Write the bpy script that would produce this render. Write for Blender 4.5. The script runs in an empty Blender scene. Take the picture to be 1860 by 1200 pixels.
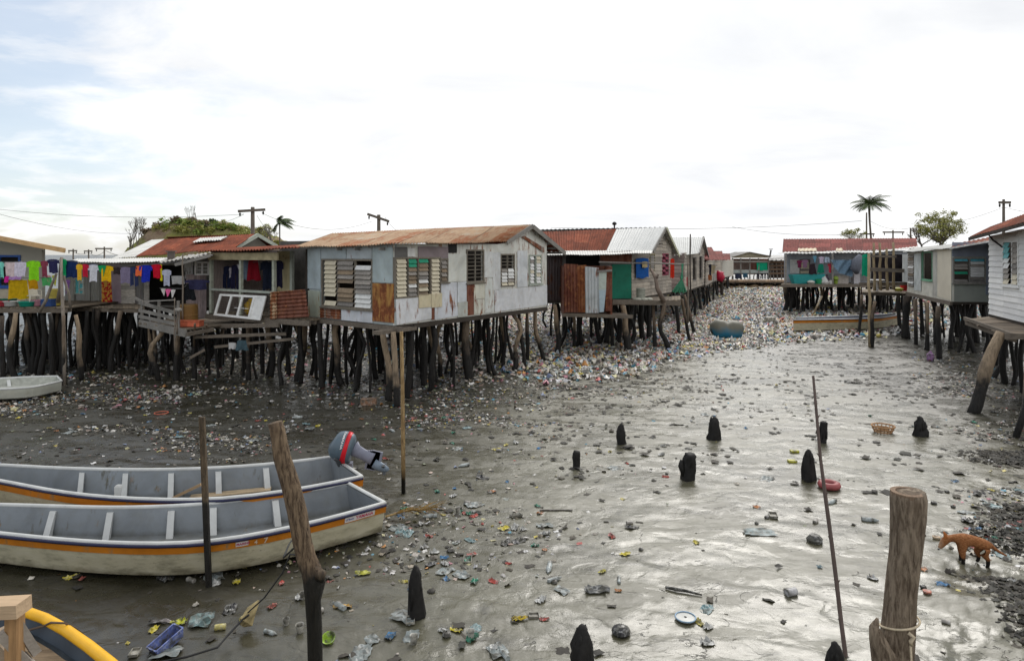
import bpy, bmesh, math, random
import numpy as np
from mathutils import Vector, Matrix, Euler, noise as mnoise

# ------------------------------------------------------------------ camera, sky, sun, exposure
F, H, HY, CX = 1200.0, 5.0, 462.0, 930.0        # focal length in photo pixels, eye height, horizon row, centre column
scene = bpy.context.scene
col = scene.collection
cam_d = bpy.data.cameras.new('camera')
cam_d.sensor_width = 36.0
cam_d.sensor_fit = 'HORIZONTAL'
cam_d.lens = 36.0 * F / 1860.0
cam_d.shift_y = -(600.0 - HY) / 1860.0
cam_d.clip_start = 0.05
cam_d.clip_end = 9000.0
cam = bpy.data.objects.new('camera', cam_d)
cam.location = (0, 0, H)
cam.rotation_euler = (math.radians(90), 0, 0)
col.objects.link(cam)
scene.camera = cam
scene.view_settings.view_transform = 'Standard'
scene.view_settings.look = 'None'
scene.view_settings.gamma = 1.0
scene.view_settings.exposure = 0.42
scene.cycles.max_bounces = 6
scene.cycles.caustics_reflective = False
scene.cycles.caustics_refractive = False

SUN_AZ = math.radians(22)      # to the right of straight ahead
SUN_EL = math.radians(40)
sun_dir = Vector((math.sin(SUN_AZ) * math.cos(SUN_EL), math.cos(SUN_AZ) * math.cos(SUN_EL), math.sin(SUN_EL)))

world = bpy.data.worlds.new('World')
scene.world = world
world.use_nodes = True


class NT:
    def __init__(self, tree):
        self.t = tree
        tree.nodes.clear()

    def n(self, typ, props=None, **ins):
        nd = self.t.nodes.new(typ)
        for k, v in (props or {}).items():
            setattr(nd, k, v)
        for k, v in ins.items():
            key = int(k[1:]) if k[0] == 'i' and k[1:].isdigit() else k.replace('_', ' ')
            self.set(nd.inputs[key], v)
        return nd

    def set(self, sock, v):
        if isinstance(v, bpy.types.NodeSocket):
            self.t.links.new(v, sock)
        elif isinstance(v, bpy.types.Node):
            self.t.links.new(v.outputs[0], sock)
        else:
            if hasattr(sock.default_value, '__len__') and len(sock.default_value) == 4 and len(v) == 3:
                v = (*v, 1.0)
            sock.default_value = v

    def math(self, op, a, b=0.0, clamp=False):
        return self.n('ShaderNodeMath', {'operation': op, 'use_clamp': clamp}, i0=a, i1=b).outputs[0]

    def mix(self, f, a, b, blend='MIX'):
        nd = self.t.nodes.new('ShaderNodeMix')
        nd.data_type = 'RGBA'
        nd.blend_type = blend
        self.set(nd.inputs[0], f)
        self.set(nd.inputs[6], a)
        self.set(nd.inputs[7], b)
        return nd.outputs[2]

    def noise(self, vec, scale, detail=4, rough=.55, out=0, dist=0.0):
        nd = self.n('ShaderNodeTexNoise', None, Vector=vec, Scale=scale, Detail=detail, Roughness=rough, Distortion=dist)
        return nd.outputs[out]

    def ramp(self, f, stops, interp='LINEAR'):
        nd = self.t.nodes.new('ShaderNodeValToRGB')
        nd.color_ramp.interpolation = interp
        e = nd.color_ramp.elements
        while len(e) > 1:
            e.remove(e[-1])
        e[0].position = stops[0][0]
        c = stops[0][1]
        e[0].color = (*c, 1) if len(c) == 3 else c
        for p, c in stops[1:]:
            x = e.new(p)
            x.color = (*c, 1) if len(c) == 3 else c
        self.set(nd.inputs[0], f)
        return nd.outputs[0]

    def map(self, v, a, b, c=0.0, d=1.0):
        return self.n('ShaderNodeMapRange', {'clamp': True}, i0=v, i1=a, i2=b, i3=c, i4=d).outputs[0]

    def scale(self, vec, s):
        return self.n('ShaderNodeMapping', None, Vector=vec, Scale=s).outputs[0]


W_ = NT(world.node_tree)
tc = W_.n('ShaderNodeTexCoord').outputs['Generated']
sky = W_.n('ShaderNodeTexSky', {'sky_type': 'NISHITA', 'sun_disc': False, 'sun_elevation': SUN_EL, 'sun_rotation': SUN_AZ})
sep = W_.n('ShaderNodeSeparateXYZ', None, Vector=tc)
zc = W_.math('MAXIMUM', sep.outputs[2], 0.0)
den = W_.math('ADD', zc, 0.22)
pl = W_.n('ShaderNodeCombineXYZ', None, X=W_.math('DIVIDE', sep.outputs[0], den), Y=W_.math('DIVIDE', sep.outputs[1], den), Z=0.0)
n1 = W_.noise(pl.outputs[0], 1.5, 8, .58, dist=.3)
n2 = W_.noise(W_.scale(pl.outputs[0], (.8, 1.2, 1)), .95, 7, .55, dist=.5)
dt = W_.n('ShaderNodeVectorMath', {'operation': 'DOT_PRODUCT'}, i0=tc, i1=tuple(sun_dir)).outputs['Value']
dtc = W_.math('MAXIMUM', dt, 0.0)
glow_and_fill = W_.math('MULTIPLY', W_.math('ADD', W_.math('MULTIPLY', W_.math('POWER', dtc, 5.0), 14.0), W_.math('MULTIPLY', W_.math('MAXIMUM', W_.math('MULTIPLY', sep.outputs[1], -1.0), 0.0), 10.0)))  # second term brightens the sky behind the camera, added to light facing walls
# veil of cloud: nearly everywhere, thinner to the upper left
left = W_.map(sep.outputs[0], -0.55, -0.22, 1.0, 0.0)
cover = W_.math('SUBTRACT', W_.map(n1, 0.28, 0.48, 0.85, 1.0), W_.math('MULTIPLY', left, W_.map(n1, .46, .58, .75, 0.0)), True)
tone = W_.ramp(n2, [(.33, (6.6, 6.75, 7.0)), (.5, (7.9, 7.95, 8.0)), (.60, (8.6, 8.6, 8.6))])
bright = W_.mix(1.0, tone, W_.n('ShaderNodeCombineColor', None, Red=W_.math('ADD', 1.0, W_.math('MULTIPLY', glow_and_fill, .1)), Green=W_.math('ADD', 1.0, W_.math('MULTIPLY', glow_and_fill, .1)), Blue=W_.math('ADD', 1.0, W_.math('MULTIPLY', glow_and_fill, .1))).outputs[0], 'MULTIPLY')
skyc = W_.mix(cover, W_.mix(.35, sky.outputs[0], (6.0, 6.7, 7.5)), bright)
bg = W_.n('ShaderNodeBackground', None, Color=skyc, Strength=0.1)
out = W_.n('ShaderNodeOutputWorld', None, Surface=bg)

sun_d = bpy.data.lights.new('sun', 'SUN')
sun_d.energy = 1.5
sun_d.angle = math.radians(32)
sun_d.color = (1, .96, .9)
sun = bpy.data.objects.new('sun', sun_d)
sun.rotation_euler = (-sun_dir).to_track_quat('-Z', 'Y').to_euler()
sun.location = (0, 0, 60)
col.objects.link(sun)

rnd = random.Random(7)
rng = np.random.default_rng(11)


# ------------------------------------------------------------------ pixel <-> place
def XD(px, d):
    return Vector(((px - CX) * d / F, d))


def U(px, py, d):
    return Vector(((px - CX) * d / F, d, H - (py - HY) * d / F))


def G(px, py, z=0.0):
    d = (H - z) * F / (py - HY)
    return Vector(((px - CX) * d / F, d, z))


# ------------------------------------------------------------------ materials
MATS = {}


def newmat(name):
    m = bpy.data.materials.new(name)
    m.use_nodes = True
    return m, NT(m.node_tree)


def finish(T, colr, rough=.8, bump=None, bstr=.3, spec=.5, bdist=.02, **kw):
    b = T.n('ShaderNodeBsdfPrincipled')
    T.set(b.inputs['Base Color'], colr)
    T.set(b.inputs['Roughness'], rough)
    T.set(b.inputs['Specular IOR Level'], spec)
    for k, v in kw.items():
        T.set(b.inputs[k.replace('_', ' ')], v)
    if bump is not None:
        bn = T.n('ShaderNodeBump', None, Strength=bstr, Distance=bdist, Height=bump)
        T.set(b.inputs['Normal'], bn.outputs[0])
    T.n('ShaderNodeOutputMaterial', None, Surface=b)
    return b


def mul(c, f):
    return tuple(min(1, x * f) for x in c)


def plain(c, rough=.75, var=.25, scale=6.0, name=None, spec=.35, **kw):
    key = ('plain', c, rough, var, scale)
    if key in MATS:
        return MATS[key]
    m, T = newmat(name or 'painted surface')
    v = T.n('ShaderNodeTexCoord').outputs['Object']
    n = T.noise(v, scale, 5, .6)
    cc = T.ramp(n, [(.3, mul(c, 1 - var)), (.7, mul(c, 1 + var))])
    finish(T, cc, rough, n, .15, spec, **kw)
    MATS[key] = m
    return m


def cloth(c, name='cloth'):
    key = ('cloth', c)
    if key in MATS:
        return MATS[key]
    m, T = newmat(name)
    v = T.n('ShaderNodeTexCoord').outputs['Object']
    n = T.noise(v, 9, 3, .6)
    cc = T.ramp(n, [(.3, mul(c, .75)), (.7, mul(c, 1.15))])
    b = finish(T, cc, .9, T.noise(T.scale(v, (3, 3, .6)), 6, 3), .5, .1)
    MATS[key] = m
    return m


def wood(c=(.22, .18, .14), name='weathered wood', axis=2, var=.45, scale=5.0, rough=.85, grime=.5):
    key = ('wood', c, axis, var, scale, grime)
    if key in MATS:
        return MATS[key]
    m, T = newmat(name)
    v = T.n('ShaderNodeTexCoord').outputs['Object']
    s = [5, 5, 5]
    s[axis] = .5
    n = T.noise(T.scale(v, tuple(s)), scale, 6, .65)
    n2 = T.noise(v, 1.7, 3, .6)
    isl = T.n('ShaderNodeNewGeometry').outputs['Random Per Island']
    cc = T.ramp(n, [(.25, mul(c, 1 - var)), (.5, c), (.75, mul(c, 1 + var))])
    cc = T.mix(T.map(n2, .4, .7, 0, grime), cc, mul(c, .55))
    cc = T.mix(1.0, cc, T.ramp(isl, [(0, (1 - .6 * grime,) * 3), (1, (1 + .4 * grime, 1 + .34 * grime, 1 + .24 * grime))]), 'MULTIPLY')
    finish(T, cc, rough, n, .5, .25)
    MATS[key] = m
    return m


def stilt_mat(kind):
    key = ('stilt', kind)
    if key in MATS:
        return MATS[key]
    m, T = newmat('tide stained post wood')
    g = T.n('ShaderNodeNewGeometry')
    sp = T.n('ShaderNodeSeparateXYZ', None, Vector=g.outputs['Position'])
    v = T.scale(g.outputs['Position'], (5, 5, .7))
    n = T.noise(v, 4, 6, .7)
    n2 = T.noise(g.outputs['Position'], 2.3, 4, .6)
    tide = {'pale': 1.1, 'dark': 2.5, 'mid': 1.6, 'post': 1.55}[kind]
    base = {'pale': (.29, .22, .15), 'dark': (.075, .058, .045), 'mid': (.17, .13, .095), 'post': (.17, .125, .088)}[kind]
    orr = T.n('ShaderNodeObjectInfo').outputs['Random']
    h = T.math('ADD', T.math('ADD', sp.outputs[2], T.math('MULTIPLY', T.math('SUBTRACT', orr, .5), .9)), T.math('MULTIPLY', T.math('SUBTRACT', n2, .5), 1.6))
    wet = T.map(h, tide - .35, tide + .35, 1, 0)
    cc = T.ramp(n, [(.25, mul(base, .45)), (.5, base), (.75, mul(base, 1.5))])
    wetc = T.ramp(n, [(.3, (.006, .006, .006)), (.7, (.022, .019, .016))])
    cc = T.mix(wet, cc, wetc)
    finish(T, cc, T.map(wet, 0, 1, .85, .55), n, .9, .3, bdist=.05)
    MATS[key] = m
    return m


def rust(name='rusted corrugated iron', pale=.3, red=(.26, .085, .045), tan=(.50, .32, .19), grey=(.50, .50, .49), sheet=.8, bias=0.0):
    """roof iron: UV = metres along the eave, metres up the slope"""
    m, T = newmat(name)
    uv = T.n('ShaderNodeUVMap').outputs[0]
    sp = T.n('ShaderNodeSeparateXYZ', None, Vector=uv)
    idu = T.math('FLOOR', T.math('DIVIDE', sp.outputs[0], sheet))
    idv = T.math('FLOOR', T.math('DIVIDE', sp.outputs[1], 1.9))
    idc = T.n('ShaderNodeCombineXYZ', None, X=idu, Y=idv, Z=0.0)
    wn = T.n('ShaderNodeTexWhiteNoise', {'noise_dimensions': '3D'}, Vector=idc.outputs[0])
    n = T.noise(T.scale(uv, (2.6, .55, 1)), 2.2, 7, .7)
    n2 = T.noise(uv, .8, 4, .6)
    f = T.math('ADD', T.math('ADD', T.math('MULTIPLY', n, .55), T.math('MULTIPLY', n2, .35)), T.math('MULTIPLY', wn.outputs[0], .20))
    f = T.math('ADD', f, -.05 + bias)
    cc = T.ramp(f, [(.32, mul(red, .6)), (.46, red), (.56, mul(red, 1.35)), (.66, tan), (.74 + .0 * pale, mul(tan, 1.2)), (.86, grey)])
    seam = T.math('LESS_THAN', T.math('FRACT', T.math('DIVIDE', sp.outputs[0], sheet)), .035)
    cc = T.mix(T.math('MULTIPLY', seam, .5), cc, (.06, .04, .03))
    finish(T, cc, .88, n, .3, .12)
    return m


def tin(c, rustc=(.22, .07, .025), amt=.5, name='stained sheet metal wall', rough=.6, streak=True, lo=None):
    """painted sheet metal with vertical rust streaks, blotches, chips"""
    key = ('tin', c, rustc, amt)
    if key in MATS:
        return MATS[key]
    m, T = newmat(name)
    v = T.n('ShaderNodeTexCoord').outputs['Object']
    n = T.noise(T.scale(v, (2.5, 2.5, .5)), 2.2, 7, .68)
    n2 = T.noise(v, 1.1, 5, .6, dist=.6)
    n3 = T.noise(v, 5, 4, .6)
    rc = T.ramp(n3, [(.3, mul(rustc, .5)), (.55, rustc), (.75, (.42, .2, .07))])
    base = T.ramp(n2, [(.28, mul(c, .70)), (.5, c), (.72, mul(c, 1.22))])
    base = T.mix(T.map(n3, .45, .75, 0, .35), base, mul((c[0] * 1.05, c[1] * .97, c[2] * .8), .8))
    f = T.math('ADD', T.math('MULTIPLY', n, .6), T.math('MULTIPLY', n2, .4))
    fac = T.map(f, .66 - .26 * amt, .72 - .22 * amt, 0, 1)
    cc = T.mix(fac, base, rc)
    finish(T, cc, T.map(fac, 0, 1, rough, .85), n3, .12, .35)
    MATS[key] = m
    return m


def leaf_mat(c1, c2):
    m, T = newmat('foliage')
    isl = T.n('ShaderNodeNewGeometry').outputs['Random Per Island']
    b = finish(T, T.ramp(isl, [(0, c1), (1, c2)]), .6, None)
    return m


# ------------------------------------------------------------------ mesh builder
ORG = {}


class MB:
    def __init__(self):
        self.v, self.f, self.m, self.uv = [], [], [], {}

    def vert(self, p):
        self.v.append(tuple(p))
        return len(self.v) - 1

    def face(self, ids, m=0, uv=None):
        self.f.append(tuple(ids))
        self.m.append(m)
        if uv:
            self.uv[len(self.f) - 1] = uv

    def quad(self, a, b, c, d, m=0, uv=None):
        i = len(self.v)
        self.v += [tuple(a), tuple(b), tuple(c), tuple(d)]
        self.face((i, i + 1, i + 2, i + 3), m, uv)

    def hexa(self, b4, t4, m=0):
        """b4: bottom loop, t4: top loop"""
        i = len(self.v)
        self.v += [tuple(p) for p in b4] + [tuple(p) for p in t4]
        for q in ((3, 2, 1, 0), (4, 5, 6, 7), (0, 1, 5, 4), (1, 2, 6, 5), (2, 3, 7, 6), (3, 0, 4, 7)):
            self.face([i + k for k in q], m)

    def box(self, c, s, m=0, rz=0.0, rx=0.0, ry=0.0):
        R = Euler((rx, ry, rz)).to_matrix()
        c = Vector(c)
        x, y, z = s[0] / 2, s[1] / 2, s[2] / 2
        P = lambda a, b, d: c + R @ Vector((a, b, d))
        self.hexa([P(-x, -y, -z), P(x, -y, -z), P(x, y, -z), P(-x, y, -z)], [P(-x, -y, z), P(x, -y, z), P(x, y, z), P(-x, y, z)], m)

    def bar(self, a, b, w, h, m=0, up=(0, 0, 1)):
        """a rectangular timber from a to b"""
        a, b = Vector(a), Vector(b)
        d = (b - a).normalized()
        up = Vector(up)
        if abs(d.dot(up)) > .97:
            up = Vector((0, 1, 0))
        s = d.cross(up).normalized()
        u = s.cross(d)
        s, u = s * w / 2, u * h / 2
        self.hexa([a - s - u, b - s - u, b + s - u, a + s - u], [a - s + u, b - s + u, b + s + u, a + s + u], m)

    def tube(self, pts, radii, n=8, m=0, cap=True, jit=0.0, flat=1.0):
        pts = [Vector(p) for p in pts]
        if not hasattr(radii, '__len__'):
            radii = [radii] * len(pts)
        rings = []
        prev = None
        for i, p in enumerate(pts):
            d = (pts[min(i + 1, len(pts) - 1)] - pts[max(i - 1, 0)]).normalized()
            ref = prev if prev is not None else (Vector((0, 1, 0)) if abs(d.y) < .9 else Vector((1, 0, 0)))
            s = (ref - d * ref.dot(d)).normalized()
            prev = s
            u = d.cross(s)
            ring = []
            for k in range(n):
                a = 2 * math.pi * k / n
                r = radii[i] * (1 + (rnd.uniform(-jit, jit) if jit else 0))
                ring.append(self.vert(p + s * math.cos(a) * r * flat + u * math.sin(a) * r))
            rings.append(ring)
        for i in range(len(rings) - 1):
            for k in range(n):
                self.face((rings[i][k], rings[i][(k + 1) % n], rings[i + 1][(k + 1) % n], rings[i + 1][k]), m)
        if cap:
            self.face(list(reversed(rings[0])), m)
            self.face(rings[-1], m)

    def lathe(self, c, prof, n=20, m=0, M=None, close=False):
        c = Vector(c)
        M = M or Matrix.Identity(3)
        rings = []
        for r, z in prof:
            rings.append([self.vert(c + M @ Vector((r * math.cos(2 * math.pi * k / n), r * math.sin(2 * math.pi * k / n), z))) for k in range(n)])
        for i in range(len(rings) - 1):
            for k in range(n):
                self.face((rings[i][k], rings[i][(k + 1) % n], rings[i + 1][(k + 1) % n], rings[i + 1][k]), m)
        if prof[0][0] > 1e-4:
            self.face(list(reversed(rings[0])), m)
        if close:
            self.face(rings[-1], m)

    def build(self, name, mats, parent=None, smooth=False, origin=None):
        me = bpy.data.meshes.new(name)
        if not isinstance(mats, (list, tuple)):
            mats = [mats]
        if parent is not None:
            o0 = ORG[parent.name]
        elif origin is not None:
            o0 = Vector(origin)
        else:
            xs = np.array(self.v)
            o0 = Vector(((xs[:, 0].min() + xs[:, 0].max()) / 2, (xs[:, 1].min() + xs[:, 1].max()) / 2, xs[:, 2].min()))
        arr = np.array(self.v, dtype=float) - np.array(o0)
        me.from_pydata(arr.tolist(), [], self.f)
        for mt in mats:
            me.materials.append(mt)
        if len(mats) > 1:
            me.polygons.foreach_set('material_index', self.m)
        if self.uv:
            ul = me.uv_layers.new(name='UVMap')
            for fi, uvs in self.uv.items():
                p = me.polygons[fi]
                for k, li in enumerate(p.loop_indices):
                    ul.data[li].uv = uvs[k]
        if smooth:
            me.polygons.foreach_set('use_smooth', [True] * len(me.polygons))
        me.update()
        o = bpy.data.objects.new(name, me)
        col.objects.link(o)
        if parent is not None:
            o.parent = parent
        else:
            o.location = o0
        ORG[o.name] = Vector(o0)
        return o


def tag(o, label, cat, group=None):
    o['label'] = label
    o['category'] = cat
    if group:
        o['group'] = group
    return o


def thing(name, label, cat, loc, group=None):
    o = bpy.data.objects.new(name, None)
    o.empty_display_size = .2
    o.location = loc
    col.objects.link(o)
    ORG[o.name] = Vector(loc)
    return tag(o, label, cat, group)


# ------------------------------------------------------------------ noise on arrays
def vnoise(x, y, seed=0):
    xi, yi = np.floor(x).astype(np.int64), np.floor(y).astype(np.int64)
    xf, yf = x - xi, y - yi
    u, v = xf * xf * (3 - 2 * xf), yf * yf * (3 - 2 * yf)

    def h(a, b):
        n = (a * 374761393 + b * 668265263 + seed * 974634777) & 0xffffffff
        n = ((n ^ (n >> 13)) * 1274126177) & 0xffffffff
        return ((n ^ (n >> 16)) & 0xffff) / 65535.0
    return (h(xi, yi) * (1 - u) + h(xi + 1, yi) * u) * (1 - v) + (h(xi, yi + 1) * (1 - u) + h(xi + 1, yi + 1) * u) * v


def fbm(x, y, oct=4, seed=0, g=.5):
    s, a, t = 0, 1, 0
    for i in range(oct):
        s = s + a * vnoise(x * 2 ** i, y * 2 ** i, seed + i * 17)
        t += a
        a *= g
    return s / t


def sstep(a, b, x):
    t = np.clip((x - a) / (b - a), 0, 1)
    return t * t * (3 - 2 * t)


def mud_h(x, y):
    """height of the tidal mud: soft swells, small terraces where runnels cut it, lumps by the right edge"""
    x = np.asarray(x, float)
    y = np.asarray(y, float)
    xr = x * .97 - y * .24 + .5 * fbm(x * .3, y * .3, 3, 88)
    yr = y * .97 + x * .24
    h = .10 * (fbm(x * .16, y * .22, 3, 3) - .5)
    t = fbm(xr * .30, yr * .8, 4, 21) * 3.6
    fr = t - np.floor(t)
    h = h + .017 * (sstep(.0, .20, fr) - fr)
    h = h + .014 * (fbm(xr * 1.5 + 2 * fbm(x * .5, y * .5, 2, 8), yr * 2.4, 4, 40) - .5)
    px = CX + F * x / np.maximum(y, 1.0)
    py = HY + F * H / np.maximum(y, 1.0)
    lump = sstep(1640, 1800, px + .35 * (py - 1000)) * sstep(840, 930, py)
    left = sstep(1100, 500, px) * sstep(640, 720, py)
    h = h + lump * .20 * (fbm(x * 1.6, y * 1.6, 5, 60, .55) - .45)
    h = h + left * .045 * (fbm(xr * 1.6, yr * 2.6, 4, 71) - .5)
    rough = .008 * (fbm(x * 7, y * 9, 3, 99) - .5)
    h = h + rough * (1 + 1.5 * lump + left)
    h = h + .022 * (fbm(x * 2.2, y * 3.0, 4, 45) - .5) * sstep(40, 18, y)
    return h * sstep(160, 90, y)


def mz(x, y):
    return float(mud_h(np.array([x]), np.array([y]))[0])


# ------------------------------------------------------------------ the mud flat: one sheet out to the horizon
def build_ground():
    kf = np.arange(-.93, .9301, .0031)
    kl = -np.geomspace(.95, 14, 26)[::-1]
    ks = np.concatenate([kl, kf, -kl[::-1]])
    ys = [-60, -40, -25, -15, -8, -3, 0, 2, 3.5, 4.6]
    y = 5.2
    while y < 130:
        ys.append(y)
        y *= 1.0062
    while y < 6000:
        ys.append(y)
        y *= 1.12
    ys = np.array(ys)
    K, Y = np.meshgrid(ks, ys)
    X = K * np.maximum(Y, 5.2)
    Z = mud_h(X, Y)
    n, m = Y.shape
    v = np.stack([X, Y, Z], -1).reshape(-1, 3)
    idx = np.arange(n * m).reshape(n, m)
    q = np.stack([idx[:-1, :-1], idx[:-1, 1:], idx[1:, 1:], idx[1:, :-1]], -1).reshape(-1, 4)
    me = bpy.data.meshes.new('mud_flat')
    me.vertices.add(len(v))
    me.vertices.foreach_set('co', v.ravel())
    me.loops.add(q.size)
    me.loops.foreach_set('vertex_index', q.ravel().astype(np.int32))
    me.polygons.add(len(q))
    me.polygons.foreach_set('loop_start', np.arange(0, q.size, 4, dtype=np.int32))
    me.polygons.foreach_set('loop_total', np.full(len(q), 4, dtype=np.int32))
    me.polygons.foreach_set('use_smooth', np.ones(len(q), bool))
    me.update()
    M, T = newmat('wet tidal mud')
    p = T.n('ShaderNodeNewGeometry').outputs['Position']
    a = T.noise(T.scale(p, (.5, .9, .5)), .55, 6, .62)
    b = T.noise(T.scale(p, (.9, 1.9, 1)), 1.3, 9, .68, dist=1.1)
    c = T.noise(p, 14, 6, .7)
    d = T.noise(T.scale(p, (1, 1.7, 1)), 4.0, 6, .62, dist=.4)
    colr = T.ramp(a, [(.3, (.046, .043, .024)), (.5, (.088, .083, .052)), (.7, (.14, .134, .095))])
    dk = T.map(T.math('ADD', T.math('MULTIPLY', b, .7), T.math('MULTIPLY', c, .3)), .54, .66, 0, .82)
    colr = T.mix(dk, colr, (.028, .026, .020))
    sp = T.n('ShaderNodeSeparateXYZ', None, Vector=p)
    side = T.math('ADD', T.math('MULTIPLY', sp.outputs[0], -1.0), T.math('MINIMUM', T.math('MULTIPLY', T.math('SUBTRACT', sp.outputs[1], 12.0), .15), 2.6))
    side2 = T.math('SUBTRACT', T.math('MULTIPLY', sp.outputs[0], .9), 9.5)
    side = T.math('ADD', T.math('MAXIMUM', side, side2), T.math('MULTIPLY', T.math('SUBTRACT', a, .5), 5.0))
    colr = T.mix(T.map(side, .3, 4.0, 0, .76), colr, (.014, .012, .007))  # mud painted darker by position, standing in for reflections of the dark houses
    film = T.map(T.noise(T.scale(p, (.7, 1.3, 1)), .9, 7, .6, dist=.8), .50, .55, 1, 0)
    ro = T.math('ADD', T.map(film, 0, 1, .44, .27), T.map(d, .35, .65, -.05, .08))
    bh = T.math('ADD', T.math('MULTIPLY', b, .42), T.math('ADD', T.math('MULTIPLY', c, .2), T.math('MULTIPLY', d, .22)))
    bh = T.math('ADD', T.math('MULTIPLY', bh, T.map(film, 0, 1, 1, .35)), T.math('MULTIPLY', film, .12))
    cn = T.noise(T.scale(p, (.55, 1.1, 1)), .8, 5, .55, dist=1.6)
    crack = T.map(T.math('ABSOLUTE', T.math('SUBTRACT', cn, .5), 0.0), .0015, .0055, 1, 0)
    crack = T.math('MULTIPLY', crack, T.map(T.noise(p, 1.9, 3, .6), .46, .54, 0, 1))
    speck = T.map(T.noise(p, 34, 3, .7), .665, .70, 0, 1)
    colr = T.mix(T.math('MAXIMUM', T.math('MULTIPLY', crack, .85), T.math('MULTIPLY', speck, .7)), colr, (.018, .016, .012))
    ro = T.math('ADD', ro, T.math('MULTIPLY', crack, .3))
    bh = T.math('SUBTRACT', bh, T.math('MULTIPLY', crack, .12))
    bh = T.math('ADD', bh, T.math('MULTIPLY', T.noise(p, 42, 4, .6), .06))
    bh = T.math('ADD', bh, T.math('MULTIPLY', T.map(T.noise(p, 2.6, 3, .5, dist=.4), .56, .66), -.20))
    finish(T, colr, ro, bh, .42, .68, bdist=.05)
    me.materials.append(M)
    o = bpy.data.objects.new('mud_flat', me)
    col.objects.link(o)
    o['kind'] = 'structure'
    return o


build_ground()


# ------------------------------------------------------------------ litter
def T_crumple(seed, n=4, amp=.35):
    r = random.Random(seed)
    vs, fs = [], []
    for j in range(n + 1):
        for i in range(n + 1):
            vs.append(((i / n - .5) + r.uniform(-.08, .08), (j / n - .5) * .75 + r.uniform(-.08, .08), abs(r.gauss(0, amp)) * .45 + .02))
    for j in range(n):
        for i in range(n):
            a = j * (n + 1) + i
            fs += [(a, a + 1, a + n + 2), (a, a + n + 2, a + n + 1)]
    return np.array(vs), np.array(fs)


def T_lathe(prof, n=8, lay=True):
    vs, fs = [], []
    for r, z in prof:
        for k in range(n):
            a = 2 * math.pi * k / n
            p = (r * math.cos(a), r * math.sin(a), z)
            vs.append((p[2], p[0], p[1] + max(q[0] for q in prof)) if lay else p)
    for i in range(len(prof) - 1):
        for k in range(n):
            a, b = i * n + k, i * n + (k + 1) % n
            fs += [(a, b, b + n), (a, b + n, a + n)]
    return np.array(vs), np.array(fs)


def T_box(sx, sy, sz):
    vs = np.array([(x * sx / 2, y * sy / 2, z * sz) for z in (0, 1) for x, y in ((-1, -1), (1, -1), (1, 1), (-1, 1))], float)
    q = ((4, 5, 6, 7), (0, 1, 5, 4), (1, 2, 6, 5), (2, 3, 7, 6), (3, 0, 4, 7))
    fs = []
    for a, b, c, d in q:
        fs += [(a, b, c), (a, c, d)]
    return vs, np.array(fs)


def T_chunk(seed):
    r = random.Random(seed)
    vs, fs = [], []
    for j, (rr, z) in enumerate(((.42, 0), (.5, .18), (.3, .34), (.02, .36))):
        for k in range(6):
            a = 2 * math.pi * k / 6
            q = rr * r.uniform(.65, 1.2)
            vs.append((q * math.cos(a), q * math.sin(a), z * r.uniform(.8, 1.2)))
    for j in range(3):
        for k in range(6):
            a, b = j * 6 + k, j * 6 + (k + 1) % 6
            fs += [(a, b, b + 6), (a, b + 6, a + 6)]
    return np.array(vs), np.array(fs)


BOT = [(.02, -.5), (.15, -.48), (.15, .18), (.05, .34), (.055, .42), (.01, .43)]
CUP = [(.02, -.25), (.2, -.24), (.27, .25), (.24, .25), (.17, -.2)]
CAN = [(.01, -.3), (.18, -.3), (.18, .3), (.01, .3)]
TPL = [T_crumple(1), T_crumple(2, 3, .5), T_crumple(3, 4, .25), T_crumple(4, 3, .6), T_crumple(5, 2, .4),
       T_lathe(BOT), T_lathe(CUP), T_lathe(CAN), T_box(.5, .35, .2), T_box(.7, .5, .06), T_chunk(8), T_chunk(9)]


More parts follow.
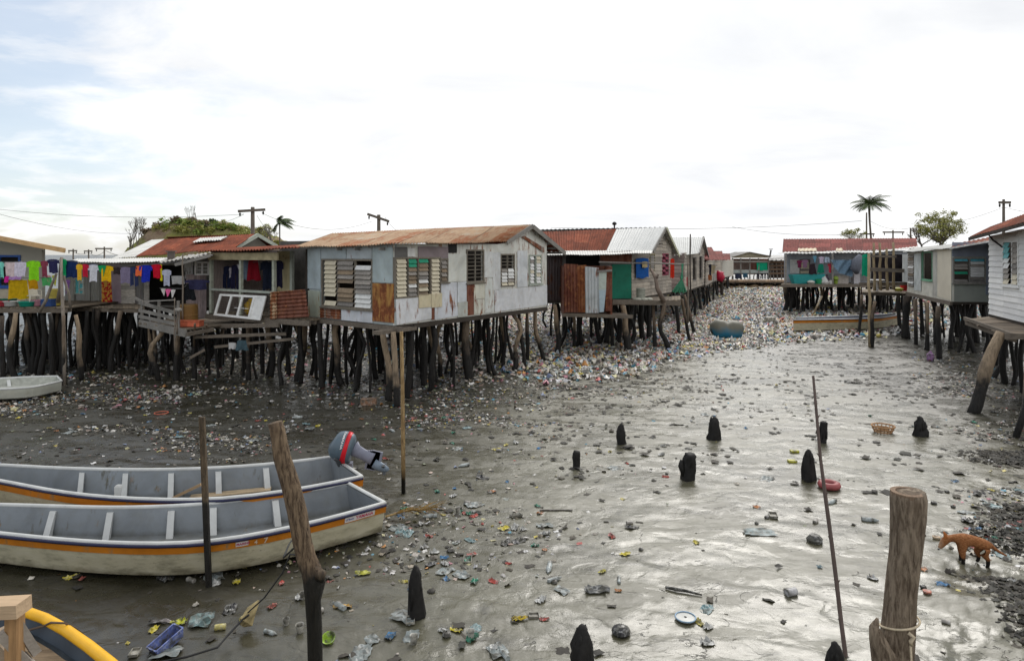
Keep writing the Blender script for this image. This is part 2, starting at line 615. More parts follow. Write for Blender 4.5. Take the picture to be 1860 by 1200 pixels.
def scatter(name, pts, sizes, weights, mat, tilt=.5, sink=.02, flat=1.0):
    """one mesh of many pieces; pts Nx2"""
    N = len(pts)
    z = mud_h(pts[:, 0], pts[:, 1])
    ch = rng.choice(len(TPL), N, p=np.array(weights) / sum(weights))
    V, Fc, off = [], [], 0
    for t, (tv, tf) in enumerate(TPL):
        I = np.where(ch == t)[0]
        if not len(I):
            continue
        k = len(I)
        a = rng.uniform(0, 2 * np.pi, k)
        bx = rng.normal(0, tilt, k)
        s = sizes[I]
        ca, sa, cb, sb = np.cos(a), np.sin(a), np.cos(bx), np.sin(bx)
        P = tv[None] * s[:, None, None] * np.stack([np.ones(k), rng.uniform(.6, 1.2, k), rng.uniform(.6, 1.5, k) * flat], -1)[:, None, :]
        y1 = P[..., 1] * cb[:, None] - P[..., 2] * sb[:, None]
        z1 = P[..., 1] * sb[:, None] + P[..., 2] * cb[:, None]
        x2 = P[..., 0] * ca[:, None] - y1 * sa[:, None]
        y2 = P[..., 0] * sa[:, None] + y1 * ca[:, None]
        Q = np.stack([x2 + pts[I, 0][:, None], y2 + pts[I, 1][:, None], z1 + (z[I] - sink + rng.uniform(0, .05, k) * s * 4)[:, None]], -1)
        V.append(Q.reshape(-1, 3))
        Fc.append((tf[None] + (np.arange(k) * len(tv))[:, None, None]).reshape(-1, 3) + off)
        off += k * len(tv)
    V = np.concatenate(V)
    Fc = np.concatenate(Fc)
    me = bpy.data.meshes.new(name)
    me.vertices.add(len(V))
    me.vertices.foreach_set('co', V.ravel())
    me.loops.add(Fc.size)
    me.loops.foreach_set('vertex_index', Fc.ravel().astype(np.int32))
    me.polygons.add(len(Fc))
    me.polygons.foreach_set('loop_start', np.arange(0, Fc.size, 3, dtype=np.int32))
    me.polygons.foreach_set('loop_total', np.full(len(Fc), 3, dtype=np.int32))
    me.update()
    me.materials.append(mat)
    o = bpy.data.objects.new(name, me)
    col.objects.link(o)
    o['kind'] = 'stuff'
    return o


def litter_mat(name, cols, rough=.55, dirt=.35):
    m, T = newmat(name)
    g = T.n('ShaderNodeNewGeometry')
    isl = g.outputs['Random Per Island']
    k = len(cols)
    cc = T.ramp(isl, [(i / k, mul(c, 1.2 if k > 20 else 1)) for i, c in enumerate(cols[:32])], 'CONSTANT')
    n = T.noise(g.outputs['Position'], 9, 4, .6)
    cc = T.mix(T.map(n, .42, .62, dirt * .3, dirt * 1.0), cc, (.11, .10, .08) if dirt < .5 else (.045, .040, .030))
    finish(T, cc, rough, None, spec=.4)
    return m


PAL = [(.62, .60, .56), (.72, .71, .68), (.50, .47, .41), (.40, .36, .30), (.08, .30, .42), (.66, .64, .60), (.34, .29, .22), (.60, .50, .12),
       (.20, .18, .16), (.46, .10, .09), (.66, .64, .62), (.55, .50, .42), (.20, .25, .40), (.38, .42, .28), (.42, .38, .34), (.10, .09, .08),
       (.70, .66, .58), (.52, .22, .28), (.30, .26, .20), (.46, .50, .46), (.14, .12, .10), (.64, .58, .50), (.5, .48, .46), (.05, .05, .045),
       (.55, .42, .36), (.56, .26, .08), (.24, .22, .20), (.62, .62, .64), (.36, .34, .30), (.70, .70, .70), (.28, .32, .36), (.58, .54, .30)]
LIT = litter_mat('assorted plastic rubbish', PAL)
LITG = litter_mat('mud coated rubbish', PAL, dirt=.85)
LITD = litter_mat('black rotting debris', [(.010, .010, .009), (.018, .016, .013), (.03, .026, .02), (.008, .008, .008), (.024, .02, .016), (.05, .042, .03), (.012, .012, .012), (.022, .024, .02)], .75)
bx_ = [-400, 300, 560, 700, 860, 1000, 1150, 1250, 1300, 1400, 1440, 1640, 1700, 2300]
by_ = [600, 640, 690, 715, 690, 692, 680, 645, 636, 618, 612, 596, 560, 540]


def proj(p):
    return CX + F * p[:, 0] / p[:, 1], HY + F * H / p[:, 1]


def sample(n, pxa, pxb, pya, pyb, dens):
    """n tries, uniform over the ground seen in a photo window, thinned by dens(px, py, x, y)"""
    d0, d1 = F * H / (pyb - HY), F * H / (pya - HY)
    d = np.sqrt(rng.uniform(d0 ** 2, d1 ** 2, n))
    px = rng.uniform(pxa, pxb, n)
    x = (px - CX) * d / F
    py = HY + F * H / d
    keep = rng.uniform(0, 1, n) < dens(px, py, x, d)
    return np.stack([x[keep], d[keep]], -1)


def dens_dense(px, py, x, y):
    edge = np.interp(px, bx_, by_) + 40 * (fbm(x * .25, y * .25, 3, 5) - .5)
    a = sstep(edge + 14, edge - 14, py)
    left_thin = sstep(1000, 780, px) * .45  # fewer pieces towards the left
    return a * (1 - left_thin)


ww = [5, 4, 5, 4, 5, 1.3, 1, .7, 1.6, 1.2, .4, .4]
p = sample(66000, 380, 1450, 512, 730, dens_dense)
scatter('rubbish_field', p, rng.uniform(.11, .31, len(p)) * np.interp(p[:, 1], [20, 40, 110], [.62, .85, 1.3]), ww, LIT, .6)
p = sample(42000, 840, 1720, 550, 735, dens_dense)
scatter('rubbish_shore', p, rng.uniform(.09, .27, len(p)), ww, LIT, .6)
p = sample(26000, 1380, 1900, 520, 620, lambda px, py, x, y: .6 * sstep(620, 590, py + .1 * (px - 1640)))
scatter('rubbish_under_houses', p, rng.uniform(.18, .4, len(p)), ww, LIT, .6)


def streak(x, y, sd, lo, hi):
    return sstep(lo, hi, fbm((x * .97 - y * .24) * .28, (y * .97 + x * .24) * .9, 4, sd))


def dens_mid(px, py, x, y):
    band = streak(x, y, 21, .50, .62)
    region = sstep(1350, 800, px + .5 * (py - 700)) * .9 + .05
    fade = sstep(1180, 780, py) * .9 + .1
    right = sstep(1650, 1780, px - .2 * (py - 800)) * .8
    return np.clip((band + .07) * (region + right) * fade, 0, 1)


p = sample(90000, -80, 1960, 640, 1230, dens_mid)
scatter('fine_rubbish', p, .025 + .09 * rng.uniform(0, 1, len(p)) ** 2.2, [5, 4, 5, 4, 5, .6, .5, .5, 1, 1, .1, .1], LITG, .3, .004, .55)
p = sample(130000, -80, 1960, 600, 1230, lambda px, py, x, y: np.clip(dens_mid(px, py, x, y) * 1.3 + .02 + .5 * sstep(1250, 1000, px) * streak(x, y, 31, .47, .56) * sstep(900, 700, py), 0, 1))
scatter('rotting_debris', p, .02 + .15 * rng.uniform(0, 1, len(p)) ** 4, [5, 5, 5, 4, 5, 0, 0, 0, .3, .5, .3, .3], LITD, .12, .008, .3)
p = sample(26000, -80, 1000, 590, 745, lambda px, py, x, y: .10 + .45 * streak(x, y, 57, .45, .58))
scatter('rubbish_below_houses', p, .05 + .16 * rng.uniform(0, 1, len(p)) ** 1.5, ww, LITG, .4, .005, .6)
# black seams of debris along the runnels of the wet flat
p = sample(40000, 1000, 1960, 600, 900, lambda px, py, x, y: (np.abs(fbm((x * .97 - y * .24) * .3, (y * .97 + x * .24) * 1.1, 4, 21) - .5) < .012) * .9)
scatter('runnel_debris', p, .05 + .2 * rng.uniform(0, 1, len(p)) ** 2, [5, 5, 5, 4, 5, 0, 0, 0, .2, .4, .5, .5], LITD, .08, .008, .25)
p = sample(80000, 1560, 1990, 820, 1230, lambda px, py, x, y: sstep(-40, 90, 60 * (fbm(x * 1.3, y * 1.6, 3, 12) - .5) + px - np.interp(py, [740, 850, 950, 1040, 1110, 1230], [1700, 1780, 1790, 1760, 1830, 1850])) * streak(x, y, 91, .40, .52))
scatter('seaweed_debris', p, .02 + .10 * rng.uniform(0, 1, len(p)) ** 3, [5, 5, 5, 4, 5, 0, 0, 0, .3, .5, .3, .3], LITD, .3, .01, .55)

# ------------------------------------------------------------------ colours shared by the buildings
WOOD = wood((.20, .17, .14))
WOODG = wood((.26, .25, .235), 'grey weathered boards', axis=0)
WOODH = wood((.17, .145, .12), 'grey brown beam', axis=0)
WOODD = wood((.06, .05, .042), 'dark old timber', axis=0)
PLANK = wood((.20, .165, .125), 'deck planks', axis=1)
DARK = plain((.025, .024, .023), .9, name='near black boards')  # near black, for backs of openings and recesses, cables and small fittings
CREAMS = plain((.62, .56, .42), .6, .12, name='cream painted slat')
WHITES = plain((.72, .72, .70), .6, .12, name='white painted slat')
FRAME = wood((.20, .18, .15), 'window frame timber')
FRAMEG = plain((.34, .37, .32), .7, .2, name='grey green paint')
GLASS = plain((.02, .03, .035), .08, .2, name='dark window glass', spec=.6)
GREEN = plain((.015, .30, .17), .6, .15, name='green paint')
TEAL = plain((.10, .40, .42), .6, .15, name='teal paint')
SLATW = wood((.27, .21, .15), 'bare timber slat', axis=0)
SLATG = wood((.30, .28, .26), 'grey timber slat', axis=0)
BLUEGREY = tin((.40, .45, .45), amt=.42)
BLUEWHITE = tin((.66, .67, .69), amt=.38, name='bluish white sheet metal')
BLUEWHITE2 = tin((.58, .60, .64), amt=.40, name='lavender white sheet metal')
PALEGREY = tin((.66, .66, .61), amt=.50, name='pale grey sheet metal')
RUSTY = tin((.46, .24, .06), amt=.95, name='heavily rusted sheet')
RUSTY2 = tin((.30, .26, .22), (.20, .06, .025), amt=.95, name='rust stained sheet')
RUSTBR = tin((.20, .075, .045), (.15, .045, .025), amt=.8, name='brown rusted iron')
CREAMP = tin((.62, .55, .38), amt=.5, name='cream sheet patch')
PURPLE = tin((.26, .21, .22), amt=.35, name='purple brown board')
GREYD = tin((.15, .145, .14), (.1, .06, .04), amt=.3, name='dark grey board')
R_TAN = rust('tan and rust roof iron', bias=.17, red=(.24, .10, .05), tan=(.38, .27, .18), grey=(.42, .38, .31), sheet=1.1)
R_RED = rust('red rusted roof iron', bias=-.06, red=(.19, .05, .024), tan=(.31, .125, .06), grey=(.42, .36, .31), sheet=.9)
R_SILV = plain((.50, .51, .50), .55, .08, 1.0, name='galvanised roof iron')
R_WHITE = tin((.55, .55, .53), (.3, .13, .06), amt=.25, name='weathered zinc roof')
R_MAROON = rust('faded maroon roof iron', bias=-.08, red=(.22, .065, .055), tan=(.27, .11, .085), grey=(.33, .2, .16), sheet=1.4)


class Wall:
    """an upright plane over the plan line p0 -> p1 (left to right as the camera sees it); s runs along it, off points to the viewer"""

    def __init__(self, p0, p1):
        self.p0, self.p1 = Vector(p0), Vector(p1)
        self.L = (self.p1 - self.p0).length
        self.t = (self.p1 - self.p0) / self.L
        self.nrm = Vector((self.t.y, -self.t.x))
        if self.nrm.dot(-self.p0) < 0:
            self.nrm = -self.nrm

    def s(self, px):
        k = (px - CX) / F
        a, b = self.p0, self.t
        return (k * a.y - a.x) / (b.x - k * b.y)

    def depth(self, px):
        return (self.p0 + self.t * self.s(px)).y

    def z(self, px, py):
        return H - (py - HY) * self.depth(px) / F

    def P(self, s, z, off=0.0):
        q = self.p0 + self.t * s + self.nrm * off
        return Vector((q.x, q.y, z))

    def px(self, x, y, off=0.0):
        return self.P(self.s(x), self.z(x, y), off)

    def box(self, mb, s0, s1, z0, z1, o0, o1, m=0):
        P = self.P
        mb.hexa([P(s0, z0, o1), P(s1, z0, o1), P(s1, z0, o0), P(s0, z0, o0)], [P(s0, z1, o1), P(s1, z1, o1), P(s1, z1, o0), P(s0, z1, o0)], m)

    def rect(self, r):
        x0, y0, x1, y1 = r
        xm = (x0 + x1) / 2
        return self.s(x0), self.s(x1), self.z(xm, y1), self.z(xm, y0)

    def solid(self, mb, s0, s1, zb, top, openings=(), th=.08, m=0, off=0.0, boards=0.0):
        """wall with a polyline top [(s, z)...] and rectangular openings (s0, s1, z0, z1)"""
        cuts = sorted({s0, s1, *[q for q, _ in top if s0 < q < s1], *[q for o in openings for q in o[:2] if s0 < q < s1]})
        ts, tz = [q for q, _ in top], [q for _, q in top]
        for a, b in zip(cuts[:-1], cuts[1:]):
            if b - a < 1e-4:
                continue
            mid = (a + b) / 2
            ops = sorted((max(o[2], zb), o[3]) for o in openings if o[0] < mid < o[1])
            ta, tb = float(np.interp(a, ts, tz)), float(np.interp(b, ts, tz))
            zz = zb
            segs = []
            for lo, hi in ops:
                if lo > zz:
                    segs.append((zz, lo, lo))
                zz = max(zz, hi)
            segs.append((zz, ta, tb))
            for lo, ha, hb in segs:
                if boards:
                    q = lo
                    while q < max(ha, hb) - .01:
                        h = q + boards
                        A, B = min(h, ha), min(h, hb)
                        if A <= q and B <= q:
                            break
                        A, B = max(A, q + .001), max(B, q + .001)
                        P = self.P
                        j = rnd.uniform(-.006, .006)
                        mb.hexa([P(a, q, off + .035 + j), P(b, q, off + .035 + j), P(b, q, off - th), P(a, q, off - th)],
                                [P(a, A, off + j), P(b, B, off + j), P(b, B, off - th), P(a, A, off - th)], m)
                        q = h + .004
                else:
                    P = self.P
                    if min(ha, hb) <= lo:
                        continue
                    mb.hexa([P(a, lo, off), P(b, lo, off), P(b, lo, off - th), P(a, lo, off - th)],
                            [P(a, ha, off), P(b, hb, off), P(b, hb, off - th), P(a, ha, off - th)], m)

    def panel(self, parent, r, mat, name='wall_panel', off=.012, th=.02, jit=.006, corr=0.0, horiz=False, label=None):
        """a sheet fixed to the wall; r = photo rectangle or 4 photo corners (tl, tr, br, bl)"""
        mb = MB()
        off += rnd.uniform(0, jit)
        if len(r) == 4 and not hasattr(r[0], '__len__'):
            s0, s1, z0, z1 = self.rect(r)
            c = [(s0, z1), (s1, z1), (s1, z0), (s0, z0)]
        else:
            c = [(self.s(x), self.z(x, y)) for x, y in r]
        (a, az), (b, bz), (c_, cz), (d, dz) = c
        P = self.P
        if corr:
            L = max(abs(b - a), .05) if not horiz else max(abs(az - dz), .05)
            n = max(4, int(L / corr) * 4)
            rows = []
            for i in range(n + 1):
                u = i / n
                w = .5 * corr * .32 * math.sin(u * L / corr * 2 * math.pi)
                if not horiz:
                    lo, hi = (d + (c_ - d) * u, dz + (cz - dz) * u), (a + (b - a) * u, az + (bz - az) * u)
                else:
                    lo, hi = (d + (a - d) * u, dz + (az - dz) * u), (c_ + (b - c_) * u, cz + (bz - cz) * u)
                rows.append((mb.vert(P(*lo, off + .02 + w)), mb.vert(P(*hi, off + .02 + w))))
            for q, w in zip(rows[:-1], rows[1:]):
                mb.face((q[0], w[0], w[1], q[1]))
        else:
            mb.hexa([P(d, dz, off + th), P(c_, cz, off + th), P(c_, cz, off - .001), P(d, dz, off - .001)],
                    [P(a, az, off + th), P(b, bz, off + th), P(b, bz, off - .001), P(a, az, off - .001)])
        o = mb.build(name, mat, parent)
        if label:
            o['label'] = label
        return o

    def window(self, parent, r, cols, fm=FRAME, slat=.15, fw=.06, name='window', inner=DARK, tilt=.05, gap=0.0, sill=True, bars=0):
        """a framed opening with louvre slats: cols = [(px0, px1, mats per slat row or None)]"""
        s0, s1, z0, z1 = self.rect(r)
        f = MB()
        for q in ((s0 - fw, s0, z0 - fw, z1 + fw), (s1, s1 + fw, z0 - fw, z1 + fw), (s0, s1, z1, z1 + fw), (s0, s1, z0 - fw, z0)):
            self.box(f, q[0], q[1], q[2], q[3], -.06, .045)
        for c in cols[1:]:
            q = self.s(c[0])
            self.box(f, q - .025, q + .025, z0, z1, -.05, .035)
        fo = f.build(name, fm, parent)
        for x0, x1, ms in cols:
            if not ms:
                continue
            a, b = self.s(x0) + .03, self.s(x1) - .03
            n = len(ms)
            mb, used = MB(), []
            for i, mt in enumerate(ms):
                if mt is None:
                    continue
                if mt not in used:
                    used.append(mt)
                hi = z1 - (z1 - z0) * i / n
                lo = z1 - (z1 - z0) * (i + 1) / n - gap
                P, j = self.P, rnd.uniform(-.012, .012)
                t = tilt
                mb.hexa([P(a, lo + j, .02 + t), P(b, lo + j, .02 + t), P(b, lo + j, .006 + t), P(a, lo + j, .006 + t)],
                        [P(a, hi, .0), P(b, hi, .0), P(b, hi, -.014), P(a, hi, -.014)], used.index(mt))
            mb.build('louvre_slats', used, fo)
        if bars:
            mb = MB()
            for i in range(1, bars):
                q = z0 + (z1 - z0) * i / bars
                self.box(mb, s0, s1, q - .012, q + .012, -.01, .015)
            sm = (s0 + s1) / 2
            self.box(mb, sm - .03, sm + .03, z0, z1, -.02, .03)
            mb.build('window_bars', fm, fo)
        if sill:
            mb = MB()
            self.box(mb, s0 - fw - .05, s1 + fw + .05, z0 - fw - .05, z0 - fw, .0, .10)
            mb.build('sill', fm, fo)
        return (s0, s1, z0, z1)


def roof(parent, quads, mat, name='roof', pitch=.15, amp=.028, th=.02):
    """corrugated sheets; each quad = (eave_left, eave_right, ridge_right, ridge_left), ridges running up the slope"""
    mb = MB()
    for (a, b, c, d) in quads:
        a, b, c, d = map(Vector, (a, b, c, d))
        L = ((b - a).length + (c - d).length) / 2
        S = ((d - a).length + (c - b).length) / 2
        n = max(8, int(L / pitch) * 4)
        rows = 7
        nrm = (b - a).cross(d - a).normalized()
        if nrm.z < 0:
            nrm = -nrm
        g = []
        for lay in (0, 1):
            for i in range(n + 1):
                u = i / n
                rowv = []
                wob = .02 * math.sin(u * L * 1.3 + 1) + (.012 if int(u * L / .85) % 2 else 0)
                for j in range(rows + 1):
                    w = j / rows
                    e = -.05 * (1 if int(u * L / .85 * 7) % 3 == 0 else 0) * (1 - w) * .6
                    p = a.lerp(b, u).lerp(d.lerp(c, u), w)
                    slope = (a.lerp(b, u) - d.lerp(c, u)).normalized()
                    p = p + nrm * (amp * math.sin(u * L / pitch * 2 * math.pi) + wob * (1 - w) - lay * th) + slope * (-e)
                    rowv.append((mb.vert(p), (u * L, w * S)))
                g.append(rowv)
        for lay in (0, 1):
            o = lay * (n + 1)
            for i in range(n):
                for j in range(rows):
                    q = [g[o + i][j], g[o + i + 1][j], g[o + i + 1][j + 1], g[o + i][j + 1]]
                    if lay:
                        q.reverse()
                    mb.face([x[0] for x in q], 0, [x[1] for x in q])
        for i in range(n):
            q = [g[i][0], g[n + 1 + i][0], g[n + 1 + i + 1][0], g[i + 1][0]]
            mb.face([x[0] for x in q], 0, [x[1] for x in q])
    return mb.build(name, mat, parent)


def stilt(parent, x, y, zt, r=.1, lean=(0, 0), crook=.08, mat='dark', name='stilt', fork=False):
    r *= .82
    crook = crook * 1.6 + .03
    mb = MB()
    n = 7
    zb = mz(x, y) - .25
    pts, rr = [], []
    ax, ay = rnd.uniform(-1, 1) * crook, rnd.uniform(-1, 1) * crook * .5
    ph = rnd.uniform(0, 6)
    for i in range(n + 1):
        u = i / n
        b = math.sin(u * math.pi)
        w = math.sin(u * 6.5 + ph) * .6
        pts.append((x + lean[0] * u + ax * b + ax * w * b, y + lean[1] * u + ay * b, zb + (zt - zb) * u))
        rr.append(r * (1.15 - .3 * u) * rnd.uniform(.86, 1.14))
    mb.tube(pts, rr, 8, jit=.10)
    if fork:
        k = 3
        q = Vector(pts[k])
        mb.tube([q, q + Vector((.15 * fork, 0, .25)), q + Vector((.32 * fork, -.05, .9)), (pts[-1][0] + .45 * fork, pts[-1][1], zt)], [r * .8, r * .7, r * .6, r * .5], 7)
    return mb.build(name, stilt_mat(mat), parent, smooth=True)


def stilts_grid(parent, quad, nx, ny, zt, mat='dark', r=.095, skipfront=False, limit=99):
    """posts below a floor: quad = plan corners (front left, front right, back right, back left)"""
    a, b, c, d = [Vector(q[:2]) for q in quad]
    for j in range(ny):
        for i in range(nx):
            if skipfront and j == 0:
                continue
            if rnd.random() < .24:
                continue
            u = (i + .5 + rnd.uniform(-.35, .35)) / nx
            v = (j + .5 + rnd.uniform(-.3, .3)) / ny
            p = a.lerp(b, u).lerp(d.lerp(c, u), v)
            stilt(parent, p.x, p.y, zt - .08, r * rnd.uniform(.5, 1.15), (rnd.uniform(-.3, .3), 0), rnd.uniform(.03, .22), mat)


def front_stilts(parent, lst, zt):
    """(px top, px foot, py foot, radius in px, kind, crook[, fork])"""
    for q in lst:
        pt, pf, pyf, rp, kind, cr = q[:6]
        d = F * H / (pyf - HY)
        x = (pf - CX) * d / F
        xt = (pt - CX) * d / F
        stilt(parent, x, d, zt, rp * d / F, (xt - x, rnd.uniform(-.1, .25)), cr, kind, fork=(q[6] if len(q) > 6 else False))


def floor_slab(parent, quad, z, th=.14, mat=None, name='floor'):
    a, b, c, d = [Vector((q[0], q[1], 0)) for q in quad]
    mb = MB()
    up = Vector((0, 0, 1))
    mb.hexa([a + up * (z - th), b + up * (z - th), c + up * (z - th), d + up * (z - th)], [q + up * z for q in (a, b, c, d)])
    return mb.build(name, mat or WOODD, parent)


def deck(parent, quad, z, n=14, th=.05, mat=PLANK, name='decking', gap=.02, ragged=.08):
    """planks running front to back, laid side by side"""
    a, b, c, d = [Vector((q[0], q[1])) for q in quad]
    mb = MB()
    for i in range(n):
        u0, u1 = i / n + gap / n, (i + 1) / n - gap / n
        f0, f1, k0, k1 = a.lerp(b, u0), a.lerp(b, u1), d.lerp(c, u0), d.lerp(c, u1)
        dr = (f0 - k0).normalized() * rnd.uniform(-ragged, ragged)
        zz = z + rnd.uniform(-.012, .012)
        V3 = lambda p, h: Vector((p.x, p.y, h))
        mb.hexa([V3(f0 + dr, zz - th), V3(f1 + dr, zz - th), V3(k1, zz - th), V3(k0, zz - th)], [V3(f0 + dr, zz), V3(f1 + dr, zz), V3(k1, zz), V3(k0, zz)])
    o = mb.build(name, mat, parent)
    mb = MB()
    for v in (.06, .5, .94):
        p, q = a.lerp(d, v), b.lerp(c, v)
        mb.bar((p.x, p.y, z - th - .09), (q.x, q.y, z - th - .09), .08, .14)
    mb.build('joist', WOODH, parent)
    return o


def beam(parent, a, b, w=.09, h=.14, mat=None, name='beam'):
    mb = MB()
    mb.bar(a, b, w, h)
    return mb.build(name, mat or WOODH, parent)


def pole(parent, a, b, r=.05, mat=None, name='post', crook=.02, n=6, taper=.75):
    a, b = Vector(a), Vector(b)
    mb = MB()
    pts = [a.lerp(b, i / n) + Vector((rnd.uniform(-crook, crook), rnd.uniform(-crook, crook), 0)) * (0 < i < n) for i in range(n + 1)]
    mb.tube(pts, [r * (1 - (1 - taper) * i / n) for i in range(n + 1)], 8, jit=.06)
    return mb.build(name, mat or WOOD, parent, smooth=True)


def boxwalls(parent, quad, zb, zt, skip=(0,), mat=None, name='back_wall'):
    """plain side and back walls round a floor plan; side k runs from corner k to corner k+1"""
    for k in range(4):
        if k in skip:
            continue
        w = Wall(quad[k][:2], quad[(k + 1) % 4][:2])
        mb = MB()
        c = [Vector(q[:2]) for q in quad]
        cen = sum(c, Vector((0, 0))) / 4
        mid = (c[k] + c[(k + 1) % 4]) / 2
        inward = 1 if w.nrm.dot(cen - mid) > 0 else -1
        w.box(mb, 0, w.L, zb, zt, 0, inward * .08)
        mb.build(name, mat or WOODD, parent)


V2 = lambda p: (p[0], p[1])
FZ = 2.6

# ================================================================== MAIN HOUSE (patchwork of sheet metal, middle of the picture)
A, B, D = XD(555, 25.5), XD(717, 22.3), XD(993, 30.3)
E = A + (D - B)
h = thing('stilt_house', 'patchwork sheet metal house with long tan rusted roof, on pale crooked stilts', 'house', (B.x, B.y, 0), 'stilt houses over the mud')
wl, wr = Wall(A, B), Wall(B, D)
zA, zB = wl.z(560, 449), wl.z(717, 444)
R = lambda W, x0, y0, x1, y1, ox, oy: (ox + x0 / 3.3325, oy + y0 / 3.3325, ox + x1 / 3.3325, oy + y1 / 3.3325)
L_ = lambda x0, y0, x1, y1: (350 + x0 / 3.3325, 360 + y0 / 3.3325, 350 + x1 / 3.3325, 360 + y1 / 3.3325)
M_ = lambda x0, y0, x1, y1: (680 + x0 / 3.3325, 380 + y0 / 3.3325, 680 + x1 / 3.3325, 380 + y1 / 3.3325)
# left wall
op_w = wl.rect(L_(790, 378, 1086, 655))
op_d = wl.rect(L_(688, 350, 700, 640))
mb = MB()
zt1 = 5.36
wl.solid(mb, wl.s(562), wl.L, FZ, [(0, 5.25), (wl.L, zt1)], [op_w], m=0)
mb.build('wall', BLUEGREY, h)
c, w_, t_, g_ = CREAMS, WHITES, SLATW, SLATG
wl.window(h, L_(790, 378, 1086, 655), [(350 + 800 / 3.3325, 350 + 873 / 3.3325, [c, c, c, c, c, c, c, c, None, c]),
                                      (350 + 880 / 3.3325, 350 + 978 / 3.3325, [g_, g_, t_, g_, t_, None, t_, t_, t_, g_]),
                                      (350 + 986 / 3.3325, 350 + 1086 / 3.3325, [None, w_, g_, g_, g_, g_, g_, w_, w_, w_])], gap=-.01)
wl.panel(h, L_(1092, 515, 1222, 748), RUSTY, label='orange rusted wall sheet at the corner')
wl.panel(h, L_(775, 668, 900, 728), RUSTY2, corr=.1, horiz=True)
wl.panel(h, L_(905, 672, 1092, 745), BLUEWHITE2)
wl.panel(h, L_(700, 305, 778, 548), tin((.40, .47, .50), amt=.12, name='pale blue sheet'))
wl.panel(h, L_(1092, 300, 1215, 510), tin((.42, .49, .50), amt=.2, name='pale blue green sheet'))
wl.panel(h, L_(782, 302, 932, 366), tin((.36, .41, .43), amt=.15, name='grey blue sheet'))
wl.panel(h, L_(936, 302, 1088, 366), tin((.40, .44, .46), amt=.15, name='pale grey blue sheet'))
wl.panel(h, L_(702, 560, 774, 715), tin((.42, .46, .38), (.35, .18, .05), amt=.45, name='yellowed sheet'))
# right wall with the gable
sC = wr.s(918)
top = [(0, zt1), (wr.s(905), 5.42), (wr.s(922), wr.z(922, 441)), (wr.s(968), wr.z(968, 416)), (wr.L, wr.z(993, 441))]
ops = [wr.rect(M_(128, 300, 392, 522)), wr.rect(M_(400, 308, 437, 432)), wr.rect(M_(560, 252, 655, 434)), wr.rect(M_(765, 278, 842, 458)), wr.rect(M_(938, 284, 1004, 446))]
mb = MB()
wr.solid(mb, 0, wr.L, FZ, top, ops)
mb.build('wall', PALEGREY, h)
xx = lambda v: 680 + v / 3.3325
wr.window(h, M_(128, 300, 392, 522), [(xx(128), xx(192), [c] * 9), (xx(200), xx(254), [GREEN, GREEN, t_, g_, t_, t_, w_, g_, g_]),
                                     (xx(262), xx(324), [GREEN, t_, t_, g_, g_, w_, t_, c, t_]), (xx(340), xx(392), [c] * 9)], sill=False)
wr.window(h, M_(400, 308, 437, 432), [(xx(400), xx(437), [g_, g_, t_, g_, t_])])
wr.window(h, M_(560, 252, 655, 434), [], bars=8)
wr.window(h, M_(765, 278, 842, 458), [(xx(765), xx(802), [None, None, None, None, g_, w_, w_, w_, c]), (xx(804), xx(842), [None, None, None, None, w_, w_, w_, g_, c])], bars=9, sill=False)
wr.window(h, M_(938, 284, 1004, 446), [(xx(938), xx(964), [w_, g_, w_, w_, c, w_, w_, w_]), (xx(976), xx(1004), [c, c, w_, w_, w_, c, w_, w_])], fm=FRAMEG)
wr.panel(h, M_(120, 228, 195, 294), GREYD)
wr.panel(h, M_(197, 236, 240, 286), WHITES)
wr.panel(h, M_(262, 226, 443, 296), PURPLE)
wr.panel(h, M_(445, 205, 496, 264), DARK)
wr.panel(h, M_(443, 270, 556, 437), tin((.64, .65, .60), amt=.2, name='clean grey sheet'))
wr.panel(h, [(xx(127), 380 + 540 / 3.3325), (xx(344), 380 + 520 / 3.3325), (xx(344), 380 + 662 / 3.3325), (xx(131), 380 + 698 / 3.3325)], BLUEWHITE)
wr.panel(h, M_(262, 515, 335, 594), CREAMP, off=.04)
wr.panel(h, M_(338, 508, 402, 592), CREAMP, off=.04)
wr.panel(h, M_(400, 444, 495, 588), BLUEWHITE2)
wr.panel(h, [(xx(362), 380 + 590 / 3.3325), (xx(500), 380 + 588 / 3.3325), (xx(502), 380 + 645 / 3.3325), (xx(362), 380 + 668 / 3.3325)], BLUEWHITE2)
wr.panel(h, M_(342, 596, 360, 668), RUSTBR)
wr.panel(h, M_(500, 440, 554, 560), tin((.60, .63, .66), amt=.3, name='bluish sheet'))
wr.panel(h, M_(502, 560, 560, 650), tin((.50, .52, .48), amt=.6, name='rust edged sheet'))
wr.panel(h, M_(558, 456, 598, 640), RUSTBR)
wr.panel(h, M_(600, 440, 664, 540), tin((.64, .63, .54), amt=.45, name='cream grey sheet'))
wr.panel(h, M_(600, 544, 664, 632), tin((.62, .62, .55), amt=.6, name='stained cream grey sheet'))
wr.panel(h, M_(666, 418, 720, 625), tin((.60, .62, .59), amt=.5, name='grey green sheet'))
wr.panel(h, M_(662, 255, 710, 412), tin((.66, .67, .66), amt=.3, name='light sheet'), corr=.1)
wr.panel(h, [(xx(725), 380 + 492 / 3.3325), (xx(1042), 380 + 458 / 3.3325), (xx(1042), 380 + 578 / 3.3325), (xx(727), 380 + 620 / 3.3325)], BLUEWHITE)
wr.panel(h, M_(712, 262, 758, 488), tin((.64, .65, .65), amt=.35, name='light grey sheet'), corr=.1)
wr.panel(h, M_(862, 250, 925, 470), tin((.64, .66, .68), amt=.3, name='light blue grey sheet'), corr=.12)
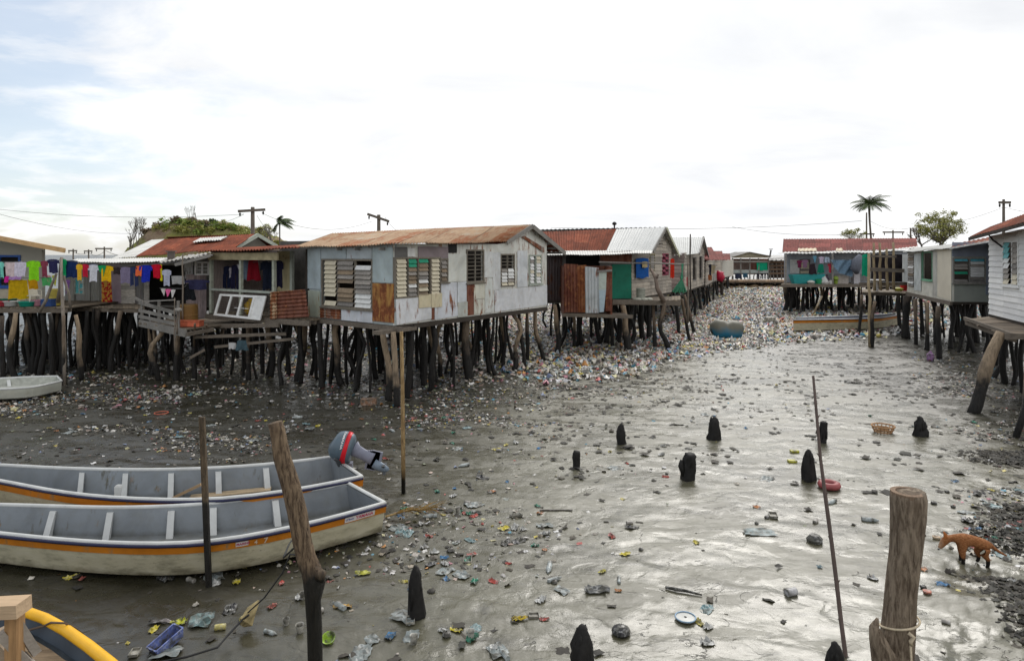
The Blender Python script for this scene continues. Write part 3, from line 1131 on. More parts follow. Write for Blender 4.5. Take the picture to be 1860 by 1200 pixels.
wr.panel(h, [(xx(885), 380 + 168 / 3.3325), (xx(900), 380 + 160 / 3.3325), (xx(1020), 380 + 232 / 3.3325), (xx(1020), 380 + 262 / 3.3325)], RUSTY2, off=.03)
# floor, joists, edge boards
quad = (A, B, D, E)
floor_slab(h, quad, FZ, mat=WOODD)
beam(h, wl.P(-.3, FZ - .1, .06), wl.P(wl.L + .5, FZ - .1, .06), .07, .16)
beam(h, wr.P(-.9, FZ - .16, .02), wr.P(.9, FZ - .16, .02), .3, .12)
beam(h, wr.P(.9, FZ - .1, .02), wr.P(wr.L, FZ - .1, .02), .07, .14, WOODD)
boxwalls(h, quad, FZ, 5.2, skip=(0, 1))
# roof
eA, eB, eC = U(536, 449, 25.3), U(724, 442.5, 21.7), U(921, 438.5, 27.5)
rA, rB, rC = U(604, 424, 28.4), U(790, 415, 28.4), U(968, 408, 28.9)
fR = U(1027, 457.5, 31.5)
roof(h, [(eA, eB, rB, rA)], R_TAN, pitch=.13, amp=.026)
roof(h, [(eB, eC, rC, rB)], R_TAN, pitch=.13, amp=.026)
back = Vector((-.78 * 10, .62 * 10, 0))
roof(h, [(fR, fR + back, rC + back * .6 + Vector((0, 0, -.05)), rC)], R_RED, pitch=.2)
beam(h, rC + Vector((0, -.02, -.06)), eC + Vector((0, 0, -.05)), .05, .18, WOODG, 'barge_board')
beam(h, rC + Vector((.02, -.03, -.1)), fR + Vector((0, 0, -.08)), .06, .2, WOODG, 'barge_board')
for i in range(5):
    q = rC.lerp(fR, .15 + .18 * i)
    beam(h, q + Vector((0, .1, -.2)), q + Vector((-1.2, 1.0, -.2)), .06, .1, WOODG, 'rafter')
for px_ in (622, 655, 700):
    p = wl.px(px_, 452, 0)
    beam(h, p, p + Vector((wl.nrm.x, wl.nrm.y, 0)) * .28, .07, .1, WOODG, 'rafter')
front_stilts(h, [(612, 626, 700, 8, 'pale', .12), (695, 707, 728, 7, 'pale', .1), (713, 722, 738, 6.5, 'pale', .25), (778, 780, 690, 5, 'pale', .1), (806, 804, 685, 5, 'pale', .3),
                 (846, 853, 690, 9, 'mid', .05), (862, 868, 668, 5, 'pale', .3), (908, 912, 665, 5, 'pale', .12), (930, 928, 672, 5, 'pale', .25), (957, 957, 655, 4, 'mid', .02),
                 (972, 990, 655, 5, 'pale', .1), (655, 648, 700, 6, 'dark', .1), (580, 585, 705, 6, 'dark', .1), (740, 745, 705, 6, 'dark', .1), (765, 770, 700, 6, 'dark', .1)], FZ - .16)
stilts_grid(h, (A.lerp(B, .0), B, D, E), 9, 7, FZ, r=.11)

# ================================================================== VERANDAH HOUSE
a0, a1 = XD(383, 27.2), XD(566, 24.4)
h = thing('stilt_house', 'open verandah house with laundry inside and white window frame leaning on its rail', 'house', (a0.x, a0.y, 0), 'stilt houses over the mud')
wv = Wall(a0, a1)
n_in = -wv.nrm * 3.6
b0, b1 = a0 + n_in, a1 + n_in
quad = (a0, a1, b1, b0)
deck(h, quad, FZ, n=34)
bw = Wall(b0, b1)
mb = MB()
bw.solid(mb, 0, bw.L, FZ, [(0, 5.6), (bw.L, 5.6)])
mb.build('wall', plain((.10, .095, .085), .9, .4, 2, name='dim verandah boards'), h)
boxwalls(h, quad, FZ, 5.2, skip=(0, 1, 2), mat=wood((.24, .20, .19), 'pinkish boards'))
# cream front wall and doorway beside the patchwork house
rec = Wall(a0 - wv.nrm * 1.0, a1 - wv.nrm * 1.0)
rec.panel(h, (506, 456, 533, 578), tin((.44, .38, .22), (.12, .1, .06), amt=.45, name='yellowed cream wall'), 'wall', th=.06)
rec.panel(h, (531, 456, 535, 580), FRAMEG, 'door_frame', th=.12)
for x in (384, 438, 498):
    s = wv.s(x)
    mb = MB()
    wv.box(mb, s - .06, s + .06, FZ, wv.z(x, 462), -.06, .06)
    mb.build('post', plain((.36, .38, .31), .75, .25, name='pale green post paint'), h)
mb = MB()
s0, s1 = wv.s(383), wv.s(509)
z0, z1 = wv.z(446, 472), wv.z(446, 459)
wv.box(mb, s0, s1, z0, z1, .065, .14)
mb.build('beam', plain((.42, .36, .22), .8, .3, 3, name='cream fascia'), h)
beam(h, wv.px(384, 525, .07), wv.px(500, 531, .07), .06, .09, FRAMEG, 'rail')
mb = MB()
for i in range(9):
    wv.box(mb, wv.s(386), wv.s(495), FZ + .12 + i * .1, FZ + .13 + i * .1, .0, .01)
for i in range(20):
    q = wv.s(386) + (wv.s(495) - wv.s(386)) * i / 19
    wv.box(mb, q, q + .01, FZ + .05, FZ + 1.05, .01, .02)
mb.build('wire_mesh', plain((.18, .17, .15), .6, name='wire'), h)
wv.panel(h, [(497, 530), (559, 525), (566, 575), (497, 579)], RUSTBR, 'rusty_panel', off=.1, corr=.14, horiz=True)
wv.panel(h, [(497, 530), (509, 529), (509, 578.5), (497, 579)], tin((.45, .33, .2), amt=.8, name='tan rust edge'), 'rusty_panel', off=.14, corr=.14, horiz=True)
beam(h, wv.P(-.2, FZ - .14, .08), wv.P(wv.L, FZ - .14, .08), .1, .2)
beam(h, wv.px(345, 591, .5), wv.px(518, 589, .3), .08, .16)
e0, e1 = U(358, 457, 27.0), U(541, 450, 24.0)
roof(h, [(e0, e1, U(560, 444, 28.5), U(425, 450.5, 31))], R_RED, pitch=.16)
rr_ = Wall(U(495, 455, 24.3).xy, U(545, 452, 23.9).xy)
front_stilts(h, [(405, 398, 668, 5, 'pale', .06), (448, 452, 690, 5, 'mid', .05), (457, 455, 660, 5, 'mid', .03), (484, 490, 685, 6.5, 'pale', .18), (536, 538, 690, 6, 'pale', .1), (551, 541, 692, 8, 'pale', .08), (520, 512, 700, 5, 'dark', .1)], FZ - .2)
stilts_grid(h, quad, 7, 4, FZ, r=.10)
beam(h, U(352, 612, 25.5), U(520, 606, 25.2), .06, .12, WOODH, 'brace')
beam(h, U(390, 630, 25.3), U(535, 615, 25), .06, .1, WOODH, 'brace')
# the white window frame leaning outside
h2 = thing('window_frame', 'white painted three pane window frame leaning outside the verandah rail', 'window frame', wv.px(448, 580, .2))
c4 = [wv.px(407, 533, .16), wv.px(491, 537, .16), wv.px(486, 580, .32), wv.px(402, 571, .32)]


def q4(u, v, o=0.0):
    p = c4[3].lerp(c4[2], u).lerp(c4[0].lerp(c4[1], u), v)
    return p + Vector((wv.nrm.x, wv.nrm.y, 0)) * o


mb = MB()
for u0, u1, v0, v1 in ((0, 1, 0, .09), (0, 1, .91, 1), (0, .045, .09, .91), (.95, 1, .09, .91), (.25, .29, .09, .91), (.49, .53, .09, .91), (.74, .78, .09, .91)):
    mb.hexa([q4(u0, v0, .05), q4(u1, v0, .05), q4(u1, v0), q4(u0, v0)], [q4(u0, v1, .05), q4(u1, v1, .05), q4(u1, v1), q4(u0, v1)])
mb.build('frame', WHITES, h2)
mb = MB()
mb.hexa([q4(.78, .09, .03), q4(.95, .09, .03), q4(.95, .09, .01), q4(.78, .09, .01)], [q4(.78, .91, .03), q4(.95, .91, .03), q4(.95, .91, .01), q4(.78, .91, .01)])
mb.build('panel', WHITES, h2)
mb = MB()
mb.tube([q4(.40, .42, .03), q4(.70, .42, .03)], .012, 6)
mb.build('latch_bar', WHITES, h2)

# ================================================================== BIG RUSTY ROOFED HOUSE (left)
g0, g1 = XD(118, 31.5), XD(392, 29.5)
h = thing('stilt_house', 'long low house behind the washing line with large rusted roof', 'house', (g0.x, g0.y, 0), 'stilt houses over the mud')
wg = Wall(g0, g1)
gq = (g0, g1, g1 + Vector((0, 9)), g0 + Vector((-2, 9)))
floor_slab(h, gq, 2.62)
mb = MB()
opw = wg.rect((138, 506, 152, 532))
opk = wg.rect((268, 482, 352, 556))
wg.solid(mb, 0, wg.L, 2.62, [(0, 4.7), (wg.s(300), 4.7), (wg.L, 5.1)], [opw, opk])
mb.build('wall', tin((.22, .22, .205), (.1, .07, .05), amt=.2, name='drab grey wall sheet'), h)
wg.window(h, (138, 506, 152, 532), [(138, 145, [TEAL] * 6), (145, 152, [TEAL, FRAMEG, TEAL, TEAL, FRAMEG, TEAL])], fm=FRAMEG, sill=False)
for x0, x1 in ((127, 137), (154, 165), (166, 182)):
    wg.panel(h, (x0, 480, x1, 549), tin((.25, .25, .23), (.12, .08, .05), amt=.15, name='grey wall sheet'), corr=.14)
wg.panel(h, (203, 478, 221, 550), plain((.34, .26, .30), .7, .12, name='pinkish grey board'))
mb = MB()
wg.solid(mb, wg.s(222), wg.s(247), wg.z(234, 551), [(0, wg.z(234, 478)), (20, wg.z(234, 478))], off=.05, th=.03, boards=.16)
wg.solid(mb, wg.s(263), wg.s(272), wg.z(268, 551), [(0, wg.z(234, 478)), (20, wg.z(234, 478))], off=.05, th=.03, boards=.16)
mb.build('clapboards', wood((.40, .38, .35), 'worn white clapboard', axis=0), h)
wg.panel(h, (247, 500, 262, 550), GREYD, 'shutter', corr=.2)
# kitchen alcove
alc = Wall(g0 + Vector((0, 2.5)), g1 + Vector((0, 2.5)))
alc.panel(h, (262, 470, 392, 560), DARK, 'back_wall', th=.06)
wg.panel(h, (345, 462, 353, 498), WHITES, off=.1)
wg.panel(h, [(338, 472), (352, 470), (352, 503), (340, 506)], tin((.38, .38, .37), (.06, .05, .04), amt=.4, name='sooty white board'), off=.12)
mb = MB()
for i in range(10):
    x0 = 352 + i * 3.6
    s0, s1 = wg.s(x0), wg.s(x0 + 3.2)
    wg.box(mb, s0, s1, wg.z(x0, 577 + rnd.uniform(-2, 1)), wg.z(x0, 498 + rnd.uniform(-1, 1)), .45 + rnd.uniform(0, .01), .48)
mb.build('plank_door', wood((.33, .27, .27), 'pinkish grey vertical boards', var=.6), h)
fw = Wall(g0 + wg.nrm * .45, g1 + wg.nrm * .45)
fw.window(h, (357, 478, 378, 497), [], fm=WHITES, sill=False, bars=3)
# big roof
roof(h, [(U(247, 466, 34), U(425, 450, 31.5), U(463, 425, 36), U(300, 434, 42))], R_RED, pitch=.16, amp=.022)
roof(h, [(U(203, 470, 35), U(248, 466, 34), U(301, 434.2, 42), U(276, 435.5, 43))], R_WHITE, pitch=.14, amp=.016)
roof(h, [(U(350, 440.4, 35.6), U(402, 434.6, 34.6), U(415, 429, 35.6), U(364, 432.6, 37.1))], R_WHITE, 'roof_patch', pitch=.22)
pk = U(463, 425, 36)
gw = Wall(U(425, 450, 33.3).xy, U(500, 448, 38).xy)
mb = MB()
gw.solid(mb, 0, gw.L, 4.2, [(0, 4.9), (gw.s(463), pk.z - .12), (gw.L, 5.1)], off=0)
mb.build('gable_wall', wood((.13, .12, .10), 'dark gable boards', axis=0), h)
beam(h, gw.px(424, 450, .15), gw.px(463, 427, .15), .08, .2, FRAMEG, 'barge_board')
beam(h, gw.px(463, 427, .15), gw.px(499, 448, .15), .08, .2, FRAMEG, 'barge_board')
roof(h, [(gw.px(500, 449, .25), gw.px(500, 449, .25) + Vector((-8, 6, 0)), pk + Vector((-8, 6, 0)), pk)], R_RED, pitch=.25)
roof(h, [(U(118, 477, 29), U(345, 474, 28.6), U(350, 467, 33), U(140, 470, 33.5))], R_WHITE, pitch=.13, amp=.016, name='lean_to_roof')
roof(h, [(U(288, 478, 26.6), U(386, 462, 26), U(392, 456.5, 29.5), U(300, 470, 30))], tin((.30, .29, .27), (.3, .12, .05), amt=.4, name='grey rusted sheet'), pitch=.2, name='lean_to_roof')
beam(h, U(318, 481, 26.2), U(382, 464, 26), .05, .12, WOODG, 'roof_beam')
mb = MB()
mb.tube([U(311, 474, 28), U(311, 457, 28)], .15, 10)
mb.tube([U(311, 457.5, 28), U(311, 455.5, 28)], .22, 10)
mb.build('chimney', tin((.12, .10, .09), amt=.3, name='sooty flue'), h)
pole(h, (U(332, 500, 25.8).x, 25.8, 2.3), U(332, 461, 25.8), .035, name='post')
stilts_grid(h, (XD(150, 31), XD(400, 29), XD(400, 29) + Vector((0, 8)), XD(150, 31) + Vector((-3, 8))), 12, 5, 2.6)

# walkway before it
w0, w1, w2, w3 = XD(120, 29.0), XD(262, 28.0), XD(262, 31), XD(120, 32)
h = thing('walkway', 'narrow plank walkway on posts between the washing deck and the timber landing', 'walkway', (w0.x, w0.y, 0))
deck(h, (w0, w1, w2, w3), 2.72, n=26, ragged=.25)
front_stilts(h, [(140, 146, 690, 5, 'pale', .2), (160, 150, 675, 5, 'dark', .05), (178, 180, 672, 5, 'dark', .1), (191, 192, 665, 5, 'dark', .05), (215, 203, 676, 5.5, 'mid', .1), (236, 236, 668, 5, 'dark', .05)], 2.6)
stilts_grid(h, (w0, w1, w2, w3), 8, 3, 2.6)

# ================================================================== WASHING DECK and FAR LEFT HOUSE
p0, p1 = XD(-120, 27.2), XD(122, 27.2)
h = thing('stilt_house', 'cream walled house with tan fascia and blue window, deck full of washing', 'house', (p1.x, p1.y, 0), 'stilt houses over the mud')
dq = (p0, p1, p1 + Vector((0, 4.2)), p0 + Vector((0, 4.2)))
deck(h, dq, 2.82, n=44)
beam(h, (p0.x, 27.2, 2.68), (p1.x, 27.2, 2.68), .1, .16)
ww_ = Wall(XD(-160, 31), XD(80, 31))
mb = MB()
opb = ww_.rect((-30, 467, 34, 518))
ww_.solid(mb, 0, ww_.L, 2.8, [(0, 6.6), (ww_.s(0), ww_.z(0, 430)), (ww_.L, ww_.z(80, 446))], [opb])
mb.build('wall', plain((.42, .41, .36), .8, .12, .8, name='cream fibro wall'), h)
BLUE = plain((.02, .09, .36), .5, .15, name='blue paint')
ww_.window(h, (-30, 467, 34, 518), [(-30, 0, None), (0, 34, None)], fm=BLUE, fw=.1)
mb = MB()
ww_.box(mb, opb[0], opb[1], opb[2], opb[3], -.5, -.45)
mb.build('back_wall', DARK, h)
ww_.panel(h, (-60, 522, 66, 549), plain((.48, .43, .33), .8, .12, name='lower cream board'))
boxwalls(h, (XD(-160, 31), XD(80, 31), XD(74, 37), XD(-160, 37)), 2.8, 5.2, skip=(0,), mat=plain((.36, .35, .31), .8, name='cream side wall'))
roof(h, [(U(118, 455, 28.5), U(118, 452, 38), U(-160, 398, 38), U(-160, 400, 28.5))], R_WHITE, pitch=.2)
beam(h, U(-160, 402, 28.3), U(118, 455, 28.3), .06, .2, plain((.55, .35, .17), .7, .15, name='tan fascia'), 'fascia')
beam(h, U(118, 455, 28.3), U(118, 454, 34), .05, .12, plain((.45, .30, .16), .7, .15, name='tan fascia'), 'fascia')
stilts_grid(h, dq, 13, 4, 2.7, r=.12)
front_stilts(h, [(22, 30, 690, 5.5, 'pale', .15), (55, 57, 678, 5, 'mid', .05), (3, 8, 700, 5, 'dark', .1), (76, 72, 682, 6, 'dark', .1), (93, 90, 690, 5, 'dark', .12), (104, 102, 672, 4, 'mid', .05), (116, 117, 698, 4, 'mid', .05)], 2.66)

# ================================================================== TIMBER LANDING
c0, c1 = XD(256, 27.4), XD(338, 24.8)
h = thing('timber_landing', 'grey plank landing with boarded rail below the verandah, on pale crooked posts', 'landing', (c1.x, c1.y, 0))
lw = Wall(c0, c1)
lq = (c0, c1, c1 + Vector((1.6, 3.2)), c0 + Vector((1.0, 3.0)))
deck(h, lq, 2.2, n=16, ragged=.15)
beam(h, lw.px(256, 586, .05), lw.px(340, 605, .05), .08, .28, WOODG, 'edge_beam')
for k, (ya, yb) in enumerate(((549, 568), (563, 578), (574, 588))):
    beam(h, lw.px(255, ya, .06), lw.px(322, yb, .06), .04, .13, WOODG, 'rail_board')
beam(h, lw.px(283, 546, .3), lw.px(326, 544, .3), .3, .05, WOODG, 'bench_top')
beam(h, lw.px(250, 541, .1), lw.px(266, 549, .1), .05, .1, WOODG, 'rail_board')
for x, y0, y1 in ((258, 545, 588), (289, 548, 592), (324, 546, 600)):
    beam(h, lw.px(x, y1, .0), lw.px(x, y0, .0), .09, .09, WOODG, 'post')
pole(h, lw.px(327, 606, .12), lw.px(329, 562, .12), .04)
mb = MB()
mb.lathe(lw.px(329, 562, .12), [(.12, -.06), (.15, 0), (.12, .06), (.02, .07)], 10)
mb.build('post_cap', plain((.35, .33, .30), .8), h)
pole(h, lw.px(332, 636, .3), lw.px(332, 540, .3), .025)
pole(h, G(350, 672), U(354, 588, 24.5), .05, stilt_mat('post'), 'pole')
pole(h, G(375, 660), U(375, 590, 25), .06, stilt_mat('post'), 'pole')
beam(h, U(340, 607, 24.6), U(388, 598, 25.6), .08, .14, WOODH)
beam(h, U(345, 650, 24.6), U(372, 635, 25), .05, .08, WOOD, 'brace')
front_stilts(h, [(268, 272, 680, 3.5, 'pale', .03), (277, 274, 682, 4, 'pale', .12), (300, 290, 690, 6, 'pale', .25), (322, 321, 692, 5.5, 'pale', .12), (345, 350, 690, 5, 'dark', .1)], 2.1)
stilts_grid(h, lq, 4, 3, 2.1)

# added unseen deck with dense posts, darkening the gaps under the left houses
h = thing('walkway', 'broad plank walkway on many posts running behind the patchwork and verandah houses', 'walkway', (XD(600, 37).x, 37, 0))
wq_ = ((-27, 33.5), (-1.5, 35), (-1.5, 41), (-27, 42))
floor_slab(h, wq_, 2.5, .12, WOODD, 'decking')
stilts_grid(h, wq_, 24, 4, 2.45, r=.13)

# ================================================================== SECOND HOUSE (rusted privy, weathered gable)
q0, q1 = XD(1147, 36), XD(1219, 42.3)
h = thing('stilt_house', 'weatherboard gable house with half rusted half silver roof and rusty sheet privy', 'house', (q0.x, q0.y, 0), 'stilt houses over the mud')
CLAP = wood((.42, .38, .33), 'grey weatherboard', axis=0, var=.5)
wq = Wall(q0, q1)
top = [(0, wq.z(1147, 456)), (wq.s(1184), wq.z(1184, 455)), (wq.s(1209.5), wq.z(1209.5, 420)), (wq.L, wq.z(1219, 432))]
o1, o2 = wq.rect((1180, 463, 1188, 490)), wq.rect((1203, 462, 1213, 498))
mb = MB()
wq.solid(mb, 0, wq.L, FZ, top, [o1, o2], boards=.2)
mb.build('wall', CLAP, h)
MAROON = plain((.22, .03, .06), .7, name='maroon paint')
wq.window(h, (1180, 463, 1188, 490), [(1180, 1188, [SLATG] * 6)], fm=wood((.25, .22, .12), 'olive frame'), sill=False)
wq.window(h, (1203, 462, 1213, 498), [(1203, 1208, [MAROON, None] * 4), (1208, 1213, [None, MAROON] * 4)], fm=MAROON, sill=False)
fr0 = XD(992, 35)
wf = Wall(fr0, q0)
mb = MB()
opd = wf.rect((1028, 462, 1090, 545))
wf.solid(mb, 0, wf.L, FZ - .2, [(0, 5.0), (wf.L, 5.2)], [opd])
mb.build('wall', GREYD, h)
wf.panel(h, (1090, 459, 1147, 477), RUSTBR)
wf.panel(h, (1111, 480, 1146, 542), tin((.01, .19, .12), (.01, .06, .04), amt=.25, name='deep green door'), 'door', th=.05)
wf.panel(h, (994, 466, 1021, 546), tin((.10, .08, .08), (.12, .04, .02), amt=.5, name='dark rusted sheet'), corr=.16)
body = (fr0, q0, q1, XD(992, 46))
floor_slab(h, body, FZ - .02)
boxwalls(h, body, FZ, 5.1, skip=(0, 1))
mb = MB()
alw = Wall(fr0 + Vector((0, 2)), q0 + Vector((-.5, 2)))
alw.box(mb, 0, alw.L, 2.6, 5.1, 0, .06)
mb.build('back_wall', DARK, h)
# roofs
rl, rr2 = U(985, 421, 42), U(1209.5, 412.5, 40.2)
el, er = U(992, 456, 36.6), U(1186, 455, 37.4)
sr, se = rl.lerp(rr2, .61), el.lerp(er, .56)
roof(h, [(el, se, sr, rl)], R_RED, pitch=.15, amp=.02)
roof(h, [(se, er, rr2, sr)], R_SILV, pitch=.15, amp=.016)
f2 = U(1234, 463, 43.5)
roof(h, [(f2, f2 + Vector((-12, 6, 0)), rr2 + Vector((-12, 6, 0)), rr2)], R_SILV, pitch=.3)
beam(h, rr2 + Vector((0, -.05, -.08)), er + Vector((0, -.05, -.08)), .05, .2, WOODG, 'barge_board')
beam(h, rr2 + Vector((.05, -.05, -.08)), f2 + Vector((0, -.05, -.08)), .05, .2, plain((.5, .5, .36), .7, name='pale yellow board'), 'barge_board')
for i in range(4):
    q = rr2.lerp(f2, .2 + .2 * i)
    beam(h, q + Vector((0, .1, -.2)), q + Vector((-1.3, .7, -.2)), .07, .12, WOODG, 'rafter')
roof(h, [(U(994, 463.5, 33.2), U(1184, 460, 34.6), U(1186, 454.5, 37.3), U(993, 455.5, 36.4))], R_WHITE, pitch=.14, amp=.016, name='lean_to_roof')
# privy
k0, k1 = XD(1024, 33.2), XD(1112, 32.6)
wk = Wall(k0, k1)
kz = 1.98
kq = (k0, k1, k1 + Vector((0, 2.0)), k0 + Vector((0, 2.0)))
floor_slab(h, (XD(1024, 32.9), XD(1147, 32.2), XD(1147, 32.2) + Vector((0, 2)), XD(1024, 32.9) + Vector((0, 2))), kz, .08, WOODH, 'privy_floor')
wk.panel(h, [(1024, 479), (1050, 480), (1050, 567), (1026, 567)], RUSTBR, 'privy_panel', off=0, corr=.16)
wk.panel(h, [(1049, 482), (1065, 481), (1065, 567), (1050, 567)], tin((.30, .14, .07), amt=1.0, name='orange brown rusted iron'), 'privy_panel', corr=.16)
wk.panel(h, [(1063, 484), (1088, 486), (1088, 568), (1064, 568)], tin((.50, .53, .54), amt=.42, name='blue grey streaked iron'), 'privy_panel', off=.06, corr=.16)
wk.panel(h, [(1088, 494), (1102, 494), (1101, 526), (1088, 526)], plain((.50, .56, .50), .7, .1, name='pale mint board'), 'privy_panel', off=.05)
wk.panel(h, [(1088, 526), (1101, 526), (1097, 566), (1089, 567)], plain((.44, .54, .60), .7, .1, name='pale blue board'), 'privy_panel', off=.05)
wk.panel(h, [(1101, 488), (1112, 488), (1112, 564), (1100, 565)], RUSTBR, 'privy_panel', off=.02)
beam(h, wk.px(1086, 493, .12), wk.px(1112, 491, .12), .05, .1, WOODG, 'rail')
boxwalls(h, kq, kz, 4.4, skip=(0,), mat=RUSTBR)
beam(h, U(1022, 572, 32.6), U(1150, 575, 32), .1, .16)
# front porch deck on the right
deck(h, (XD(1112, 34.2), XD(1236, 35.5), XD(1236, 39), XD(1112, 36.2)), FZ - .04, n=22, ragged=.2)
beam(h, U(1112, 548, 34), U(1236, 551, 35.3), .1, .24, WOODH)
pole(h, U(1088, 476, 34), U(1252, 480, 36.5), .045, WOODG, 'rail', crook=.03)
pole(h, U(1250, 585, 36.3), U(1250, 470, 36.3), .05, WOOD)
mb = MB()
mb.tube([U(1206, 548, 34.8), U(1194, 524, 34.6), U(1191, 505, 34.6), U(1182, 488, 34.8)], [.13, .11, .1, .06], 8, jit=.1)
mb.tube([U(1191, 507, 34.6), U(1196, 498, 34.5)], [.08, .05], 7)
mb.build('crooked_post', wood((.24, .19, .16), 'bare branch'), h, smooth=True)
front_stilts(h, [(1008, 1010, 642, 5.5, 'pale', .1), (1041, 1043, 632, 4, 'pale', .05), (1110, 1112, 630, 4, 'mid', .05), (1131, 1140, 638, 7, 'pale', .06), (1164, 1168, 618, 6, 'dark', .05), (1188, 1190, 632, 4, 'mid', .02),
                 (1207, 1217, 634, 5, 'mid', .15), (1228, 1232, 605, 4, 'dark', .05), (1178, 1176, 615, 5, 'dark', .05), (1238, 1254, 620, 3.6, 'post', .03), (1243, 1263, 606, 3.6, 'post', .03)], FZ - .15)
stilts_grid(h, body, 8, 5, FZ, r=.13)

# ================================================================== ROW OF HOUSES RECEDING ON THE LEFT BANK
ROWG = 'stilt houses over the mud'
r0, r1 = XD(1243, 47.6), XD(1279, 58)
h = thing('stilt_house', 'grey board gable house with pale iron roof, third along the left bank', 'house', (r0.x, r0.y, 0), ROWG)
w = Wall(r0, r1)
mb = MB()
ops = [w.rect((1258, 468, 1264, 508)), w.rect((1270, 466, 1275, 505))]
w.solid(mb, 0, w.L, 2.35, [(0, 5.1), (w.s(1266), 5.35), (w.L - 1.2, 6.3), (w.L, 6.0)], ops, boards=.26)
mb.build('wall', CLAP, h)
for o in ((1258, 468, 1264, 508), (1270, 466, 1275, 505)):
    w.window(h, o, [], sill=False, fm=GREYD)
body = (r0, r1, r1 + Vector((-6, 2)), r0 + Vector((-4, 1)))
w2 = Wall(r0 + Vector((-2.0, .2)), r0)
mb = MB()
w2.solid(mb, 0, w2.L, 2.35, [(0, 5.0), (w2.L, 5.1)], boards=.26)
mb.build('wall', wood((.30, .24, .22), 'pinkish weatherboard', axis=0), h)
floor_slab(h, body, 2.35)
boxwalls(h, body, 2.35, 5, skip=(0, 3))
pk = U(1278, 431, 55)
roof(h, [(U(1225, 464, 46.5), U(1270, 460, 50), pk, U(1218, 431, 52))], R_SILV, pitch=.3)
roof(h, [(U(1287, 465, 60), U(1287, 465, 60) + Vector((-9, 3, 0)), pk + Vector((-9, 3, 0)), pk)], R_SILV, pitch=.3)
beam(h, pk, U(1287, 466, 60), .1, .2, GREYD, 'barge_board')
beam(h, pk + Vector((0, -.05, -.05)), U(1270, 461, 50), .06, .2, GREYD, 'barge_board')
pole(h, U(1254, 540, 46), U(1254, 425, 46), .06, WOODD)
front_stilts(h, [(1246, 1248, 590, 3.5, 'dark', .05), (1258, 1262, 576, 3, 'dark', .1), (1268, 1272, 562, 3, 'dark', .1), (1274, 1277, 556, 2.6, 'dark', .1), (1280, 1281, 548, 2.5, 'dark', .1), (1252, 1254, 586, 3, 'dark', .1)], 2.2)
stilts_grid(h, body, 5, 4, 2.3, r=.13)

for k, (pa, da, pb, db, ppk, ypk, dpk, pr, yr, zf, lab) in enumerate((
        (1281, 61, 1298, 74, 1292.5, 449, 69, 1300, 470, 2.1, 'small dark red roofed house, fourth along the left bank'),
        (1296, 76, 1312, 88, 1311.5, 456, 84, 1313, 471, 1.9, 'low red roofed house, fifth along the left bank'),
        (1311, 90, 1327, 99, 1325.5, 460.5, 95, 1326, 473, 1.8, 'last low red roofed house by the far walkway with pale end wall'))):
    a_, b_ = XD(pa, da), XD(pb, db)
    h = thing('stilt_house', lab, 'house', (a_.x, a_.y, 0), ROWG)
    w = Wall(a_, b_)
    mb = MB()
    w.solid(mb, 0, w.L, zf, [(0, 4.3), (w.L * .75, 4.9), (w.L, 4.4)], boards=.3)
    mb.build('wall', CLAP if k < 2 else plain((.52, .50, .44), .8, name='pale end wall'), h)
    if k == 2:
        e_ = XD(1319, 97)
        w3 = Wall(e_, XD(1331, 99))
        mb = MB()
        w3.box(mb, 0, w3.L, zf, 4.2, 0, .1)
        mb.build('end_wall', plain((.52, .50, .44), .8, name='pale end wall'), h)
    body = (a_, b_, b_ + Vector((-7, 3)), a_ + Vector((-7, 0)))
    floor_slab(h, body, zf)
    boxwalls(h, body, zf, 4.2, skip=(0,))
    pk = U(ppk, ypk, dpk)
    ll = Vector((-9, 0, 0))
    roof(h, [(U(pa - 2, 471, da - 2) + ll, U(pa, 472, da - 2) + Vector((1.2, 0, 0)), pk, pk + ll)], R_MAROON, pitch=.4)
    roof(h, [(U(pr, yr, db + 1), U(pr, yr, db + 1) + ll, pk + ll, pk)], R_MAROON, pitch=.4)
    front_stilts(h, [(pa + 4, pa + 4, HY + 6000 / (da + 2), 2.4, 'dark', .1), (pb - 3, pb - 3, HY + 6000 / (db - 2), 2, 'dark', .1), (pa + 9, pa + 9, HY + 6000 / ((da + db) / 2), 2, 'dark', .1)], zf - .1)

# ================================================================== FAR END: walkway, open sided house, shed
h = thing('walkway', 'long plank walkway closing the far end of the rubbish channel', 'walkway', (XD(1370, 99).x, 99, 0))
deck(h, (XD(1296, 98.5), XD(1440, 98.5), XD(1440, 102), XD(1296, 102)), 1.15, n=60, th=.25, mat=wood((.42, .31, .22), 'tan walkway planks', axis=1))
stilts_grid(h, (XD(1296, 98.5), XD(1440, 98.5), XD(1440, 101), XD(1296, 101)), 26, 2, 1.0, mat='dark', r=.14)
mb = MB()
nb = 60
for i in range(nb + 1):
    px_ = 1290 + 165 * i / nb
    for j in range(5):
        d = 96.5 + j * 2.2
        q = XD(px_, d)
        mb.vert((q.x, d, (.0, .35, .6, .7, .7)[j] * (1 + .3 * math.sin(i * .7)) + rnd.uniform(-.08, .08) - (.1 if j == 0 else 0)))
for i in range(nb):
    for j in range(4):
        a = i * 5 + j
        mb.face((a, a + 5, a + 6, a + 1))
bk = mb.build('earth_bank', plain((.13, .09, .05), .9, .6, 3, name='brown earth bank'))
bk['kind'] = 'structure'

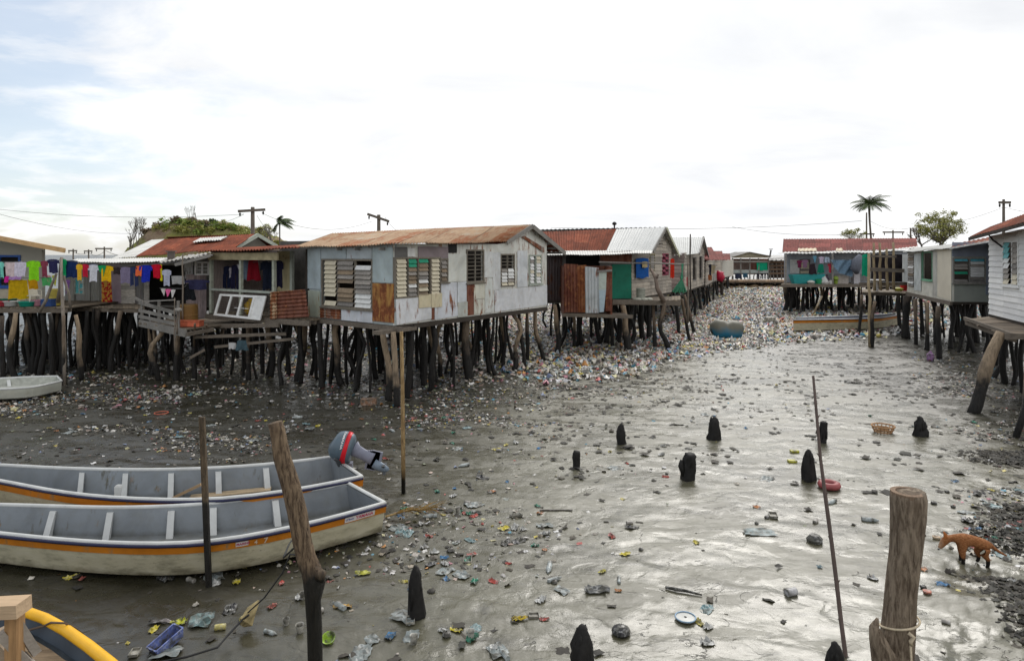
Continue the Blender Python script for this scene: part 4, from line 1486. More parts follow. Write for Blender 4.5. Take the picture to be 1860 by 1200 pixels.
h = thing('stilt_house', 'open sided house with low pale gable and green cloth behind the far walkway', 'house', (XD(1364, 104).x, 104, 0), ROWG)
fz = 1.3
a_, b_ = XD(1330, 104), XD(1397, 104)
quad = (a_, b_, b_ + Vector((0, 6)), a_ + Vector((0, 6)))
floor_slab(h, quad, fz + .8, .25, WOODH)
w = Wall(a_, b_)
bw_ = Wall(a_ + Vector((0, 2.5)), b_ + Vector((0, 2.5)))
for x0, x1, y0, y1, m in ((1331, 1361, 476, 490, tin((.28, .20, .17), amt=.4, name='brown board')), (1361, 1372, 476, 492, tin((.30, .13, .10), amt=.4, name='red brown board')), (1331, 1374, 470, 476, RUSTBR), (1372, 1397, 470, 492, RUSTBR)):
    bw_.panel(h, (x0, y0, x1, y1), m, 'wall_panel', th=.1)
w.panel(h, (1330, 490, 1395, 496), plain((.36, .40, .38), .8, name='grey green rail board'), 'rail_board', th=.08)
for x in (1330, 1345.5, 1362, 1378, 1396):
    p = XD(x, 103.9)
    beam(h, (p.x, p.y, 0), (p.x, p.y, 4.4), .16, .16, WOODG, 'post')
for y_, m in ((466.5, plain((.55, .50, .40), .7, name='cream fascia')), (475, WOODG)):
    beam(h, U(1329, y_, 103.7), U(1398, y_, 103.7), .15, .3, m)
pk = U(1362, 457.5, 103)
gm = plain((.30, .28, .20), .8, .2, name='olive gable board')
mb = MB()
g1_, g2_ = U(1329, 467, 103.4), U(1399, 465, 103.4)
mb.hexa([g1_, g2_, g2_ + Vector((0, .2, 0)), g1_ + Vector((0, .2, 0))], [pk + Vector((-.2, .4, 0)), pk + Vector((.2, .4, 0)), pk + Vector((.2, .6, 0)), pk + Vector((-.2, .6, 0))])
mb.build('gable_wall', gm, h)
dz = Vector((0, 7, 0))
roof(h, [(U(1327, 467.5, 102.8), U(1327, 467.5, 102.8) + dz, pk + dz, pk)], GREYD, pitch=.4)
roof(h, [(U(1402, 465.5, 102.8), U(1402, 465.5, 102.8) + dz, pk + dz, pk)], GREYD, pitch=.4)
stilts_grid(h, quad, 8, 2, fz + .6, r=.14)
h = thing('shed', 'brown open shed crowded with timber between the far house and the red roofed house', 'shed', (XD(1412, 100).x, 104, 0))
for x in (1399, 1406, 1413, 1420, 1427, 1434):
    p = XD(x, 105)
    beam(h, (p.x, 105, 0), (p.x + rnd.uniform(-.3, .3), 105, 4.3), .14, .14, WOODG, 'post')
for y_ in (476, 482, 489, 496):
    beam(h, U(1397, y_ + rnd.uniform(-1, 1), 104.8), U(1436, y_ + rnd.uniform(-1, 1), 104.8), .12, .3, wood((.2, .14, .1), 'brown boards', axis=0), 'rail')
w = Wall(XD(1397, 107), XD(1440, 107))
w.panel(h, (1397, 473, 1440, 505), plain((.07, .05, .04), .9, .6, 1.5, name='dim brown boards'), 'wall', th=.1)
roof(h, [(U(1396, 473, 103), U(1440, 470, 103), U(1440, 465, 108), U(1396, 469, 108))], GREYD, pitch=.4)

# ================================================================== LONG MAROON ROOFED HOUSE (right of the channel)
m0, m1 = XD(1425, 57), XD(1662, 57)
h = thing('stilt_house', 'long house with faded maroon roof and laundry along its deck, right side of the channel', 'house', (m0.x, m0.y, 0), ROWG)
w = Wall(m0, m1)
body = (m0, m1, XD(1660, 65), XD(1428, 65))
dkq = (XD(1418, 53.5), XD(1660, 53.5), m1, m0)
floor_slab(h, body, FZ)
mb = MB()
op1, op2 = w.rect((1453, 472, 1470, 496)), w.rect((1582, 462, 1662, 512))
w.solid(mb, 0, w.L, FZ, [(0, 5.2), (w.L, 5.35)], [op1, op2])
mb.build('wall', tin((.42, .46, .52), (.25, .2, .17), amt=.1, name='bluish grey wall'), h)
w.window(h, (1453, 472, 1470, 496), [(1453, 1470, [g_, c, c, c, g_, c])], sill=False)
w.panel(h, (1435, 471, 1452, 496), WHITES, 'shutter')
w.panel(h, (1435, 497, 1580, 511), plain((.30, .30, .30), .8, .2, name='lower wall board'))
iw = Wall(m0 + Vector((0, 3)), m1 + Vector((0, 3)))
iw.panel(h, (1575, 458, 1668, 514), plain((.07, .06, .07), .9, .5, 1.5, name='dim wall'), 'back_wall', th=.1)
boxwalls(h, body, FZ, 5.2, skip=(0,))
deck(h, dkq, FZ - .02, n=60, ragged=.12)
beam(h, U(1418, 519, 53.4), U(1662, 519, 53.4), .1, .22, WOODH)
roof(h, [(U(1421, 457.5, 55.6), U(1668, 452, 55.6), U(1664, 432.5, 61), U(1423, 434, 61))], R_MAROON, pitch=.24, amp=.026)
roof(h, [(U(1413, 460.5, 54.2), U(1600, 458, 54.2), U(1600, 455, 55.9), U(1420, 457.2, 55.9))], R_WHITE, pitch=.3, name='eave_strip')
roof(h, [(U(1600, 458, 54.2), U(1668, 449, 54.2), U(1668, 447, 56), U(1600, 454.5, 55.9))], R_WHITE, pitch=.3, name='eave_strip')
for x0, x1 in ((1449, 1484), (1518, 1531)):
    dd = 55.2
    roof(h, [(U(x0, 456, dd), U(x1, 456, dd), U(x1 - 1, 450.5, dd + .7), U(x0 + 1, 451, dd + .7))], tin((.55, .45, .30), (.4, .2, .1), amt=.4, name='tan patch'), pitch=.34, name='roof_patch')
for x in (1427, 1512, 1580):
    beam(h, (XD(x, 54).x, 54, FZ), (XD(x, 54).x, 54, 5.1), .12, .12, WOODG, 'post')
front_stilts(h, [(1426, 1424, 566, 5, 'mid', .1), (1434, 1437, 562, 5, 'dark', .08), (1444, 1448, 556, 4, 'dark', .08), (1468, 1467, 564, 3.5, 'dark', .05), (1477, 1478, 560, 4, 'dark', .1), (1491, 1492, 567, 3, 'pale', .2), (1522, 1525, 558, 4, 'dark', .1), (1538, 1540, 556, 3.5, 'dark', .1), (1551, 1552, 553, 3.5, 'dark', .1)], FZ - .2)
stilts_grid(h, (XD(1425, 55), XD(1660, 55), XD(1660, 64), XD(1425, 64)), 16, 4, FZ, r=.14)

# the pole stand in front of it
h = thing('pole_frame', 'tall bamboo pole frame with railing standing in the mud before the maroon roofed house', 'fence', (XD(1600, 38).x, 38, 0))
deck(h, (XD(1566, 43), XD(1660, 42), XD(1660, 46), XD(1566, 47)), 2.55, n=26, ragged=.2)
for x, y0, y1, d in ((1589, 528, 441, 43), (1600, 527, 441, 43), (1612, 527, 451, 43), (1624, 526, 440, 43), (1580, 630, 461, 37.2)):
    pole(h, U(x, y0, d) if y0 < 600 else G(x, y0), U(x - 2, y1, d), .09, wood((.34, .27, .17), 'bamboo'), 'pole', crook=.03)
beam(h, U(1578, 489, 42.8), U(1650, 492, 42.6), .1, .24, WOODH, 'rail')
beam(h, U(1580, 465, 42.8), U(1628, 466, 42.6), .08, .14, WOODH, 'rail')
beam(h, U(1560, 516, 44), U(1650, 515, 43), .1, .2, WOODH, 'rail')
front_stilts(h, [(1568, 1560, 606, 3.4, 'post', .15), (1592, 1583, 630, 4, 'post', .12), (1588, 1600, 560, 4, 'dark', .1)], 2.45)

# ================================================================== CREAM AND BLUE GREY HOUSE (right)
n0, n1, n2 = XD(1648, 42), XD(1730, 33.3), XD(1802, 33.0)
h = thing('stilt_house', 'cream and blue grey board house on tall posts beside the white weatherboard house', 'house', (n1.x, n1.y, 0), ROWG)
wa, wb = Wall(n0, n1), Wall(n1, n2)
zf = 2.62
oa = [wa.rect((1651, 463, 1661, 519)), wa.rect((1676, 459, 1694, 507))]
mb = MB()
wa.solid(mb, 0, wa.L, zf, [(0, 5.05), (wa.L, 5.38)], oa)
mb.build('wall', tin((.64, .62, .54), (.3, .2, .1), amt=.2, name='cream board wall'), h)
wa.window(h, (1651, 463, 1661, 519), [(1651, 1661, [g_, SLATW, g_, g_, w_, g_] * 2)], sill=False, tilt=.08)
wa.window(h, (1676, 459, 1694, 507), [], fm=plain((.16, .38, .24), .6, name='pale green paint'))
wa.panel(h, (1662, 460, 1674, 528), tin((.58, .60, .58), amt=.1, name='white iron'), corr=.2)
wa.panel(h, (1640, 462, 1650, 512), tin((.50, .52, .52), amt=.1, name='white grey board'))
wa.panel(h, (1696, 457, 1703, 536), tin((.52, .50, .45), amt=.1, name='light grey board'), corr=.2)
wa.panel(h, [(1704, 453), (1729, 450), (1729, 546), (1704, 538)], plain((.66, .60, .48), .75, .1, .8, name='cream sheet'))
ob = [wb.rect((1732, 470, 1788, 512))]
mb = MB()
wb.solid(mb, 0, wb.L, zf, [(0, 5.38), (wb.L, 5.75)], ob)
mb.build('wall', plain((.33, .35, .31), .8, .18, .9, name='olive grey wall'), h)
wb.panel(h, (1729, 440, 1795, 466), plain((.26, .29, .36), .75, .22, 1.2, name='blue grey sheet'))
wb.panel(h, (1790, 466, 1799, 535), plain((.26, .29, .36), .75, .22, 1.2, name='blue grey sheet'))
TQ = plain((.10, .42, .52), .6, name='turquoise slat')
wb.window(h, (1732, 470, 1788, 512), [(1732, 1758, [TQ, None, SLATG, SLATG, None, GREEN, None, None, SLATG]), (1761, 1788, [TQ, w_, g_, w_, w_, w_, w_, g_, g_])], fm=wood((.32, .31, .29), 'grey window frame'), tilt=.06)
body = (n0, n1, n2, XD(1799, 44))
floor_slab(h, body, zf)
boxwalls(h, body, zf, 5.2, skip=(0, 1))
beam(h, wa.P(0, zf - .1, .05), wa.P(wa.L, zf - .1, .05), .1, .2, WOODH)
roof(h, [(U(1640, 458, 41), U(1728, 449.5, 32.8), U(1745, 442, 37), U(1665, 450, 46))], R_WHITE, pitch=.25)
roof(h, [(U(1726, 450, 32.4), U(1802, 437, 32.2), U(1800, 430, 37), U(1742, 441, 38))], R_RED, pitch=.25)
beam(h, U(1725, 451, 32.3), U(1800, 438, 32.1), .04, .08, plain((.6, .6, .58), .6, name='white edge'), 'fascia')
front_stilts(h, [(1662, 1664, 625, 4, 'mid', .02), (1681, 1680, 635, 3, 'mid', .05), (1684, 1685, 636, 3, 'pale', .02), (1702, 1698, 618, 4, 'mid', .05), (1707, 1707, 652, 5.5, 'mid', .03), (1647, 1646, 614, 8, 'dark', .04), (1634, 1636, 604, 4, 'dark', .04),
                 (1729, 1730, 598, 4, 'dark', .05), (1739, 1742, 612, 7, 'dark', .05), (1755, 1757, 600, 4, 'dark', .05), (1771, 1775, 622, 5, 'dark', .05), (1788, 1787, 612, 4, 'dark', .05)], zf - .1)
stilts_grid(h, body, 6, 4, zf, r=.12)

# ================================================================== WHITE WEATHERBOARD HOUSE (right edge)
v0, v1 = XD(1797, 26.7), XD(1990, 18.5)
h = thing('stilt_house', 'white weatherboard house at the right edge with rusty roof and tall louvre window', 'house', (v0.x, v0.y, 0), ROWG)
w = Wall(v0, v1)
oo = [w.rect((1824, 440, 1850, 516))]
mb = MB()
w.solid(mb, 0, w.L, 2.6, [(0, 5.75), (w.L, 6.15)], oo, boards=.21)
mb.build('wall', wood((.80, .80, .79), 'white weatherboard', axis=0, var=.10, grime=.18), h)
w.window(h, (1824, 440, 1850, 516), [(1824, 1834, [TEAL, TEAL, TEAL, w_, w_, g_, g_, c]), (1839, 1850, [g_, g_, g_, g_, g_, g_, c, c])], fm=WHITES, fw=.08)
body = (v0, v1, v1 + Vector((4, 5)), XD(1800, 33))
floor_slab(h, body, 2.6)
boxwalls(h, body, 2.6, 5.6, skip=(0,))
roof(h, [(U(1762, 431.5, 26.2), U(1990, 366, 18), U(1990, 340, 23), U(1800, 412, 30))], R_RED, pitch=.22)
beam(h, U(1760, 434, 26.3), U(1990, 372, 18.1), .05, .12, WOODD, 'fascia')
mb = MB()
mb.tube([w.px(1799, 428, .04), w.px(1806, 436, .05), w.px(1824, 449, .05)], .03, 6)
mb.build('cable', DARK, h)
stilts_grid(h, body, 8, 4, 2.5, r=.12)
# its platform
h = thing('plank_platform', 'worn plank platform below the white weatherboard house with leaning prop posts', 'platform', (XD(1830, 22).x, 22, 0))
deck(h, (XD(1752, 25.6), XD(1835, 20.6), XD(1990, 19.6), XD(1800, 27.0)), 2.48, n=24, ragged=.15, mat=wood((.20, .16, .12), 'worn planks', axis=0))
beam(h, U(1752, 578, 25.4), U(1838, 608, 20.5), .08, .12, WOODH)
beam(h, U(1826, 610, 20.4), U(1900, 612, 20.2), .08, .18, WOODH)
mb = MB()
d = F * H / (750 - HY)
pb = Vector(((1760 - CX) * d / F, d, -.3))
pt = U(1816, 604, 20.9)
mb.tube([pb.lerp(pt, u) + Vector((.06 * math.sin(u * 7), 0, 0)) for u in (0, .2, .4, .5, .6, .8, 1)], [.17, .18, .165, .19, .19, .17, .15], 10, jit=.06)
mb.build('prop_post', stilt_mat('pale'), h, smooth=True)
mb = MB()
d = F * H / (796 - HY)
pb = Vector(((1840 - CX) * d / F, d, -.2))
mb.tube([pb, pb.lerp(U(1880, 640, 18.2), .4) + Vector((.1, 0, 0)), U(1868, 640, 18.4)], [.09, .085, .07], 8, jit=.05)
mb.build('prop_post', stilt_mat('post'), h, smooth=True)
front_stilts(h, [(1828, 1829, 650, 4, 'mid', .03), (1860, 1862, 640, 5, 'dark', .03), (1795, 1790, 640, 6, 'dark', .1), (1880, 1880, 660, 6, 'dark', .1)], 2.35)

# ================================================================== LAUNDRY
def garment(kind, x0, x1, y0, y1, d, c, label, name=None, yaw=0.0, line=True, group=None, billow=.05, pts=None):
    """cloth hanging from its top edge; photo box gives its size, d its distance"""
    a, b = pts or (U(x0, y0, d), U(x1, y0, d))
    if pts:
        yaw = math.atan2(b.y - a.y, b.x - a.x)
    hgt = (y1 - y0) * d / F
    w = (b - a).length
    ctr = (a + b) / 2
    dx = Vector((math.cos(yaw), math.sin(yaw), 0))
    nv = Vector((-dx.y, dx.x, 0))
    ph = rnd.uniform(0, 6)

    def spans(v):
        if kind == 'shirt':
            if v < .30:
                return [(0, 1)] if v > .04 else [(.12, .88)]
            return [(.17, .85)]
        if kind == 'trousers':
            if v < .34:
                return [(.08, .92)]
            return [(.02, .44), (.56, .98)]
        if kind == 'skirt':
            k = .2 * (1 - v)
            return [(k, 1 - k)]
        if kind == 'brief':
            k = .42 * v
            return [(k, 1 - k)]
        return [(0, 1)]
    mb = MB()
    rows, nx = 12, 8
    vs = [i / rows for i in range(rows + 1)]
    if kind == 'shirt':
        vs = [0, .04, .041, .12, .2, .30, .301, .42, .55, .68, .8, .9, 1]
    if kind == 'trousers':
        vs = [0, .1, .2, .34, .341, .45, .58, .7, .8, .9, 1]
    for i in range(len(vs) - 1):
        va, vb = vs[i] + 1e-4, vs[i + 1]
        for (l, r) in spans((va + vb) / 2):
            for k in range(nx):
                q = []
                for v in (va, vb):
                    for u in (l + (r - l) * k / nx, l + (r - l) * (k + 1) / nx):
                        hem = .035 * math.sin(u * 9 + ph) * v
                        z = -(v + hem) * hgt - .02 * math.cos(u * 6.28) * (1 - v) * hgt
                        dep = billow * w * (.25 + v) * math.sin(u * 11 + ph + v * 2) + .06 * v * math.sin(ph)
                        q.append(ctr + dx * (u - .5) * w * (1 - .06 * v * math.sin(ph * 2)) + nv * dep + Vector((0, 0, z)))
                mb.quad(q[2], q[3], q[1], q[0])
    nm = name or {'shirt': 'shirt', 'trousers': 'trousers', 'skirt': 'skirt', 'brief': 'underwear'}.get(kind, 'towel')
    o = mb.build(nm, cloth(c), None, origin=ctr, smooth=True)
    tag(o, label, {'towel': 'cloth', 'brief': 'underwear'}.get(kind, kind) if name is None else name.replace('_', ' '), group)
    return o


def line_obj(pts, label, r=.012, mat=None, name='clothes_line', cat='clothes line', group=None):
    mb = MB()
    P = []
    for a, b in zip(pts[:-1], pts[1:]):
        a, b = Vector(a), Vector(b)
        L = (b - a).length
        for i in range(8):
            u = i / 8
            P.append(a.lerp(b, u) + Vector((0, 0, -.02 * L * 4 * u * (1 - u) * .5)))
    P.append(Vector(pts[-1]))
    mb.tube(P, r, 5)
    o = mb.build(name, mat or plain((.12, .12, .12), .8, name='line cord'))
    return tag(o, label, cat, group)


LG = 'washing hung along the left deck'
LD = 26.6
line_obj([U(-120, 472, LD), U(62, 475, LD), U(112, 472, LD), U(218, 482, LD), U(300, 478, LD - .3), U(331, 474, 25.9)], 'long washing line across the left deck and walkway')
for q in (('shirt', -2, 7, 476, 504, (.20, .62, .52), 'aqua shirt at the left end of the washing line'),
          ('shirt', 6, 30, 476, 502, (.68, .55, .56), 'pale pink shirt beside the aqua shirt on the washing line'),
          ('towel', 27, 48, 475, 502, (.60, .56, .66), 'lilac white cloth between pink and lime shirts on the line'),
          ('shirt', 47, 75, 474, 509, (.25, .66, .02), 'bright lime green shirt on the washing line'),
          ('shirt', 73, 87, 474, 503, (.24, .05, .08), 'maroon mottled shirt beside the lime shirt'),
          ('shirt', 85, 107, 471, 496, (.03, .03, .09), 'dark navy shirt left of the crooked line post'),
          ('shirt', 111, 121, 471, 501, (.01, .34, .12), 'green shirt just right of the line post'),
          ('towel', 119, 141, 473, 504, (.015, .035, .12), 'wide navy cloth on the washing line'),
          ('shirt', 138, 150, 480, 509, (.72, .42, .03), 'yellow and white shirt beside the navy cloth'),
          ('shirt', 147, 161, 480, 503, (.52, .02, .05), 'red shirt on the line over the yellow one'),
          ('shirt', 159, 180, 481, 511, (.62, .62, .68), 'white shirt with blue shoulders on the line'),
          ('skirt', 161, 178, 480, 493, (.015, .05, .25), 'small royal blue cloth over the white shirt'),
          ('brief', 177, 193, 482, 503, (.01, .30, .10), 'green cloth folded over the yellow shirt'),
          ('shirt', 179, 206, 483, 511, (.78, .46, .01), 'golden yellow shirt on the washing line'),
          ('towel', 205, 219, 486, 498, (.04, .03, .03), 'short dark brown cloth on the line'),
          ('towel', 218, 237, 485, 514, (.20, .17, .26), 'purple grey cloth on the washing line'),
          ('trousers', 235, 250, 485, 519, (.03, .04, .10), 'dark navy trousers on the washing line'),
          ('towel', 247, 258, 483, 501, (.72, .14, .05), 'orange red cloth on the washing line'),
          ('shirt', 253, 277, 482, 512, (.015, .03, .36), 'royal blue shirt on the washing line'),
          ('shirt', 275, 293, 480, 505, (.55, .01, .03), 'bright red shirt at the right end of the line'),
          ('shirt', 294, 311, 490, 519, (.46, .48, .60), 'pale blue grey shirt beside the kitchen alcove')):
    garment(q[0], q[1], q[2], q[3], q[4], LD + rnd.uniform(-.05, .05), q[5], q[6], group=LG)
garment('towel', 290, 294, 480, 510, LD, (.7, .6, .02), 'thin yellow strip of cloth at the edge of the red shirt', group=LG)
garment('towel', 311, 334, 501, 516, 26.2, (.38, .38, .38), 'pale grey towel hanging in the kitchen alcove', group=LG)
line_obj([U(290, 523, 26), U(331, 524, 25.8), U(345, 512, 26)], 'short low line with underwear above the landing')
garment('brief', 292, 301, 524, 537, 26, (.6, .58, .56), 'white underwear at the left of the low line', group=LG)
garment('brief', 300, 311, 525, 538, 26, (.70, .12, .30), 'pink underwear on the low line', group=LG)
garment('brief', 310, 319, 526, 540, 26, (.58, .56, .54), 'white underwear at the right of the low line', group=LG)
garment('skirt', 333, 356, 515, 545, 25.9, (.012, .014, .016), 'black cloth hanging before the pinkish door', group=LG)
garment('shirt', 336, 380, 508, 526, 25.8, (.03, .03, .07), 'dark navy jacket slung towards the verandah post', group=LG, name='jacket')
line_obj([U(-100, 505, 27.6), U(40, 505, 27.6), U(100, 503, 27.6)], 'lower washing line under the long one on the left deck')
for q in (('towel', 15, 49, 508, 543, (.55, .35, .01), 'large mustard yellow cloth on the left deck'),
          ('towel', 50, 68, 507, 525, (.60, .30, .01), 'orange fringed cloth behind the plastic chair'),
          ('towel', 75, 94, 504, 519, (.10, .45, .16), 'mint green cloth on the lower line'),
          ('shirt', 84, 92, 500, 512, (.70, .34, .36), 'pink cloth on the lower line by the mint one'),
          ('brief', 94, 104, 500, 520, (.55, .55, .05), 'yellow green bundle on the lower line'),
          ('towel', 106, 113, 496, 523, (.5, .5, .52), 'white and navy cloth by the crooked line post'),
          ('shirt', 119, 128, 508, 532, (.20, .10, .30), 'purple cloth hanging low by the walkway'),
          ('towel', 9, 17, 502, 513, (.55, .02, .25), 'magenta cloth left of the mustard cloth'),
          ('towel', 17, 40, 502, 508, (.35, .2, .42), 'striped purple cloth above the mustard cloth')):
    garment(q[0], q[1], q[2], q[3], q[4], 27.6, q[5], q[6], group=LG)
cur = garment('towel', 184, 202, 511, 549, XD(190, 30.2).y, (.30, .02, .02), 'red and gold patterned door curtain', name='curtain')
m, T = newmat('patterned curtain')
vv = T.n('ShaderNodeTexCoord').outputs['Object']
finish(T, T.mix(T.map(T.noise(vv, 9, 2, .5), .48, .54), (.34, .015, .02), (.50, .26, .05)), .9, None, spec=.1)
cur.data.materials[0] = m
# posts that carry the lines
for k, (a, b, r, lab) in enumerate(((U(105, 549, 27.4), U(112, 468, 26.6), .08, 'tall grey post carrying the washing line'), (G(117, 700), U(111, 468, 26.5), .06, 'long thin pole rising from the mud to the washing line'),
                                    (U(72, 566, 26.9), U(103, 497, 27.0), .06, 'slanting grey prop across the left deck'), (U(128, 558, 27.0), U(112, 486, 26.8), .05, 'pale slanting prop at the deck corner'))):
    mb = MB()
    a, b = Vector(a), Vector(b)
    mb.tube([a, a.lerp(b, .3) + Vector((.05, 0, 0)), a.lerp(b, .7), b], [r, r, r * .9, r * .8], 8, jit=.08)
    tag(mb.build('line_post', wood((.24, .21, .18), 'grey pole'), None, smooth=True), lab, 'post')
# verandah washing
vl = lambda x: wv.depth(x) + .9
line_obj([U(386, 474, vl(386)), U(500, 475, vl(500))], 'washing line under the verandah roof')
for q in (('trousers', 388, 404, 480, 526, (.10, .24, .38), 'light blue jeans hanging at the left of the verandah'),
          ('shirt', 398, 410, 481, 500, (.38, .42, .50), 'pale blue shirt beside the jeans on the verandah'),
          ('trousers', 405, 420, 484, 524, (.015, .02, .05), 'dark navy trousers on the verandah, left pair'),
          ('trousers', 419, 436, 482, 526, (.02, .02, .05), 'dark navy trousers on the verandah beside its middle post'),
          ('shirt', 416, 421, 486, 504, (.45, .42, .46), 'thin pinkish white cloth between the navy trousers'),
          ('brief', 430, 440, 480, 494, (.5, .5, .55), 'white cloth at the top of the verandah middle post'),
          ('towel', 442, 451, 473, 508, (.16, .20, .26), 'grey blue cloth right of the verandah middle post'),
          ('skirt', 446, 474, 473, 509, (.24, .01, .02), 'dark red skirt hanging on the verandah'),
          ('shirt', 473, 500, 474, 526, (.012, .016, .03), 'black shirt beside the dark red skirt'),
          ('shirt', 500, 515, 474, 522, (.015, .015, .035), 'black shirt with a hanging sleeve by the cream wall')):
    garment(q[0], q[1], q[2], q[3], q[4], vl((q[1] + q[2]) / 2), q[5], q[6], group='washing on the verandah')
mb = MB()
p = U(455, 573, wv.depth(455) + .5)
mb.lathe((p.x, p.y, FZ), [(.16, 0), (.22, .1), (.24, .4), (.17, .5), (.08, .55), (.08, .62)], 14, close=True)
tag(mb.build('water_container', plain((.55, .33, .01), .5, .1, name='yellow plastic'), smooth=True), 'yellow plastic container on the verandah floor behind the window frame', 'container')
garment('towel', 415, 428, 622, 634, 25.1, (.55, .55, .55), 'white rag on the lower brace under the verandah', name='rag')
garment('skirt', 426, 452, 618, 636, 25.0, (.06, .10, .12), 'dark blue plastic sheet draped over the brace under the verandah', name='plastic_sheet')
# second house and row
garment('towel', 1151, 1174.5, 470, 506, wq.depth(1162) - .15, (.01, .09, .34), 'bright blue tarpaulin patch on the weatherboard wall', name='tarpaulin', pts=(wq.px(1151, 471, .12), wq.px(1174.5, 467, .12)), billow=.004)
garment('towel', 1160, 1170, 475, 486, wq.depth(1165) - .35, (.42, .34, .18), 'tan square of cloth over the blue tarpaulin', name='cloth_patch', pts=(wq.px(1160, 475, .2), wq.px(1170, 475, .2)), billow=.004)
garment('towel', 1218, 1225, 470, 505, 42, (.62, .04, .02), 'bright red towel hanging beyond the weatherboard gable')
garment('towel', 1247, 1251, 503, 520, 46, (.5, .03, .06), 'narrow red cloth on the third house')
gn = MB()
for i in range(7):
    a = U(1238 + i * .6, 479, 36.2)
    gn.tube([a, U(1238 - i * .5 + 2, 505, 36.0), U(1222 + i * 4, 530 + 2 * (i % 2), 36.0)], [.02, .05, .06], 5)
tag(gn.build('fishing_net', cloth((.06, .22, .13), 'green net')), 'green fishing net bundle tied to the rail pole', 'net')
for q in (('shirt', 1287, 1293, 480, 500, (.03, .03, .05), 'black shirt on the front of the fourth house'), ('shirt', 1290, 1300, 482, 498, (.5, .42, .28), 'cream shirt on the front of the fourth house'),
          ('towel', 1286, 1293, 499, 509, (.38, .14, .06), 'rust brown cloth hanging low on the fourth house'), ('skirt', 1294, 1302, 496, 510, (.5, .48, .45), 'white cloth hanging low on the fourth house')):
    garment(q[0], q[1], q[2], q[3], q[4], 60.5, q[5], q[6], group='washing on the fourth house')
line_obj([U(1284, 480.5, 60.6), U(1303, 482, 60.6)], 'short washing line on the fourth house', .03)
# far house
garment('towel', 1374, 1394, 475.5, 491, 103.8, (.01, .33, .18), 'vivid green cloth on the far open sided house')
for k, (x0, x1, cc_) in enumerate(((1374, 1380, .03), (1381, 1387, .02), (1388, 1392, .03), (1393, 1396, .02))):
    garment('trousers', x0, x1, 497, 506.5, 103.4, (cc_, cc_, cc_ * 1.4), 'dark trousers hanging under the rail of the far house', group='dark trousers under the far house rail', billow=.02)
garment('towel', 1349, 1358, 496, 504, 103.4, (.03, .09, .14), 'teal cloth below the rail of the far house')
garment('towel', 1335, 1346, 497, 506, 103.4, (.03, .04, .07), 'dark cloth below the rail of the far house')
garment('shirt', 1322, 1328, 495, 503, 101.5, (.55, .26, .02), 'small orange shirt over the far walkway')  # tiny figure of unclear kind, built as a hanging shirt
# maroon roof house laundry
mg = 'washing on the deck of the maroon roofed house'
md = 54.2
line_obj([U(1440, 466, md), U(1513, 466, md), U(1582, 468, md)], 'upper washing line on the maroon roofed house', .02)
for q in (('shirt', 1447, 1457, 473, 486, (.12, .015, .05), 'maroon shirt left of the black skirt'), ('shirt', 1456, 1468, 472, 486, (.18, .10, .16), 'patterned purple shirt left of the black skirt'),
          ('brief', 1476, 1484, 465, 477, (.10, .26, .36), 'blue shorts on the upper line'), ('skirt', 1468, 1483, 479, 498, (.03, .02, .025), 'black skirt on the deck line'),
          ('skirt', 1484, 1498, 480, 496, (.01, .19, .12), 'green skirt on the deck line'), ('shirt', 1487, 1497, 466, 478, (.42, .36, .46), 'lilac shirt on the upper line'),
          ('trousers', 1497, 1507, 466, 477, (.42, .50, .62), 'pale blue shorts on the upper line'), ('shirt', 1503, 1515, 478, 495, (.50, .04, .07), 'red shirt beside the grey blue tarpaulin'),
          ('towel', 1566, 1579, 462, 501, (.01, .33, .18), 'long green towel on the pole stand')):
    garment(q[0], q[1], q[2], q[3], q[4], md + rnd.uniform(-.1, .1), q[5], q[6], group=mg)
line_obj([U(1445, 478.5, md), U(1518, 478.5, md)], 'lower washing line on the maroon roofed house', .02)
mb = MB()
tp = [U(1508, 472, 54), U(1549, 472, 54), U(1548, 503, 53.8), U(1522, 495, 53.7)]
n = 10
g = [[tp[0].lerp(tp[1], i / n).lerp(tp[3].lerp(tp[2], i / n), j / n) + Vector((0, -.12 * math.sin(i * 1.3 + j * .9), 0)) for i in range(n + 1)] for j in range(n + 1)]
for j in range(n):
    for i in range(n):
        mb.quad(g[j + 1][i], g[j + 1][i + 1], g[j][i + 1], g[j][i])
tag(mb.build('tarpaulin', cloth((.13, .20, .27))), 'grey blue tarpaulin hung across the deck of the maroon roofed house', 'tarpaulin')
mb = MB()
mb.tube([U(1562, 463, 53.6), U(1556, 475, 53.5), U(1554, 487, 53.5), U(1557, 497, 53.6)], [.15, .38, .42, .15], 10, jit=.2)
tag(mb.build('clothes_bundle', cloth((.14, .15, .18)), smooth=True), 'dark grey bundle of clothes beside the long green towel', 'clothes')


# ================================================================== THINGS ON THE DECKS
def basin(x, y, d, r, hh, c, label, z=None):
    p = U(x, y, d)
    z = z if z is not None else p.z
    mb = MB()
    mb.lathe((p.x, p.y, z), [(r * .72, 0), (r * .8, hh * .1), (r * .97, hh * .94), (r * 1.06, hh), (r * 1.06, hh * 1.05), (r * .93, hh * .95), (r * .7, hh * .1), (.01, hh * .08)], 22)
    return tag(mb.build('basin', plain(c, .4, .08, name='plastic basin'), smooth=True), label, 'basin', 'basins on the left deck')


basin(2, 548, 27.5, .28, .2, (.45, .05, .07), 'dark red basin at the left end of the deck', 2.84)
basin(20, 548, 27.6, .29, .2, (.55, .56, .56), 'silver white basin on the left deck', 2.84)
basin(49, 548, 27.5, .31, .19, (.01, .33, .24), 'teal green basin on the left deck', 2.84)
basin(70, 545, 27.8, .30, .24, (.62, .30, .38), 'pink basin on the left deck', 2.84)
basin(6, 540, 28.6, .5, .2, (.01, .12, .07), 'dark green basin behind the red one', 2.85)


